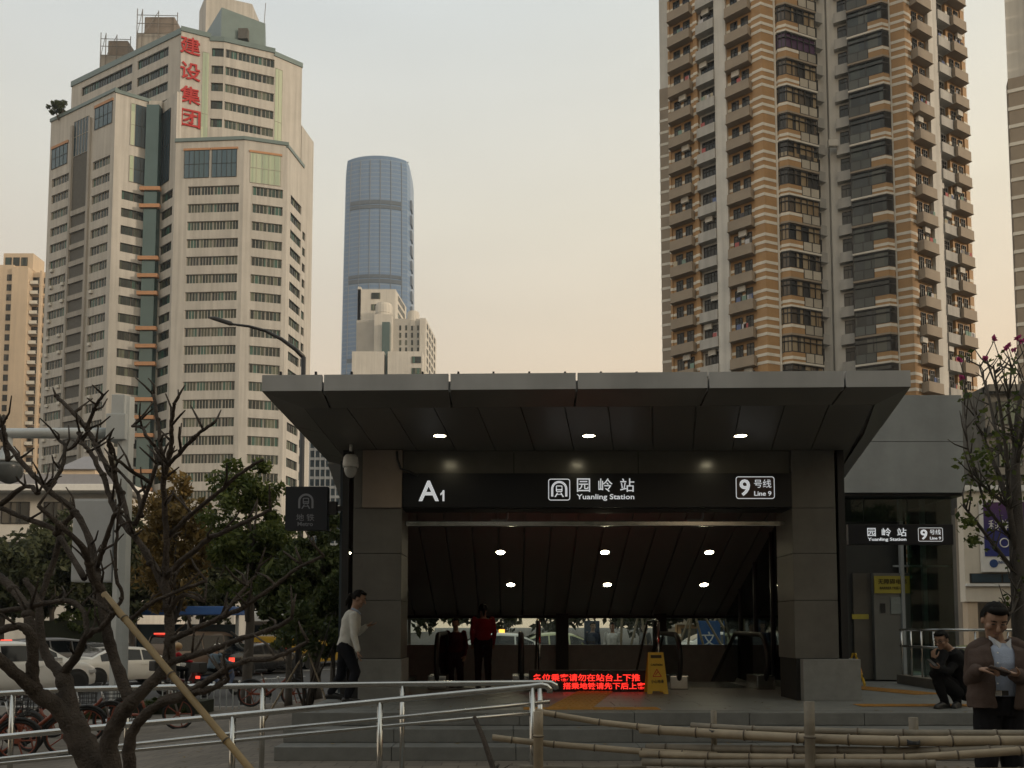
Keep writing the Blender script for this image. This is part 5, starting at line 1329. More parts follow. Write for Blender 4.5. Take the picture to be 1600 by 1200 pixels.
branch([(98,1055,12),(76,1030,9),(64,995,8),(60,945,7),(40,905,6)],D+.1,D+.3)
branch([(98,1052,11),(118,1028,8),(136,992,7),(158,982,6),(178,958,5)],D+.1,D-.2)
branch([(136,995,6),(134,965,5),(125,948,5),(98,938,5),(48,948,5),(-10,958,5)],D-.1,D+.1)
branch([(60,950,6),(75,900,6),(92,835,6),(45,812,5),(-10,790,5)],D+.3,D+.5)
branch([(152,945,7),(150,895,7),(142,850,7),(117,800,6),(70,760,5.5),(30,717,5),(-6,672,5)],D+.1,D+.4)
branch([(117,800,5),(88,832,5.5),(92,832,5)],D+.25,D+.3)
branch([(200,1440,34),(188,1300,22),(178,1212,17),(171,1160,16),(188,1120,15),(206,1096,14)],D-.05,D-.15,'trunk')
branch([(215,1440,28),(208,1300,16),(203,1212,12.5),(203,1155,11),(222,1122,10),(250,1100,9),(300,1084,8),(330,1077,6),(348,1068,4.5),(357,1060,4)],D-.2,D-.5)
branch([(206,1100,12),(190,1060,11),(172,1010,11),(162,960,10),(157,920,9),(150,895,7)],D-.1,D+.1)
branch([(157,925,8),(138,880,7),(124,850,6),(60,790,4.5)],D+.05,D-.3)
branch([(206,1098,13),(228,1075,12),(256,1045,11),(266,1000,10),(263,950,9),(258,905,8)],D-.15,D)
branch([(262,930,8),(238,880,7),(210,838,6.5),(192,817,6),(175,785,5.5),(160,742,5),(140,705,4.5),(128,690,4),(125,677,4)],D,D+.4)
branch([(205,832,5),(190,770,5),(172,740,5),(150,695,5),(135,671,5),(115,645,4.5),(88,619,4)],D+.1,D+.6)
branch([(135,672,4),(146,642,3.5),(150,632,3),(161,617,3)],D+.4,D+.3)
branch([(190,790,5),(178,735,4.5),(172,705,4),(170,687,4)],D+.2,D)
branch([(258,905,7),(260,850,6),(257,790,5.5),(256,750,5),(262,722,5),(268,690,4),(268,665,4),(272,631,3)],D,D-.3)
branch([(256,745,4.5),(254,715,4),(250,690,3.5),(246,655,3.5),(240,617,3)],D-.15,D+.1)
branch([(262,726,4.5),(283,705,4),(303,684,4),(318,672,3.5),(335,660,3)],D-.2,D-.5)
branch([(252,725,4),(244,700,3.5),(230,684,3.5),(222,668,3),(207,666,3)],D-.1,D+.2)
branch([(232,752,4),(205,735,3.5),(180,717,3.2)],D-.1,D-.3)
branch([(210,820,5),(228,775,4),(245,725,3.5)],D,D-.1)
branch([(150,890,5),(160,860,5),(178,808,4),(190,800,4)],D+.1,D-.1)
branch([(132,905,6),(92,835,6)],D+.2,D+.4)
branch([(258,905,6),(280,880,5.5),(325,843,5),(347,832,4.5),(385,815,4),(423,797,3.2)],D,D-.4)
branch([(262,840,5),(300,803,4.5),(350,762,4),(385,733,3.5),(409,719,3)],D,D-.5)
branch([(266,1035,8),(300,1024,7),(345,1010,6),(376,998,5.5),(430,981,4.5),(456,966,4)],D-.1,D-.5)
branch([(250,1095,7),(300,1078,7),(345,1050,6),(382,1033,5.5),(430,1027,4.5),(455,1016,4),(481,1002,3.5)],D-.3,D-.8)
branch([(268,1000,6),(300,985,5.5),(345,965,5),(387,945,4.5),(430,914,4),(473,884,3.5),(506,869,3)],D-.1,D-.4)
branch([(345,965,4),(360,945,3.5),(385,915,3.2),(400,898,2.5)],D-.25,D-.1)
branch([(200,972,5),(232,945,4),(275,925,3.5),(322,908,3)],D,D-.2)
branch([(-8,640,5),(4,600,4.5) if False else (3,665,5),(8,690,5),(12,720,5)],D+.2,D+.2)
branch([(0,790,5),(40,760,4.5),(60,770,4.5)],D+.5,D+.3)
branch([(262,960,5),(285,930,4),(320,940,3.5)],D-.05,D-.2)
branch([(75,762,4.5),(95,735,4),(102,700,3.5),(92,688,3)],D+.3,D+.5)
branch([(100,705,3),(112,700,2.6),(121,692,2.4)],D+.45,D+.4)
branch([(170,957,4),(190,935,3.6),(180,890,3.2),(183,830,3)],D-.1,D-.2)
branch([(222,808,4),(215,770,3.5),(192,742,3)],D,D+.2)
# fine twigs and pruning knobs along the limbs
for (px,py,Y,rp) in list(SEEDS):
    if py > 1090 or rp > 9: continue
    for j in range(2):
        a = twk.uniform(-2.6,-.5); l_ = twk.uniform(14,52); ex,ey = px+math.cos(a)*l_, py+math.sin(a)*l_; y2 = Y+twk.uniform(-.15,.15)
        m_ = at((px+ex)/2+twk.uniform(-5,5),(py+ey)/2+twk.uniform(-4,4),(Y+y2)/2)
        if twk.random() < .62: MB().tube([at(px,py,Y),m_,at(ex,ey,y2)],[.0075,.006,.0035],6).build('twig', bark, PT, True)
    if twk.random() < .5:
        q = at(px+twk.uniform(-2,2),py,Y); MB().ball(q,rp*mpp(Y)*1.12,6,sc=(1,1,.8)).build('knob', bark, PT, True)
# last leaves
for k,(px,py) in enumerate(((424,880),(417,888))):
    q = at(px,py,4.2); b = MB(); s=.035
    b.add([(q.x-s*.3,4.2,q.z-s),(q.x+s*.2,4.19,q.z-s*.1),(q.x+s*.45,4.2,q.z+s),(q.x-s*.4,4.21,q.z+s*.2)],[(0,1,2,3)]); b.build('leaf', leaf_green, PT)
# ----------------------------------------------------------------- bamboo
bam_dry = mat('bamboo_dry',(.29,.235,.16),.55,var=.25,scale=7)
bam_yel = mat('bamboo_yellow',(.27,.19,.085),.5,var=.25,scale=6)
bam_node = mat('bamboo_node',(.085,.065,.045),.7,var=.2)
bam_grey = mat('bamboo_grey',(.19,.165,.125),.6,var=.3,scale=7)
def bamboo(b, pts, r, node=.3, n=10):
    pts=[Vector(p) for p in pts]; L_=[0]
    for a,c in zip(pts[:-1],pts[1:]): L_.append(L_[-1]+(c-a).length)
    def pos(s):
        for i in range(len(pts)-1):
            if s<=L_[i+1]+1e-6: return pts[i].lerp(pts[i+1],(s-L_[i])/max(1e-6,L_[i+1]-L_[i]))
        return pts[-1]
    s=0; P_=[pos(0)]; r_=[r]; off=.15
    tot=L_[-1]; nd=off*node/.3
    while nd<tot:
        for ds,k in ((-.02,.97),(-.006,1.13),(.004,1.13),(.009,.9),(.02,.98)):
            if 0<nd+ds<tot: P_.append(pos(nd+ds)); r_.append(r*k)
        nd+=node*random.uniform(.85,1.2)
    P_.append(pos(tot)); r_.append(r); b.tube(P_,r_,n); b.slot(1)
    nd=off*node/.3; i=1
    for k in range(2,len(P_)-3):
        if r_[k]>r*1.1 and r_[k+1]>r*1.1: b.tube([P_[k],P_[k+1]],[r*1.16,r*1.15],n)
    b.slot(0); return b
pole_ = thing('bamboo_prop', 'yellow bamboo pole leaning against the bare pruned tree', 'bamboo pole', at(395,1205,4.15))
p0 = at(163,928,4.45); p1 = at(392,1203,4.0); p2 = p1+(p1-p0)*((p1.z+.0)/(p0.z-p1.z))
bamboo(MB(),[p0,p1,p2],.0185,.42).build('cane', [bam_yel,bam_node], pole_, True)
bf = thing('bamboo_fence', 'low rustic fence of split dry bamboo poles tied to short stakes', 'fence', at(1150,1200,5.4))
FD = lambda px: lerp(6.35,5.1,smooth(800,1600,px)) if True else 5.5
def rail(pts, rp, m, yoff=0.):
    P_=[at(px,py,FD(px)+yoff) for px,py in pts]
    return bamboo(MB(),P_,rp*mpp(5.5),.30).build('bamboo_rail', [m,bam_node], bf, True)
rail([(838,1111),(890,1121),(960,1132),(1080,1143),(1180,1151)],5.6,bam_dry)
rail([(1080,1134),(1160,1139),(1265,1142),(1420,1146),(1660,1147)],6,bam_grey,.06)
rail([(1000,1139),(1130,1147),(1260,1154),(1400,1158),(1660,1158)],8,bam_dry,.0)
rail([(769,1152),(830,1160),(900,1166),(1000,1174),(1120,1180)],5.8,bam_dry,-.02)
rail([(1010,1168),(1100,1170),(1260,1172),(1430,1175),(1560,1172),(1660,1168)],7,bam_grey,.03)
rail([(1000,1178),(1120,1182),(1260,1184),(1420,1184),(1540,1177),(1660,1168)],6,bam_dry,-.05)
rail([(1004,1191),(1120,1193),(1300,1192),(1462,1194)],6.5,bam_grey,-.08)
rail([(1100,1206),(1300,1204),(1500,1206),(1660,1205)],6,bam_dry,.0)
rail([(812,1199),(900,1201),(1010,1200)],5,bam_grey,.05)
def stake(px,pyt,rp,m,yo,lean=0):
    Y=FD(px)+yo; t=at(px,pyt,Y); b_=Vector((t.x-lean*.6,Y,hz(t.x,Y)-.05))
    return bamboo(MB(),[b_,t],rp*mpp(Y),.33).build('stake', [m,bam_node], bf, True)
stake(841,1112,8,bam_dry,-.08); stake(1115,1110,4.6,bam_grey,.08); stake(1264,1096,8,bam_grey,-.1); stake(1427,1121,7,bam_grey,.1)
for px,py in ((1115,1143),(1115,1178),(1427,1160),(1427,1185),(1264,1160),(841,1166)):
    Y=FD(px); q=at(px,py,Y); b=MB(); 
    for i in range(3): b.torus(.035,.006,12,5,Matrix.Translation((q.x,Y,q.z+.012*i-.012)) @ Matrix.Rotation(R(10*(i-1)),4,'X'))
    b.build('wire_tie', black_metal, bf)
sk = thing('loose_stake', 'dark bare stick leaning from the ground before the steps', 'stick', at(775,1210,6.6))
q0=at(741,1120,6.7); q1=at(772,1205,6.5); q2=q1+(q1-q0)*((q1.z-hz(q1.x,6))/(q0.z-q1.z))
MB().tube([q0,q0.lerp(q1,.4)+Vector((.01,0,0)),q1,q2],[.016,.02,.022,.026],8).build('stick', bark, sk, True)
b=MB()
for i in range(9): 
    p=q1+Vector((random.uniform(-.02,.05),0,0)); b.tube([p,p+Vector((random.uniform(-.03,.09),random.uniform(-.05,.05),random.uniform(.0,.06)))],[.006,.002],5)
b.build('twigs', bark_grey, sk)

# ----------------------------------------------------------------- flowering tree at the right
FT = thing('flowering_tree', 'sparse tree with thin bare branches and a few pink flowers beside the lift house', 'tree', (at(1597,1000,13.5).x,13.5,0))
def tw(pts, Y0, Y1, name='branch'):
    n=len(pts); P_=[at(a,b_,lerp(Y0,Y1,i/(n-1))) for i,(a,b_,r_) in enumerate(pts)]
    return MB().tube(P_,[r_*mpp(13.5) for (_,_,r_) in pts],7).build(name, bark_grey, FT, True)
tw([(1600,1130,16),(1597,1000,13),(1592,900,12),(1588,820,11),(1586,730,7),(1590,650,4),(1598,600,3)],13.5,13.5,'trunk')
rs=random.Random(3)
BR=[[(1588,900,6),(1574,960,5),(1564,1000,4)] if False else [(1590,880,5),(1578,800,4),(1572,700,3),(1560,620,2),(1552,570,1.2)],
 [(1588,830,5),(1560,740,4),(1535,680,2.5),(1520,640,1.3)],[(1587,760,4.5),(1560,690,3),(1545,620,2),(1530,570,1.2)],
 [(1590,900,4),(1560,860,3),(1525,815,2.5),(1505,790,1.5)],[(1592,920,5),(1577,960,4),(1560,995,3)],[(1588,730,4),(1600,660,3),(1620,600,2)],
 [(1586,700,3),(1575,640,2.2),(1580,580,1.5),(1590,548,1)],[(1586,800,3.5),(1550,770,2.5),(1512,740,1.6)],[(1586,850,3),(1540,790,2.2),(1512,700,1.4),(1508,650,1)]]
tips=[]
for k,br_ in enumerate(BR):
    y1=13.5+rs.uniform(-1,1); tw(br_,13.5,y1)
    for j in range(16):
        i=rs.randint(1,len(br_)-1); a,c=br_[i-1],br_[i]; t=rs.random(); px=lerp(a[0],c[0],t); py=lerp(a[1],c[1],t)
        ex=px+rs.uniform(-34,30); ey=py-rs.uniform(8,48)
        yy=lerp(13.5,y1,i/(len(br_)-1)); tw([(px,py,1.3),((px+ex)/2+rs.uniform(-5,5),(py+ey)/2,1.0),(ex,ey,.5)],yy,yy+rs.uniform(-.4,.4),'twig'); tips.append((ex,ey,yy))
b=MB(); 
for (ex,ey,yy) in tips:
    for j in range(rs.choice((0,0,1,2,4))):
        q=at(ex+rs.uniform(-8,8),ey+rs.uniform(-6,12),yy+rs.uniform(-.2,.2)); s=rs.uniform(.03,.07); d=Vector((rs.uniform(-1,1),rs.uniform(-1,1),rs.uniform(-1,.2))).normalized(); e_=d.cross(Vector((rs.random(),rs.random(),rs.random()))).normalized()
        b.add([q-d*s,q+e_*s*.6,q+d*s,q-e_*s*.6],[(0,1,2,3)])
for (cx_,cy_,n_,w__) in ((1535,715,90,34),(1512,815,60,12),(1545,775,50,26),(1520,845,45,10),(1560,690,30,28)):
    for j in range(n_):
        q=at(cx_+rs.gauss(0,w__*.5),cy_+rs.gauss(0,w__*.35),13.3+rs.uniform(-.5,.5)); s=rs.uniform(.03,.065); d=Vector((rs.uniform(-1,1),rs.uniform(-1,1),rs.uniform(-1,.2))).normalized(); e_=d.cross(Vector((rs.random(),rs.random(),rs.random()))).normalized()
        b.add([q-d*s,q+e_*s*.6,q+d*s,q-e_*s*.6],[(0,1,2,3)])
tag(b.build('foliage', leaf_green, FT), kind='stuff')
for (px,py) in ((1552,530),(1575,540),(1572,545),(1584,546),(1542,560),(1597,533),(1499,563),(1503,590),(1541,560),(1590,528)):
    q=at(px,py,13.4+rs.uniform(-.4,.4)); b=MB()
    for j in range(9):
        d=Vector((rs.uniform(-1,1),rs.uniform(-1,1),rs.uniform(-.6,.8))).normalized(); e_=d.cross(Vector((rs.random(),rs.random(),.3))).normalized(); s=rs.uniform(.03,.055); c=q+d*s*.6
        b.add([c-d*s,c+e_*s*.6,c+d*s,c-e_*s*.6],[(0,1,2,3)])
    b.build('flower', petal, FT)
    tw([(px,py,.6),(px+10,py+30,.8),(px+rs.uniform(5,30),py+70,1)],13.4,13.5,'twig')

# young street tree with three props on the pavement
yt = thing('young_tree', 'young staked tree with thin leafy stems on the pavement before the entrance', 'tree', onground(478,1120))
q = onground(478,1122)
b=MB()
for k in range(7):
    a=rs.uniform(0,6.28); e=q+Vector((math.cos(a)*.5,math.sin(a)*.4,rs.uniform(1.2,1.9)*1.0)); b.tube([q+Vector((rs.uniform(-.06,.06),0,-.02)),q.lerp(e,.5)+Vector((0,0,.15)),e],[.025,.017,.006],6)
b.build('stem', bark_grey, yt, True)
for dx,dy in ((-.75,-.1),(.55,-.3),(.35,.5)):
    e=q+Vector((dx,dy,-.02)); e.z=hz(e.x,e.y)-.02; bamboo(MB(),[e,q+Vector((dx*.06,dy*.06,1.15))],.018,.35).build('prop', [bam_dry,bam_node], yt, True)
tag(leaves((q.x,q.y,q.z+1.55),(.75,.6,.75),1500,.055,leaf_dark,'foliage',yt,26,51,shell=.2),kind='stuff')
# ================================================================= street furniture
TY = 18.
tpx = at(190,900,TY).x
tp = thing('traffic_gantry', 'grey octagonal traffic gantry pole with a long horizontal arm', 'traffic pole', (tpx,TY,-.5))
zt = at(190,621,TY).z; za = at(190,677,TY).z
part('pole', lambda b: b.tube([(tpx,TY,-.5),(tpx,TY,2),(tpx,TY,zt)],[.20,.185,.165],8), grey_paint, tp)
part('base_plate', lambda b: b.bbox(tpx-.32,tpx+.32,TY-.32,TY+.32,-.5,-.44,.01), grey_paint, tp)
xb0,xb1 = at(174,650,TY).x, at(204,650,TY).x
part('arm_bracket', lambda b: (b.bbox(xb0,xb1,TY-.24,TY+.24,at(190,690,TY).z,at(190,650,TY).z,.02), b.bbox(at(181,650,TY).x,at(201.5,650,TY).x,TY-.22,TY+.22,at(190,651,TY).z,zt+.01,.02)), grey_paint, tp)
part('arm', lambda b: b.tube([(xb0+.02,TY,za),(at(60,677,TY).x,TY,za+.0),(at(-260,679,TY).x,TY,za)],[.125,.115,.085],10), grey_paint, tp, True)
part('panel', lambda b: b.bbox(at(118,800,TY).x,at(181,800,TY).x,TY-.12,TY+.12,at(150,910,TY).z,at(150,780,TY).z,.06), mat('panel_white',(.42,.44,.46),.5,var=.08), tp)
part('panel_strap', lambda b: (b.box(at(170,800,TY).x,tpx,TY-.05,TY+.05,at(150,812,TY).z,at(150,805,TY).z), b.box(at(170,800,TY).x,tpx,TY-.05,TY+.05,at(150,890,TY).z,at(150,883,TY).z)), grey_paint, tp)
part('strobe', lambda b: b.bbox(at(205,650,TY).x-.02,at(207,650,TY).x,TY-.1,TY+.1,at(190,686,TY).z,at(190,668,TY).z,.02), black_metal, tp)
q = at(14,722,TY); dc2 = thing('hanging_dome', 'grey pear shaped dome lamp hanging under the gantry arm', 'dome lamp', (q.x,TY,q.z))
part('hood', lambda b: b.lathe([(.05,.62),(.06,.36),(.14,.3),(.30,.02),(.31,-.02)],20,Matrix.Translation((q.x,TY,q.z))), grey_paint, dc2, True)
part('globe', lambda b: b.lathe([(.29,-.02),(.30,-.12),(.27,-.3),(.18,-.42),(.06,-.48),(.01,-.485)],20,Matrix.Translation((q.x,TY,q.z))), mat('smoked_dome',(.10,.11,.115),.25,var=.1), dc2, True)
# street lamp
LY = 30.; lx = at(472,700,LY).x; g0 = -.63
sl_ = thing('street_lamp', 'tall dark street lamp with a curved arm reaching over the road', 'street lamp', (lx,LY,g0))
part('pole', lambda b: b.tube([(lx,LY,g0),(lx,LY,4),(lx,LY,at(474,558,LY).z)],[.13,.10,.085],10), black_metal, sl_, True)
part('arm', lambda b: b.tube([at(474,558,LY),at(462,546,LY),at(440,530,LY),at(415,517,LY),at(390,510,LY),at(362,506.5,LY)],[.085,.08,.07,.06,.05,.045],8), black_metal, sl_, True)
q0,q1 = at(364,507,LY),at(352,502.5,LY)
part('lamp_head', lambda b: b.tube([q0,q0.lerp(q1,.3),at(335,497.5,LY),at(325,496,LY)],[.045,.085,.08,.03],8,ell=(.45,1)), black_metal, sl_, True)
# stainless handrails along the ramp
def handrail(label, tubes, posts, Y):
    o = thing('handrail', label, 'handrail', (at(posts[0][0],1150,Y).x,Y,0))
    for pts,r_ in tubes: part('rail', lambda b: b.tube([at(a,c,Y) for a,c in pts], r_, 10), steel, o, True)
    for px,pt in posts:
        t = at(px,pt,Y); part('post', lambda b: b.tube([(t.x,Y,hz(t.x,Y)-.02),(t.x,Y,t.z)],.025,10), steel, o, True)
        part('post_flange', lambda b: b.lathe([(.07,0),(.07,.012)],14,Matrix.Translation((t.x,Y,hz(t.x,Y)+.002))), steel, o)
    return o
handrail('near stainless ramp handrail sloping down to the left with three rails',
  [([(-40,1157),(0,1152),(127,1139),(300,1124),(484,1107),(640,1091),(828,1073),(845,1070.5),(854,1072),(859,1077),(859,1083)],.026),
   ([(-40,1190),(0,1186),(210,1163),(400,1142),(640,1119),(859,1096)],.017),([(-40,1197),(0,1193),(210,1172),(400,1154),(640,1131),(829,1114)],.017)],
  [(-20,1156),(135,1140),(364,1119),(594,1097),(832,1074)],6.8)
handrail('far stainless handrail with one level rail behind the sloping one',
  [([(-40,1086),(0,1084),(67,1080),(115,1077),(300,1073),(600,1069),(850,1066.5),(861,1067),(868,1071),(869,1077)],.029)],
  [(20,1083),(200,1076),(411,1072),(629,1069),(844,1067)],8.0)
# ramp between them
rb_ = MB(); rb_.hexa([(-4.9,6.9,-.45),(.25,6.9,-.06),(.25,7.9,-.06),(-4.9,7.9,-.45),(-4.9,6.9,-.40),(.25,6.9,.16),(.25,7.9,.16),(-4.9,7.9,-.40)])
tag(rb_.build('ramp', granite), kind='structure')
# white picket rail along the kerb
pf = thing('kerb_rail', 'low grey picket guard rail with white caps along the kerb', 'guard rail', (at(380,1080,20.8).x,20.8,-.5))
fx0,fx1 = at(255,1050,20.8).x, at(470,1050,20.8).x
part('top_bar', lambda b: b.tube([(fx0,20.8,.08),(fx1,20.8,.08)],.02,6), grey_paint, pf)
pm_ = MB().box(-.012,.012,-.012,.012,0,.66).mesh('picket', grey_paint); cm_ = MB().ball((0,0,.69),.035,6).mesh('cap', white_paint, True)
n = int((fx1-fx0)/.16)
for i in range(n):
    x = fx0+.16*i; inst('picket', pm_, pf, MW[pf.name].inverted() @ Matrix.Translation((x,20.8,hz(x,20)-.02)))
    if i % 2 == 0: inst('picket_cap', cm_, pf, MW[pf.name].inverted() @ Matrix.Translation((x,20.8,hz(x,20)-.02)))
# bus shelter roof across the road
sh_ = thing('bus_shelter', 'bus shelter with a long blue roof across the road', 'bus shelter', (at(290,950,38).x,38,-.6))
part('roof', lambda b: b.bbox(at(198,950,38).x,at(372,950,38).x,37,39,at(290,961,38).z,at(290,948,38).z,.05), mat('shelter_blue',(.03,.11,.34),.4,var=.1), sh_)
for px in (205,290,366): part('post', lambda b: b.box(at(px,950,38).x-.06,at(px,950,38).x+.06,38.4,38.52,-.63,at(290,960,38).z), grey_paint, sh_)
part('back_panel', lambda b: b.box(at(205,950,38).x,at(366,950,38).x,38.55,38.6,0,1.7), win_dkblue, sh_)

# ================================================================= vehicles
car_glass = mat('car_glass',(.01,.012,.014),.06,var=0,spec=.4)
tyre = mat('tyre',(.015,.015,.015),.8,var=.1); rim_m = mat('alloy',(.4,.4,.4),.3,metal=.9,var=.05)
tail_on = mat('tail_light_lit',(.4,.02,.01),.3,var=0,emit=(1,.07,.04),estr=1.6); tail_off = mat('tail_light',(.22,.01,.01),.25,var=0)
amber_on = mat('indicator_lit',(.6,.2,.02),.3,var=0,emit=(1,.35,.05),estr=4); plate_blue = mat('plate_blue',(.05,.11,.25),.4,var=0)
plast = mat('black_plastic',(.02,.02,.02),.6,var=.1)
def interp(tab, x):
    for (a,va),(b_,vb) in zip(tab[:-1],tab[1:]):
        if x <= b_: return va+(vb-va)*max(0,(x-a))/(b_-a)
    return tab[-1][1]
CARS = {
 'sedan': dict(L=4.7,W=.91,roof=[(0,.93),(.12,1.02),(.72,1.07),(1.0,1.22),(1.45,1.41),(2.1,1.475),(2.8,1.43),(3.3,1.2),(3.72,1.0),(4.3,.86),(4.62,.70),(4.7,.55)],belt=.93,win=(1.0,3.35),rw=(.80,1.42),fw=(2.95,3.62),wr=.33),
 'suv': dict(L=4.75,W=.94,roof=[(0,1.0),(.05,1.18),(.22,1.45),(.5,1.66),(1.2,1.74),(2.2,1.74),(2.9,1.66),(3.35,1.36),(3.7,1.12),(4.3,1.0),(4.65,.84),(4.75,.6)],belt=1.08,win=(.55,3.3),rw=(.10,.44),fw=(2.98,3.6),wr=.37),
 'van': dict(L=5.1,W=.95,roof=[(0,1.1),(.03,1.35),(.15,1.8),(.4,1.95),(1.5,2.0),(3.2,1.98),(3.8,1.8),(4.3,1.4),(4.6,1.12),(4.95,.95),(5.1,.6)],belt=1.1,win=(.4,4.1),rw=(.06,.22),fw=(3.75,4.4),wr=.35),
}
def car(kind, label, loc, yaw, paint, tails=tail_on, amber=False, group=None, name='parked_car', roof_light=None, stripe=None, two=None):
    c = CARS[kind]; L_=c['L']; W=c['W']
    o = thing(name, label, 'car' if kind!='van' else 'van', loc, yaw, group); M = MW[o.name] @ Matrix.Translation((-L_/2,0,0))
    wt = [(0,.80),(.10,.90),(.4,.97),(1.0,1.0),(L_-1.0,1.0),(L_-.45,.93),(L_-.12,.78),(L_,.62)]
    def ring(x):
        w = W*interp(wt,x); zr = interp(c['roof'],x); bl = min(c['belt'],zr-.03); zb = .24+.08*(x<.15)+.06*(x>L_-.2)
        up = max(0,(zr-c['belt'])/(max(v for _,v in c['roof'])-c['belt'])); wr = w*(.93-.21*min(1,up))
        half = [(w*.90,zb),(w*.985,zb+.12),(w,.55),(w*.995,bl-.1),(w*.965,bl),(lerp(w*.965,wr,.92),lerp(bl,zr,.90)),(wr*.90,zr-.005),(wr*.5,zr+.012),(0,zr+.018)]
        return half
    xs = sorted(set([0,.03,.06,.12,.2,.3]+[t for t,_ in c['roof']]+[.2*i for i in range(int(L_/.2)+1)]+[L_])); xs=[x for x in xs if x<=L_]
    b=MB(); vs=[];fs=[]; m=17
    for x in xs:
        h=ring(x); full=[(x,-p[0],p[1]) for p in h]+[(x,p[0],p[1]) for p in h[-2::-1]]; vs+=full
    for i in range(len(xs)-1):
        for j in range(m-1): fs.append((i*m+j,(i+1)*m+j,(i+1)*m+j+1,i*m+j+1))
    fs.append(tuple(range(m))); fs.append(tuple(range((len(xs)-1)*m,len(xs)*m))[::-1])
    bo=b.add(vs,fs,M).build('body', paint, o, True); sharp(bo,35)
    # side glass
    for sg in (-1,1):
        x0,x1=c['win']; cuts=[x0,x0+(x1-x0)*.36,x0+(x1-x0)*.70,x1]
        for a,e in zip(cuts[:-1],cuts[1:]):
            b=MB(); vs=[];fs=[]; k=6
            for i in range(k+1):
                x=lerp(a+.03,e-.03,i/k); h=ring(x)
                for t in (.08,.5,.9):
                    p=(lerp(h[4][0],h[5][0],t)+.008,lerp(h[4][1],h[5][1],t)); vs.append((x,sg*p[0],p[1]))
            for i in range(k):
                for j in range(2): fs.append((i*3+j,(i+1)*3+j,(i+1)*3+j+1,i*3+j+1))
            b.add(vs,fs,M).build('side_window', car_glass, o, True)
    for nm,(a,e) in (('rear_window',c['rw']),('windscreen',c['fw'])):
        b=MB(); vs=[];fs=[]; k=5
        for i in range(k+1):
            x=lerp(a,e,i/k); h=ring(x); d=.012 if nm=='windscreen' else -.012
            for t in (-.92,-.5,0,.5,.92): vs.append((x+d,t*h[6][0]*1.02,h[6][1]+.022))
        for i in range(k):
            for j in range(4): fs.append((i*5+j,(i+1)*5+j,(i+1)*5+j+1,i*5+j+1))
        b.add(vs,fs,M).build(nm, car_glass, o, True)
    for x in (.85,L_-.88):
        for sg in (-1,1):
            yy=sg*(W-.08); T=M @ Matrix.Translation((x,yy,c['wr'])) @ Matrix.Rotation(R(90),4,'X')
            b=MB().lathe([(c['wr']+.06,-.03),(c['wr']+.06,.03)],24,M @ Matrix.Translation((x,sg*(W-.018),c['wr']+.03)) @ Matrix.Rotation(R(90),4,'X')); b.build('wheel_arch', plast, o)
            wo=MB().lathe([(c['wr']*.66,-.115),(c['wr']*.95,-.11),(c['wr'],-.07),(c['wr'],.07),(c['wr']*.95,.11),(c['wr']*.66,.115)],24,T).build('wheel', tyre, o, True)
            b=MB().lathe([(c['wr']*.64,-.112),(c['wr']*.64,.112)],20,T); b.build('rim', rim_m, wo)
    zt_=c['belt']-.17
    for sg in (-1,1):
        w=W*.9
        b=MB().bbox(-.03,.13,sg*w-.17 if sg>0 else sg*w-.03,sg*w+.03 if sg>0 else sg*w+.17,zt_-.10,zt_+.09,.02,M); b.build('tail_light', tails, o)
        if amber and sg<0: MB().ball((-.03,sg*w+.02,zt_-.06),.06,8,M).build('indicator', amber_on, o, True)
        MB().bbox(L_-.42,L_-.16,sg*W*.80-.12,sg*W*.80+.12,.66,.78,.03,M).build('headlight', mat('headlight',(.5,.5,.5),.1,var=0), o)
        MB().bbox(L_*.66,L_*.66+.15,sg*(W+.02),sg*(W+.16),c['belt']-.02,c['belt']+.12,.03,M).build('wing_mirror', paint, o)
        for k in (.33,.55): MB().bbox(L_*k,L_*k+.2,sg*(W*1.0)-.01,sg*(W*1.0)+.015,c['belt']-.15,c['belt']-.11,.006,M).build('door_handle', paint, o)
    MB().box(-.025,.02,-.23,.23,zt_-.16,zt_-.02,M).build('number_plate', plate_blue, o)
    MB().bbox(-.04,.2,-W*.78,W*.78,.26,.40,.03,M).build('rear_bumper', plast, o)
    if kind!='sedan': MB().box(.10,.2,-.35,.35,max(v for _,v in c['roof'])-.12,max(v for _,v in c['roof'])-.06,M).build('brake_light', tails, o)
    if roof_light: MB().bbox(L_*.45,L_*.45+.18,-.28,.28,1.46,1.60,.03,M).build('roof_sign', roof_light, o)
    if stripe: 
        for sg in (-1,1): MB().box(.4,L_-.5,sg*(W+.002)-.006,sg*(W+.002)+.006,.45,.72,M).build('side_stripe', stripe, o)
    return o
RZ=-.63
wpaint=mat('car_white',(.78,.77,.74),.3,var=.04,coat=.6); wpaint2=mat('car_cream',(.74,.71,.65),.3,var=.04,coat=.6); gpaint=mat('car_grey',(.14,.14,.145),.3,var=.04,coat=.6)
bpaint=mat('car_black',(.02,.02,.022),.25,var=.03,coat=.6); spaint=mat('car_silver',(.42,.43,.44),.3,metal=.4,var=.04,coat=.5); brpaint=mat('van_brown',(.16,.115,.085),.35,var=.06,coat=.4)
CY=R(33)
def onroad(px,Y): return Vector((at(px,1050,Y).x,Y,RZ))
car('suv','white sport utility car with lit brake lights behind the bare tree',onroad(22,26.5),R(58),wpaint,tail_on,True)
car('sedan','white saloon with a blue number plate behind the traffic pole',onroad(190,31.5),R(57),wpaint2,tail_off)
car('suv','grey sport utility car behind the white one with brake lights on',onroad(92,36),R(58),gpaint,tail_on)
car('sedan','dark saloon with a pale roof edge in the far traffic lane',onroad(140,41),R(58),bpaint,tail_off)
car('sedan','silver saloon just ahead of the white saloon in traffic',onroad(232,42),R(58),spaint,tail_off)
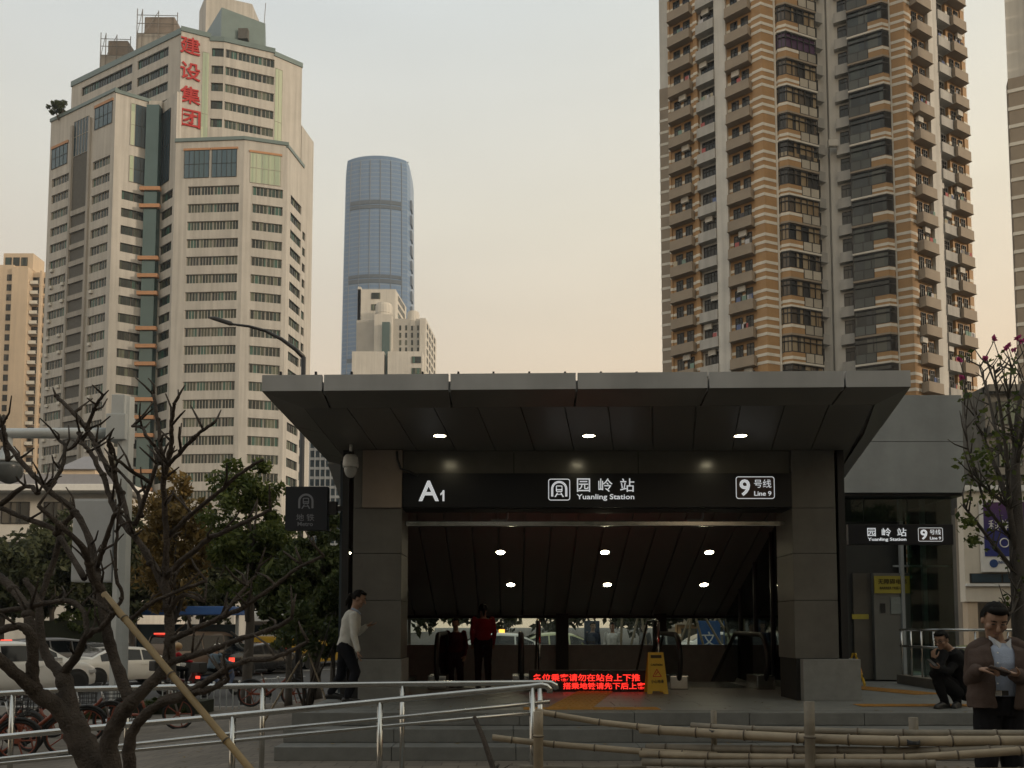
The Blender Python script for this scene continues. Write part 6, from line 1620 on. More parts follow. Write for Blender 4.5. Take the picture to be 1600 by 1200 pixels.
car('sedan','pale saloon with lit tail lights at the left end of the traffic',onroad(2,35),R(60),wpaint,tail_on)
car('van','brown people carrier with a cream roof and lit tail lights',onroad(318,38),R(62),brpaint,tail_on)
car('sedan','dark car with red tail lights ahead of the scooter',onroad(405,39),R(60),bpaint,tail_on)
# bus
bo_ = thing('city_bus', 'yellow city bus with a white roof and a lit red and yellow display', 'bus', onroad(418,42)+Vector((1.04,4.9,0)), R(78)); M=MW[bo_.name]
byel=mat('bus_yellow',(.50,.30,.02),.35,var=.06,coat=.4)
MB().bbox(-5,5,-1.22,1.22,.3,1.75,.12,M).build('lower_body', byel, bo_); MB().bbox(-4.98,4.98,-1.2,1.2,1.7,3.0,.15,M).build('upper_body', white_paint, bo_)
for sg in (-1,1):
    for i in range(6): MB().box(-4.5+1.5*i,-4.5+1.5*i+1.4,sg*1.205-.01,sg*1.205+.01,1.75,2.6,M).build('window', car_glass, bo_)
    for x in (-3,3): MB().lathe([(.48,-.14),(.48,.14)],20,M @ Matrix.Translation((x,sg*1.12,.48)) @ Matrix.Rotation(R(90),4,'X')).build('wheel', tyre, bo_)
    MB().box(-5.03,-4.97,sg*.95-.12,sg*.95+.12,1.0,1.35,M).build('tail_light', tail_on, bo_)
MB().box(-5.02,-4.96,-.95,.95,1.85,2.5,M).build('rear_window', car_glass, bo_)
MB().box(-5.04,-4.97,-.5,.45,2.6,2.85,M).build('display', black_metal, bo_)
for i in range(4): MB().box(-5.06,-5.03,.30-.2*i,.42-.2*i,2.66,2.8,M).build('display_digit', led_red if i==0 else amber_on, bo_)
# green and yellow taxis beyond the station
tx_g=mat('taxi_green',(.05,.22,.10),.35,var=.05,coat=.5); tx_y=mat('taxi_cream',(.50,.52,.30),.35,var=.05,coat=.5)
car('sedan','green taxi with a lit roof sign seen through the back of the station',Vector((at(790,1000,31).x,31,-.12)),R(5),wpaint,tail_on,roof_light=amber_on,stripe=tx_g,name='taxi')
car('sedan','pale yellow green car seen through the back of the station',Vector((at(872,1000,33).x,33,-.12)),R(8),tx_y,tail_off,name='parked_car')
car('sedan','white car seen through the back glass beside a leaning pole',Vector((at(1130,1000,36).x,36,-.12)),R(5),wpaint,tail_off,name='parked_car')

# blue hoarding panels and leaning bamboo beyond the station
hb=mat('hoarding_blue',(.025,.09,.26),.5,var=.15)
for k,(px,w_,lb) in enumerate(((1108,36,'blue hoarding board with white characters beyond the station'),(1146,30,'narrow blue hoarding board beside the larger one'),(925,24,'dark blue board between leaning poles beyond the station'))):
    Y=25.; q=at(px,1000,Y); o=thing('hoarding_board', lb, 'hoarding', (q.x,Y,0)); ww=w_*mpp(Y)
    MB().bbox(q.x-ww/2,q.x+ww/2,Y,Y+.06,.35,1.75,.02).build('panel', hb if k<2 else mat('board_navy',(.03,.05,.09),.5), o)
    for s in (-1,1): MB().box(q.x+s*ww*.4-.03,q.x+s*ww*.4+.03,Y+.06,Y+.12,0,1.75).build('leg', grey_paint, o)
    if k<2: lettering(('文','明')[k],q.x,Y-.004,1.2,.45,.45,white_paint,o)
bp = [(1075,1010,1080,960),(1100,1012,1085,958),(1128,1010,1100,962),(1150,1012,1118,960),(1165,1010,1135,960),(970,1010,972,960),(985,1012,998,958),(1010,1012,1002,960),(1060,1012,1078,962),(1175,1010,1140,964),(1090,1010,1125,958)]
for k,(xa,ya,xb,yb) in enumerate(bp):
    Y=22.6+.25*k; a=at(xa,ya,Y); c=at(xb,yb,Y); e=a+(a-c)*((a.z)/(c.z-a.z)); c2=c+(c-a)*.9
    o=thing('prop_pole','pale tree prop pole leaning beyond the station glass','pole',(e.x,Y,0),0,'prop poles beyond the station')
    bamboo(MB(),[e,c2],.035,.5,7).build('cane', [bam_dry,bam_node], o, True)

# ================================================================= shared bicycles
bk_org=mat('bike_orange',(.23,.06,.032),.4,var=.1); bk_sil=mat('bike_silver',(.42,.41,.40),.3,metal=.8,var=.05)
def bicycle(label, loc, yaw, group=None):
    o=thing('shared_bicycle',label,'bicycle',loc,yaw,group); M=MW[o.name]; r=.29; wb=1.02
    for x in (-wb/2,wb/2):
        T=M @ Matrix.Translation((x,0,r+.03)) @ Matrix.Rotation(R(90),4,'X')
        wo=MB().torus(r,.026,28,8,T).build('wheel', tyre, o, True)
        MB().torus(r-.03,.012,28,6,T).build('rim', bk_org, wo, True)
        b=MB()
        for i in range(5):
            a=i*2*math.pi/5; b.tube([(0,0,0),((r-.03)*math.cos(a),(r-.03)*math.sin(a),0)],.012,5,M=T)
        b.lathe([(.04,-.05),(.04,.05)],10,T); b.build('spokes', bk_org, wo)
        b=MB(); b.tube([M @ Vector((x+(r+.045)*math.cos(t),0,r+.03+(r+.045)*math.sin(t))) for t in [R(20+14*i) for i in range(11)]],.03,6); b.build('mudguard', plast, o, True)
    tb=lambda nm,pts,r_,m: MB().tube([M @ Vector(p) for p in pts],r_,8).build(nm,m,o,True)
    tb('frame',[(-wb/2,0,r+.03),(-.12,0,.30),(.28,0,.62),(.36,0,.72)],.03,bk_org); tb('seat_tube',[(-.10,0,.30),(-.22,0,.66)],.026,bk_org); tb('seat_post',[(-.21,0,.64),(-.27,0,.84)],.016,bk_sil)
    tb('chain_stay',[(-wb/2,0,r+.03),(-.20,0,.58)],.018,bk_org); tb('fork',[(wb/2,0,r+.03),(.40,0,.66),(.33,0,.92)],.02,bk_sil)
    tb('handlebar',[(.16,-.28,.98),(.28,-.24,.99),(.33,0,.94),(.28,.24,.99),(.16,.28,.98)],.014,plast)
    MB().bbox(-.40,-.14,-.09,.09,.83,.90,.03,M).build('saddle', plast, o, True)
    b=MB(); 
    for z in (.72,.80,.88,.94): b.torus(.15,.006,16,5,M @ Matrix.Translation((.52,0,z)) @ Matrix.Diagonal((1,1.1,1,1)))
    for i in range(12):
        a=i*math.pi/6; b.tube([M @ Vector((.52+.14*math.cos(a),.155*math.sin(a),.70)),M @ Vector((.52+.15*math.cos(a),.165*math.sin(a),.94))],.005,4)
    b.build('basket', plast, o)
    MB().lathe([(.08,-.02),(.08,.02)],14,M @ Matrix.Translation((-.1,.06,.30)) @ Matrix.Rotation(R(90),4,'X')).build('chainring', plast, o)
    tb('pedals',[(-.02,-.16,.2),(-.02,-.06,.2),(-.1,0,.3),(-.18,.06,.4),(-.18,.16,.4)],.012,plast)
    tb('kickstand',[(-.40,.05,.28),(-.46,.16,.0)],.01,bk_sil)
    return o
bike=bicycle('orange shared bicycle parked beside the traffic pole', Vector((onground(150,1146).x,15.6,-.5)), R(8))
for k,(px,Y,a,lb) in enumerate(((48,13.2,12,'orange shared bicycle behind the bare tree trunk'),(8,13.9,-14,'orange shared bicycle with its wheel against the handrail'),(85,14.6,22,'orange shared bicycle leaning behind the forked trunk'),(-30,12.6,18,'orange shared bicycle half hidden at the end of the row'),(238,16.6,5,'orange shared bicycle parked past the traffic pole'),(425,20.0,4,'dark shared bicycle parked before the picket rail'))):
    x=at(px,1100,Y).x; copy_tree(bike, Matrix.Translation((x,Y,hz(x,Y))) @ Matrix.Rotation(R(a),4,'Z'), lb)
# ================================================================= people
skin_m = mat('skin',(.29,.175,.12),.55,var=.08,scale=20); hair_m = mat('hair_black',(.008,.007,.006),.7,var=.1,spec=.12)
eye_m = mat('eye_dark',(.02,.015,.012),.3,var=0); lip_m = mat('lips',(.22,.115,.09),.5,var=0); shoe_m = mat('shoe_black',(.014,.014,.014),.4,var=.1)
def cloth(name,col,r=.92): return mat(name,col,r,var=.14,scale=14,bump=.25,spec=.12)
def blob(mb, name, m, parent, voxel=.012, it=4, wrinkle=0.):
    me = mb.mesh(name, m); o = bpy.data.objects.new(name, me); COL.objects.link(o)
    rm = o.modifiers.new('r','REMESH'); rm.mode='VOXEL'; rm.voxel_size=voxel; rm.use_smooth_shade=True
    if it: sm=o.modifiers.new('s','SMOOTH'); sm.factor=.5; sm.iterations=it
    if wrinkle:
        tx = bpy.data.textures.get('folds') or bpy.data.textures.new('folds','CLOUDS'); tx.noise_scale=.11; tx.noise_depth=2
        d=o.modifiers.new('d','DISPLACE'); d.texture=tx; d.strength=wrinkle; d.mid_level=.5; d.texture_coords='GLOBAL'
    dg=bpy.context.evaluated_depsgraph_get(); me2=bpy.data.meshes.new_from_object(o.evaluated_get(dg)); bpy.data.objects.remove(o)
    me2.name=name; me2.materials.clear(); me2.materials.append(m); me2.transform(MW[parent.name].inverted())
    me2.polygons.foreach_set('use_smooth',[True]*len(me2.polygons))
    return inst(name, me2, parent)
def limb(b, pts, rs_, n=12):
    pts=[Vector(p) for p in pts]
    P_=[];Rr=[]
    for i in range(len(pts)-1):
        for j in range(4): t=j/4; P_.append(pts[i].lerp(pts[i+1],t)); Rr.append(lerp(rs_[i],rs_[i+1],t))
    P_.append(pts[-1]); Rr.append(rs_[-1]); b.tube(P_,Rr,n)
    for p,r_ in zip(pts,rs_): b.ball(p,r_*.99,8)
def loft(b, rings, right):
    """rings: (centre, half width, half depth)"""
    right=Vector(right).normalized(); vs=[];fs=[]; n=18; k=len(rings)
    for i,(c,rx,ry) in enumerate(rings):
        c=Vector(c); d=(Vector(rings[min(i+1,k-1)][0])-Vector(rings[max(i-1,0)][0])).normalized(); f=d.cross(right).normalized()
        for j in range(n):
            t=2*math.pi*j/n; ct,st=math.cos(t),math.sin(t); e=.85
            vs.append(c+right*rx*math.copysign(abs(ct)**e,ct)+f*ry*math.copysign(abs(st)**e,st))
    for i in range(k-1):
        for j in range(n): fs.append((i*n+j,i*n+(j+1)%n,(i+1)*n+(j+1)%n,(i+1)*n+j))
    fs.append(tuple(range(n))[::-1]); fs.append(tuple(range((k-1)*n,k*n))); b.add(vs,fs)
def hand(b, wrist, d, nrm, side, curl=.6, s=1.):
    """palm plus five fingers; d: finger direction, nrm: palm side, side: towards the thumb"""
    d=Vector(d).normalized(); nrm=Vector(nrm); nrm=(nrm-d*nrm.dot(d)).normalized(); sd_=d.cross(nrm).normalized(); sd_=sd_ if sd_.dot(Vector(side))>0 else -sd_
    w=Vector(wrist); pc=w+d*.05*s
    rot=Matrix((sd_,nrm,d)).transposed()
    b.ball(pc,.05*s,8,sc=(.82,.36,1.0),rot=rot)
    for i,(o_,l_) in enumerate(((.030,.068),(.010,.076),(-.011,.070),(-.031,.055))):
        p=w+d*.088*s+sd_*o_*s; a=0; pts=[w+d*.06*s+sd_*o_*.9*s,p]; dd=d
        for k in range(3):
            a+=curl*(.55+.12*i); dd=(d*math.cos(a)+nrm*math.sin(a)); p=p+dd*l_*s*(.45,.32,.23)[k]; pts.append(p)
        limb(b,pts,[.0095*s,.0095*s,.009*s,.008*s,.0065*s],8)
    t0=w+d*.025*s+sd_*.03*s; t1=t0+(d*.55+sd_*.6+nrm*.35).normalized()*.04*s; t2=t1+(d*.85+sd_*.1+nrm*.5).normalized()*.034*s; t3=t2+(d*.9+nrm*.6-sd_*.2).normalized()*.025*s
    limb(b,[t0,t1,t2,t3],[.014*s,.011*s,.010*s,.0075*s],8)
def head(b, o, c, f, up, hairstyle='short', s=1., glasses=False):
    f=Vector(f).normalized(); up=Vector(up); up=(up-f*up.dot(f)).normalized(); r_=f.cross(up).normalized()
    rot=Matrix((r_,f,up)).transposed(); c=Vector(c); pt=lambda x,y,z: c+(r_*x+f*y+up*z)*s
    b.ball(pt(0,-.008,.022),.1*s,12,sc=(.78,.96,.98),rot=rot)
    b.ball(pt(0,.026,-.045),.07*s,10,sc=(.83,.80,.95),rot=rot); b.ball(pt(0,.06,-.092),.026*s,8,sc=(1.1,.8,.8),rot=rot)
    limb(b,[pt(0,.088,.012),pt(0,.104,-.016),pt(0,.108,-.026)],[.009*s,.014*s,.016*s],8)
    for sg in (-1,1):
        b.ball(pt(sg*.078,-.008,-.008),.03*s,7,sc=(.28,.62,1),rot=rot); b.ball(pt(sg*.045,.058,-.022),.026*s,7,rot=rot)
        MB().ball(pt(sg*.032,.0845,.011),.0115*s,6,sc=(1.25,.5,.42),rot=rot).build('eye', eye_m, o, True)
        MB().tube([pt(sg*.016,.0925,.034),pt(sg*.034,.092,.039),pt(sg*.052,.080,.034)],[.004*s,.0048*s,.003*s],6).build('eyebrow', hair_m, o)
    MB().tube([pt(-.021,.0865,-.0605),pt(-.008,.0925,-.0585),pt(.008,.0925,-.0585),pt(.021,.0865,-.0605)],[.002*s,.0048*s,.0048*s,.002*s],6).build('mouth', lip_m, o, True)
    # hair: skull cap with a hairline
    n=18; vs=[];fs=[]; keep={}
    for i in range(n+1):
        th=math.pi*i/n
        for j in range(2*n):
            ph=2*math.pi*j/(2*n); x=math.sin(th)*math.cos(ph); y=math.sin(th)*math.sin(ph); z=math.cos(th)
            k=1+.035*math.sin(9*ph+3*th)*math.sin(th)+random.uniform(-.012,.012); vs.append(pt(x*.089*k,-.012+y*.108*k,.026+z*.108*k))
            keep[(i,j)]=(z>.42 or (y<-.02 and z>-.62) or (y<.35 and z>-.02 and abs(x)>.6))
    for i in range(n):
        for j in range(2*n):
            q=[(i,j),(i,(j+1)%(2*n)),(i+1,(j+1)%(2*n)),(i+1,j)]
            if all(keep[t] for t in q): fs.append(tuple(t[0]*2*n+t[1] for t in q)[::-1])
    hb_=MB(); hb_.add(vs,fs)
    hb_.ball(pt(0,.035,.098),.05*s,8,sc=(1.3,.95,.5),rot=rot)
    if hairstyle=='bun': hb_.ball(pt(0,-.125,.0),.045*s,8,rot=rot); hb_.tube([pt(0,-.13,-.02),pt(0,-.15,-.09),pt(0,-.14,-.16)],[.035*s,.028*s,.008*s],8)
    hb_.build('hair', hair_m, o, True)
    if glasses:
        g_=MB()
        for sg in (-1,1):
            T=Matrix.Translation(pt(sg*.034,.102,.008)) @ (Matrix((r_,up,f)).transposed().to_4x4()); g_.torus(.023*s,.0028*s,16,5,T @ Matrix.Diagonal((1.15,.85,1,1)))
            g_.tube([pt(sg*.06,.098,.012),pt(sg*.083,.0,.008)],.0026*s,5)
        g_.tube([pt(-.012,.104,.01),pt(.012,.104,.01)],.0026*s,5); g_.build('glasses', plast, o)
def shoe(o, ankle, toe, z, m=None):
    a=Vector(ankle); d=Vector(toe)-a; d.z=0; d.normalize(); b=MB(); g=Vector((a.x,a.y,z))
    limb(b,[g-d*.05+Vector((0,0,.045)),g+d*.06+Vector((0,0,.05)),g+d*.17+Vector((0,0,.032))],[.042,.044,.03],10)
    limb(b,[g+Vector((0,0,.05)),a],[.045,.046],10); b.box(-.07,.19,-.036,.036,0,.022,Matrix.Translation(g) @ Matrix.Rotation(math.atan2(d.y,d.x),4,'Z'))
    blob(b,'shoe',m or shoe_m,o,.01,2)
def figure(label, base, J, top, legs, neckc=None, hairstyle='short', right=(1,0,0), f=(0,-1,0), up=(0,0,1), hands=((),()), chestw=.185, hemw=.165, jacket=None, glasses=False, name='person', group=None, vox=.010, sc=1., torso=None, shoez=None, curl=(.6,.6), sleeve=.052, shoes=True):
    o=thing(name,label,'person',base,0,group); right=Vector(right).normalized()
    J={k:Vector(v) for k,v in J.items()}; Bd=MB()
    nk,pv=J['neck'],J['pelvis']; ch=nk.lerp(pv,.30) if 'chest' not in J else J['chest']; ws=nk.lerp(pv,.72) if 'waist' not in J else J['waist']
    rings=[(pv-(ws-pv).normalized()*.06,.11,.09),(pv,.155,.105),(ws,.135,.09),(ch,chestw-.02,.108),(nk.lerp(ch,.35),chestw*.82,.085),(nk,.06,.058)]
    loft(Bd,rings,right); limb(Bd,[nk-(nk-ch)*.15,J['head']-Vector(up).normalized()*.06-Vector(f).normalized()*.02],[.057,.052])
    head(Bd,o,J['head'],f,up,hairstyle,sc,glasses)
    for i,s in enumerate('RL'):
        limb(Bd,[J['sh'+s],J['el'+s],J['wr'+s]],[.05,.042,.027]); limb(Bd,[J['hip'+s],J['kn'+s],J['an'+s]],[.075,.052,.036])
        d,nrm,side=hands[i] if hands[i] else (J['wr'+s]-J['el'+s],Vector(f)*.3+Vector((0,0,-.2)),f); hand(Bd,J['wr'+s],d,nrm,side,curl[i],.98*sc)
    blob(Bd,'body',skin_m,o,.0075 if vox<=.01 else .012,2)
    T=MB(); k=1.14
    rg=[(pv+(ws-pv)*.05,hemw*1.08,.128),(pv.lerp(ws,.5),hemw*1.06,.128),(ws,hemw,.118),(ch,chestw*1.03,.135),(nk.lerp(ch,.42),chestw*.98,.108),(nk.lerp(ch,.08),.082,.074)]
    loft(T,rg,right)
    for s in 'RL': limb(T,[J['sh'+s],J['el'+s],J['wr'+s].lerp(J['el'+s],.06)],[sleeve*1.26,sleeve*1.06,sleeve*.78])
    if jacket is None: blob(T,'top',top,o,vox,3,.016); 
    else:
        T2=MB(); loft(T2,[(pv.lerp(ws,.45),hemw*.96,.116)]+rg[2:],right); blob(T2,'shirt',top,o,vox,3,.012)
        jm=jacket; f_=Vector(f); f_.z=0; f_.normalize()
        rgj=[(pv-(ws-pv)*.28,hemw*1.28,.165),(pv.lerp(ws,.4),hemw*1.30,.172),(ws,hemw*1.24,.165),(ch,chestw*1.15,.163),(nk.lerp(ch,.42),chestw*1.06,.13),(nk.lerp(ch,.06),.098,.092),(nk+(nk-ch)*.14,.082,.082)]
        vs=[];fs=[]; n=30
        gaps=[.20,.24,.26,.27,.34,.66,.9]
        for (c,rx,ry),g_ in zip(rgj,gaps):
            for j in range(n+1):
                t=math.pi/2+g_+(2*math.pi-2*g_)*j/n; ct,st=math.cos(t),math.sin(t); e=.82; wv=1+.03*math.sin(j*2.1+c.z*23)+.02*math.sin(j*.9+c.z*41)
                vs.append(Vector(c)+right*rx*wv*math.copysign(abs(ct)**e,ct)+f_*ry*wv*math.copysign(abs(st)**e,st))
        # refine vertically
        V=np.array([v[:] for v in vs]).reshape(len(rgj),n+1,3); VV=[]
        for i in range(len(rgj)-1):
            for q_ in range(4): VV.append(V[i]*(1-q_/4)+V[i+1]*q_/4)
        VV.append(V[-1]); VV=np.array(VV); m_=len(VV); vs=[tuple(p) for p in VV.reshape(-1,3)]
        fs=[(i*(n+1)+j,i*(n+1)+j+1,(i+1)*(n+1)+j+1,(i+1)*(n+1)+j) for i in range(m_-1) for j in range(n)]
        sj=MB(); sj.add(vs,fs); me=sj.mesh('jacket',jm,True); oo=bpy.data.objects.new('j',me); COL.objects.link(oo)
        so_=oo.modifiers.new('s','SOLIDIFY'); so_.thickness=.014; so_.offset=0; ss=oo.modifiers.new('u','SUBSURF'); ss.levels=1; ss.render_levels=1
        tx=bpy.data.textures.get('folds') or bpy.data.textures.new('folds','CLOUDS'); dd=oo.modifiers.new('d','DISPLACE'); dd.texture=tx; dd.strength=.03; dd.texture_coords='GLOBAL'
        dg=bpy.context.evaluated_depsgraph_get(); me2=bpy.data.meshes.new_from_object(oo.evaluated_get(dg)); bpy.data.objects.remove(oo); me2.transform(MW[o.name].inverted()); jo=inst('jacket',me2,o)
        T3=MB()
        for s in 'RL': limb(T3,[J['sh'+s],J['el'+s],J['wr'+s].lerp(J['el'+s],.04)],[.082,.072,.052])
        for s in 'RL':
            T4=MB(); limb(T4,[J['sh'+s],J['el'+s],J['wr'+s].lerp(J['el'+s],.04)],[.083,.07,.05]); T4.ball(J['sh'+s].lerp(nk,.3),.085,8); blob(T4,'sleeve',jm,o,vox,3,.02)
    G=MB(); loft(G,[(pv-(ws-pv).normalized()*.085,.13,.112),(pv,.172,.125),(pv.lerp(ws,.55),.158,.115)],right)
    for s in 'RL': limb(G,[J['hip'+s],J['kn'+s],J['an'+s]],[.098,.072,.056])
    blob(G,'trousers',legs,o,vox,3,.016)
    if shoes:
        for s in 'RL': shoe(o,J['an'+s],J['toe'+s],(shoez[0 if s=='R' else 1] if shoez else base[2]))
    return o,J
def W3(px,py,Y): return at(px,py,Y)
# --- man in a brown jacket looking at what he holds
Y=6.0
J=dict(head=W3(1554,969,Y-.06),neck=W3(1557,1003,Y),pelvis=W3(1560,1098,Y),chest=W3(1559,1034,Y-.01),waist=W3(1560,1074,Y),
 shR=W3(1528,1018,Y),elR=W3(1521,1062,Y+.06),wrR=W3(1526,1047,Y-.23),shL=W3(1592,1018,Y),elL=W3(1607,1064,Y+.05),wrL=W3(1586,1054,Y-.24),
 hipR=W3(1543,1108,Y),knR=W3(1541,1205,Y-.02),anR=W3(1540,1293,Y+.03),hipL=W3(1577,1108,Y),knL=W3(1582,1205,Y),anL=W3(1586,1293,Y+.04),toeR=W3(1536,1300,Y-.3),toeL=W3(1594,1300,Y-.3))
g=hz(J['anR'].x,Y)
mb_=cloth('jacket_brown',(.085,.062,.053)); 
man,_=figure('standing man in an open brown jacket and pale blue shirt looking at his hands',Vector((J['pelvis'].x,Y,g)),J,cloth('shirt_blue',(.36,.42,.54)),cloth('trousers_black',(.014,.014,.016)),right=(-1,0,0),f=(-.22,-.86,-.50),up=(-.05,-.45,.9),jacket=mb_,chestw=.19,
  hands=((Vector((.85,-.45,.1)),Vector((.1,-.25,-1)),Vector((0,-.6,.8))),(Vector((-.85,-.45,.18)),Vector((0,-.2,1)),Vector((.2,-.9,.3)))),shoez=(g,g),curl=(.75,.28))
# shirt collar, placket and belt
b=MB(); nk=J['neck']
for s in (-1,1):
    b.add([nk+Vector((s*.012,-.085,-.012)),nk+Vector((s*.062,-.075,.028)),nk+Vector((s*.07,-.02,.05)),nk+Vector((s*.072,-.055,-.035)),nk+Vector((s*.04,-.108,-.052))],[(0,1,2,3,4)])
b.build('collar', mat('collar_white',(.50,.53,.58),.8,var=.05), man)
pb=W3(1559,1083,Y-.142); MB().bbox(pb.x-.075,pb.x+.075,Y-.147,Y-.12,pb.z-.018,pb.z+.018,.006).build('belt', shoe_m, man); MB().bbox(pb.x-.028,pb.x+.022,Y-.158,Y-.146,pb.z-.019,pb.z+.019,.005).build('belt_buckle', steel, man)
for py in (1020,1036,1052,1068):
    q=W3(1559,py,Y-.155); MB().ball(q,.006,6).build('button', white_paint, man)
q=W3(1561,1049,Y-.30); wl=thing('dark_wallet','dark flat wallet held open in the hand of the man in brown','wallet',q)
T=Matrix.Translation(q) @ Euler((R(-18),R(20),R(-14))).to_matrix().to_4x4(); MB().bbox(-.075,.06,-.045,.045,-.007,.007,.004,T).build('cover', mat('wallet_leather',(.035,.022,.018),.4,var=.1), wl); MB().box(-.07,.055,-.04,.04,.0075,.0095,T).build('card', mat('card_grey',(.25,.22,.2),.4,var=0), wl)
# --- man crouching with his phone
Y=11.15; z0=PZ
J=dict(head=W3(1471,1000,Y-.1),neck=W3(1484,1014,Y),pelvis=W3(1503,1082,Y+.12),chest=W3(1494,1034,Y+.04),waist=W3(1503,1062,Y+.1),
 shR=W3(1474,1022,Y-.12),elR=W3(1464,1046,Y-.26),wrR=W3(1459,1030,Y-.26),shL=W3(1502,1022,Y+.08),elL=W3(1482,1050,Y-.2),wrL=W3(1466,1044,Y-.28),
 hipR=W3(1494,1082,Y),knR=W3(1461,1054,Y-.16),anR=W3(1476,1094,Y-.08),hipL=W3(1508,1084,Y+.1),knL=W3(1476,1058,Y-.02),anL=W3(1496,1096,Y+.0),toeR=W3(1455,1098,Y-.2),toeL=W3(1484,1100,Y-.22))
J['anR'].z=z0+.09; J['anL'].z=z0+.09
cr_blk=cloth('jacket_black',(.012,.012,.013))
cm,_=figure('man in black crouching on the platform edge and looking at his phone',Vector((J['pelvis'].x,Y,z0)),J,cr_blk,cloth('trousers_dark',(.011,.011,.012)),right=(-.45,-.85,0),f=(-.80,-.50,-.36),up=(-.3,-.2,.93),chestw=.19,glasses=True,
  hands=((Vector((-.1,-.05,1)),Vector((.9,.2,.2)),Vector((-.3,-.8,0))),(Vector((-.8,-.3,.25)),Vector((0,0,1)),Vector((0,-.8,.4)))),shoez=(z0,z0),curl=(.7,.5))
q=W3(1457,1036,Y-.34); ph=thing('black_phone','black phone held by the crouching man','phone',q); MB().bbox(-.04,.035,-.006,.006,-.06,.07,.004,Matrix.Translation(q) @ Euler((R(-50),R(0),R(30))).to_matrix().to_4x4()).build('case', plast, ph)
# --- woman walking with a phone
Y=11.83
J=dict(head=W3(561,936,Y),neck=W3(554,953,Y),pelvis=W3(540,1012,Y),chest=W3(549,970,Y),waist=W3(544,996,Y),
 shR=W3(553,962,Y-.16),elR=W3(553,992,Y-.2),wrR=W3(559,1017,Y-.2),shL=W3(555,962,Y+.15),elL=W3(560,988,Y+.17),wrL=W3(573,978,Y+.1),
 hipR=W3(541,1014,Y-.08),knR=W3(556,1050,Y-.08),anR=W3(543,1088,Y-.08),hipL=W3(539,1014,Y+.08),knL=W3(533,1055,Y+.08),anL=W3(517,1084,Y+.08),toeR=W3(565,1096,Y-.08),toeL=W3(530,1096,Y+.08))
J['anR'].z=PZ+.10; J['anL'].z=PZ+.15
wlk,_=figure('woman in a white jumper walking past the left column with a phone',Vector((J['pelvis'].x,Y,PZ)),J,cloth('jumper_white',(.52,.52,.49)),cloth('trousers_navy',(.013,.014,.018)),right=(0,-1,0),f=(.93,-.05,-.36),up=(.33,0,.94),hairstyle='bun',chestw=.16,hemw=.148,
  hands=((Vector((.15,0,-1)),Vector((1,.2,0)),Vector((.9,0,0))),(Vector((.95,0,.15)),Vector((0,0,1)),Vector((0,-1,0)))),shoez=(PZ,PZ+.05),curl=(.4,.35),sleeve=.05)
b=MB(); nk=J['neck']; limb(b,[nk+Vector((-.02,-.05,.01)),nk+Vector((.05,-.055,-.02)),nk+Vector((.085,-.02,-.055))],[.022,.02,.012]); b.build('collar', cloth('collar_blue',(.30,.36,.46)), wlk, True)
q=W3(578,975,Y+.08); ph=thing('pale_phone','small phone held out by the walking woman','phone',q); MB().bbox(-.06,.075,-.035,.035,-.005,.005,.004,Matrix.Translation(q) @ Euler((0,R(-8),0)).to_matrix().to_4x4()).build('case', mat('phone_pale',(.25,.2,.17),.3,var=0), ph)
# --- standing figures from a template
def stander(label, px, Y, zb, h, topm, legm, yaw, group=None, bun='short', arms=(.03,.03), vox=.014, dxs=0.):
    x=at(px,1000,Y).x; k=h/1.7; M=Matrix.Translation((x,Y,zb)) @ Matrix.Rotation(yaw,4,'Z') @ Matrix.Scale(k,4); v=lambda a,b_,c: M @ Vector((a,b_,c))
    J=dict(head=v(0,.03,1.585),neck=v(0,0,1.42),pelvis=v(0,0,.95),chest=v(0,0,1.27),waist=v(0,0,1.08),shR=v(.185,0,1.39),elR=v(.235,-.03,1.12),wrR=v(.22,arms[0]+.05,.88),shL=v(-.185,0,1.39),elL=v(-.235,-.03,1.12),wrL=v(-.22,arms[1]+.05,.88),
      hipR=v(.09,0,.92),knR=v(.10,.06,.50),anR=v(.11,.0,.09),hipL=v(-.09,0,.92),knL=v(-.10,.0,.50),anL=v(-.11,-.1,.09),toeR=v(.13,.3,.02),toeL=v(-.13,.2,.02))
    f=M.to_3x3() @ Vector((0,1,-.12))
    return figure(label,Vector((x,Y,zb)),J,topm,legm,right=M.to_3x3() @ Vector((1,0,0)),f=f,up=(0,0,1),hairstyle=bun,chestw=.175*k,hemw=.16*k,vox=vox,sc=k,group=group,sleeve=.043)
stander('woman in a dark red top with black sleeves at the head of the escalator',755,15.3,PZ-.02,1.52,cloth('top_red',(.20,.014,.02)),cloth('skirt_dark',(.02,.012,.013)),R(8),bun='bun')
stander('person in dark red beside the escalator handrail, behind the woman in red',712,16.6,PZ-.30,1.55,cloth('top_maroon',(.055,.010,.013)),cloth('skirt_dark2',(.03,.012,.015)),R(170))
stander('person in a white shirt beyond the back glass of the station',957,24.,0,1.68,cloth('shirt_white',(.55,.53,.50)),MATS['trousers_dark'],R(160))
stander('person in navy beyond the back glass beside the one in white',926,24.6,0,1.70,cloth('top_navy',(.03,.04,.065)),MATS['trousers_dark'],R(200))
stander('person in grey beyond the back glass near the leaning poles',1008,25,0,1.66,cloth('top_grey',(.13,.13,.13)),MATS['trousers_dark'],R(120))
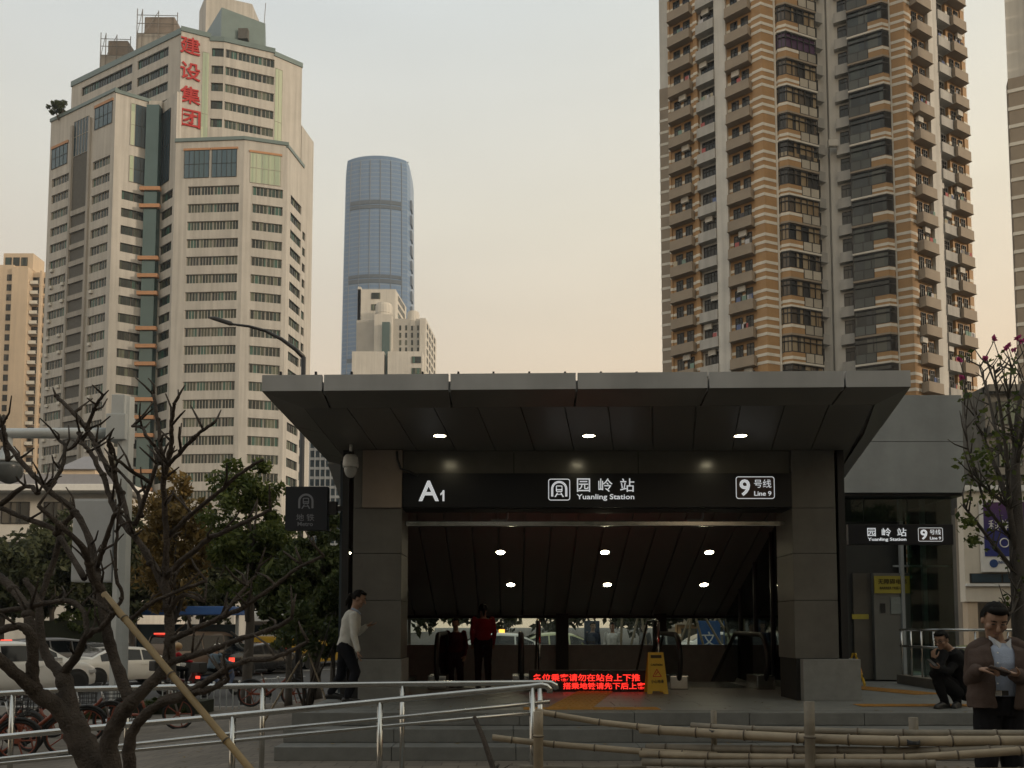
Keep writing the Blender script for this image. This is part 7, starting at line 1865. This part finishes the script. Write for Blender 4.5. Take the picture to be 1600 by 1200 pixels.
# --- scooters and riders
def scooter(label, rl, px, Y, yaw, colm, jm, helm):
    x=at(px,1040,Y).x; z=RZ; o=thing('motor_scooter',label,'scooter',(x,Y,z),yaw); M=MW[o.name]
    for xx in (-.62,.62): 
        T=M @ Matrix.Translation((xx,0,.24)) @ Matrix.Rotation(R(90),4,'X'); w_=MB().torus(.19,.06,20,8,T).build('wheel',tyre,o,True); MB().lathe([(.15,-.04),(.15,.04)],14,T).build('rim',rim_m,w_)
    b=MB(); limb(b,[M @ Vector(p) for p in ((-.8,0,.62),(-.45,0,.6),(-.05,0,.38),(.3,0,.3),(.45,0,.6),(.42,0,.85))],[.07,.14,.12,.10,.11,.07]); blob(b,'fairing',colm,o,.02,2)
    MB().bbox(-.85,-.1,-.13,.13,.7,.80,.05,M).build('saddle',plast,o,True)
    MB().tube([M @ Vector(p) for p in ((.25,-.34,1.02),(.38,-.1,1.0),(.38,.1,1.0),(.25,.34,1.02))],.02,8).build('handlebar',plast,o,True)
    MB().bbox(-1.02,-.72,-.2,.2,.78,1.1,.04,M).build('top_box',plast,o); MB().box(-.93,-.88,-.07,.07,.6,.68,M).build('tail_light',tail_on,o)
    v=lambda a,b_,c: M @ Vector((a,b_,c))
    J=dict(head=v(-.15,0,1.52),neck=v(-.22,0,1.36),pelvis=v(-.38,0,.86),chest=v(-.26,0,1.2),waist=v(-.34,0,1.0),shR=v(-.22,-.19,1.31),elR=v(-.02,-.26,1.1),wrR=v(.2,-.3,1.05),shL=v(-.22,.19,1.31),elL=v(-.02,.26,1.1),wrL=v(.2,.3,1.05),
      hipR=v(-.36,-.1,.86),knR=v(.1,-.16,.80),anR=v(.1,-.16,.42),hipL=v(-.36,.1,.86),knL=v(.1,.16,.80),anL=v(.1,.16,.42),toeR=v(.4,-.16,.35),toeL=v(.4,.16,.35))
    p_,_=figure(rl,Vector((x,Y,z+.3)),J,jm,MATS['trousers_dark'],right=M.to_3x3() @ Vector((0,-1,0)),f=M.to_3x3() @ Vector((1,0,-.1)),vox=.016,shoez=(z+.34,z+.34))
    h=J['head']; b=MB(); b.ball(h+Vector((0,0,.035)),.135,12,sc=(1,1,.98)); b.build('helmet',helm,p_,True)
scooter('blue grey motor scooter waiting beside the brown people carrier','scooter rider in a grey blue jacket and a white helmet',345,26.5,R(62),mat('scooter_blue',(.06,.09,.17),.35,var=.05),cloth('jacket_greyblue',(.14,.19,.24)),mat('helmet_white',(.66,.64,.58),.3,var=0))
scooter('dark red motor scooter behind the leaning bamboo pole','scooter rider in a bright red jacket behind the bamboo pole',284,27.5,R(50),mat('scooter_red',(.12,.02,.02),.35,var=.05),cloth('jacket_red',(.36,.025,.035)),mat('helmet_tan',(.42,.28,.14),.35,var=0))
# ================================================================= unseen blocks and trees added behind the viewer to shade the entrance
for k,(x0,x1,y0,h,lb) in enumerate(((-75,-34,-48,46,'plain cream apartment slab added unseen behind the viewer for shade'),(-26,14,-42,58,'tall grey apartment slab added unseen behind the viewer for shade'),(22,60,-46,50,'tan apartment slab added unseen behind the viewer for shade'))):
    T = Tower('shade_block', lb, ((x0+x1)/2,y0,0)); m_=(ca,grey_r,brick_dk)[k]
    T.w.box(x0,x1,y0-14,y0,0,h); T.wall(m_)
    FMo,Lo = facet((x1,y0),(x0,y0))
    for fl in range(int(h/3)-1):
        for i in range(5): T.put(strip_mesh('opp',(x1-x0)/5-2.4,1.6,4,win_home,frame_dk),FMo,(x1-x0)/5*i+1.2,-.08,2.2+3*fl)
for k,x in enumerate((-13,-5,4,12,20)):
    tree('leafy street tree added unseen behind the viewer for shade',x,-13-(k%2)*1.5,0,(3.4,3.2,2.9),5.2,leaf_dark,70+k,n=5000,size=.2,trunk_r=.2,group='added shade trees behind the viewer')

# fallen leaves scattered over the steps, platform and pavement
b = MB(); rs = random.Random(9)
for i in range(420):
    x = rs.uniform(-5,8); y = rs.uniform(5.2,15.8)
    if y > 10.55 and x > -2.6: z = PZ+.006
    elif y > 9.7 and x > -2.6: z = (PZ-.159*(1+int((10.5-y)/.38)))+.006 if y < 10.5 else PZ+.006
    else: z = hz(x,y)+.006
    a = rs.uniform(0,6.28); s_ = rs.uniform(.02,.045); c_,d_ = math.cos(a)*s_, math.sin(a)*s_; q = Vector((x,y,z))
    b.add([q+Vector((-c_,-d_,.004)),q+Vector((d_*.5,-c_*.5,0)),q+Vector((c_,d_,.008)),q+Vector((-d_*.5,c_*.5,.003))],[(0,1,2,3)])
tag(b.build('fallen_leaves', leaf_yellow), kind='stuff')
# ================================================================= evening haze
hm = bpy.data.materials.new('haze_air'); hm.use_nodes = True; n_ = hm.node_tree.nodes; n_.remove(n_['Principled BSDF'])
vol = n_.new('ShaderNodeVolumePrincipled'); vol.inputs['Color'].default_value = (.80,.86,.95,1); vol.inputs['Density'].default_value = .00024; vol.inputs['Anisotropy'].default_value = .2
hm.node_tree.links.new(vol.outputs[0], n_['Material Output'].inputs['Volume'])
hzb = MB().box(-900,900,-120,1000,-1.8,470).build('haze', hm); tag(hzb, kind='stuff')
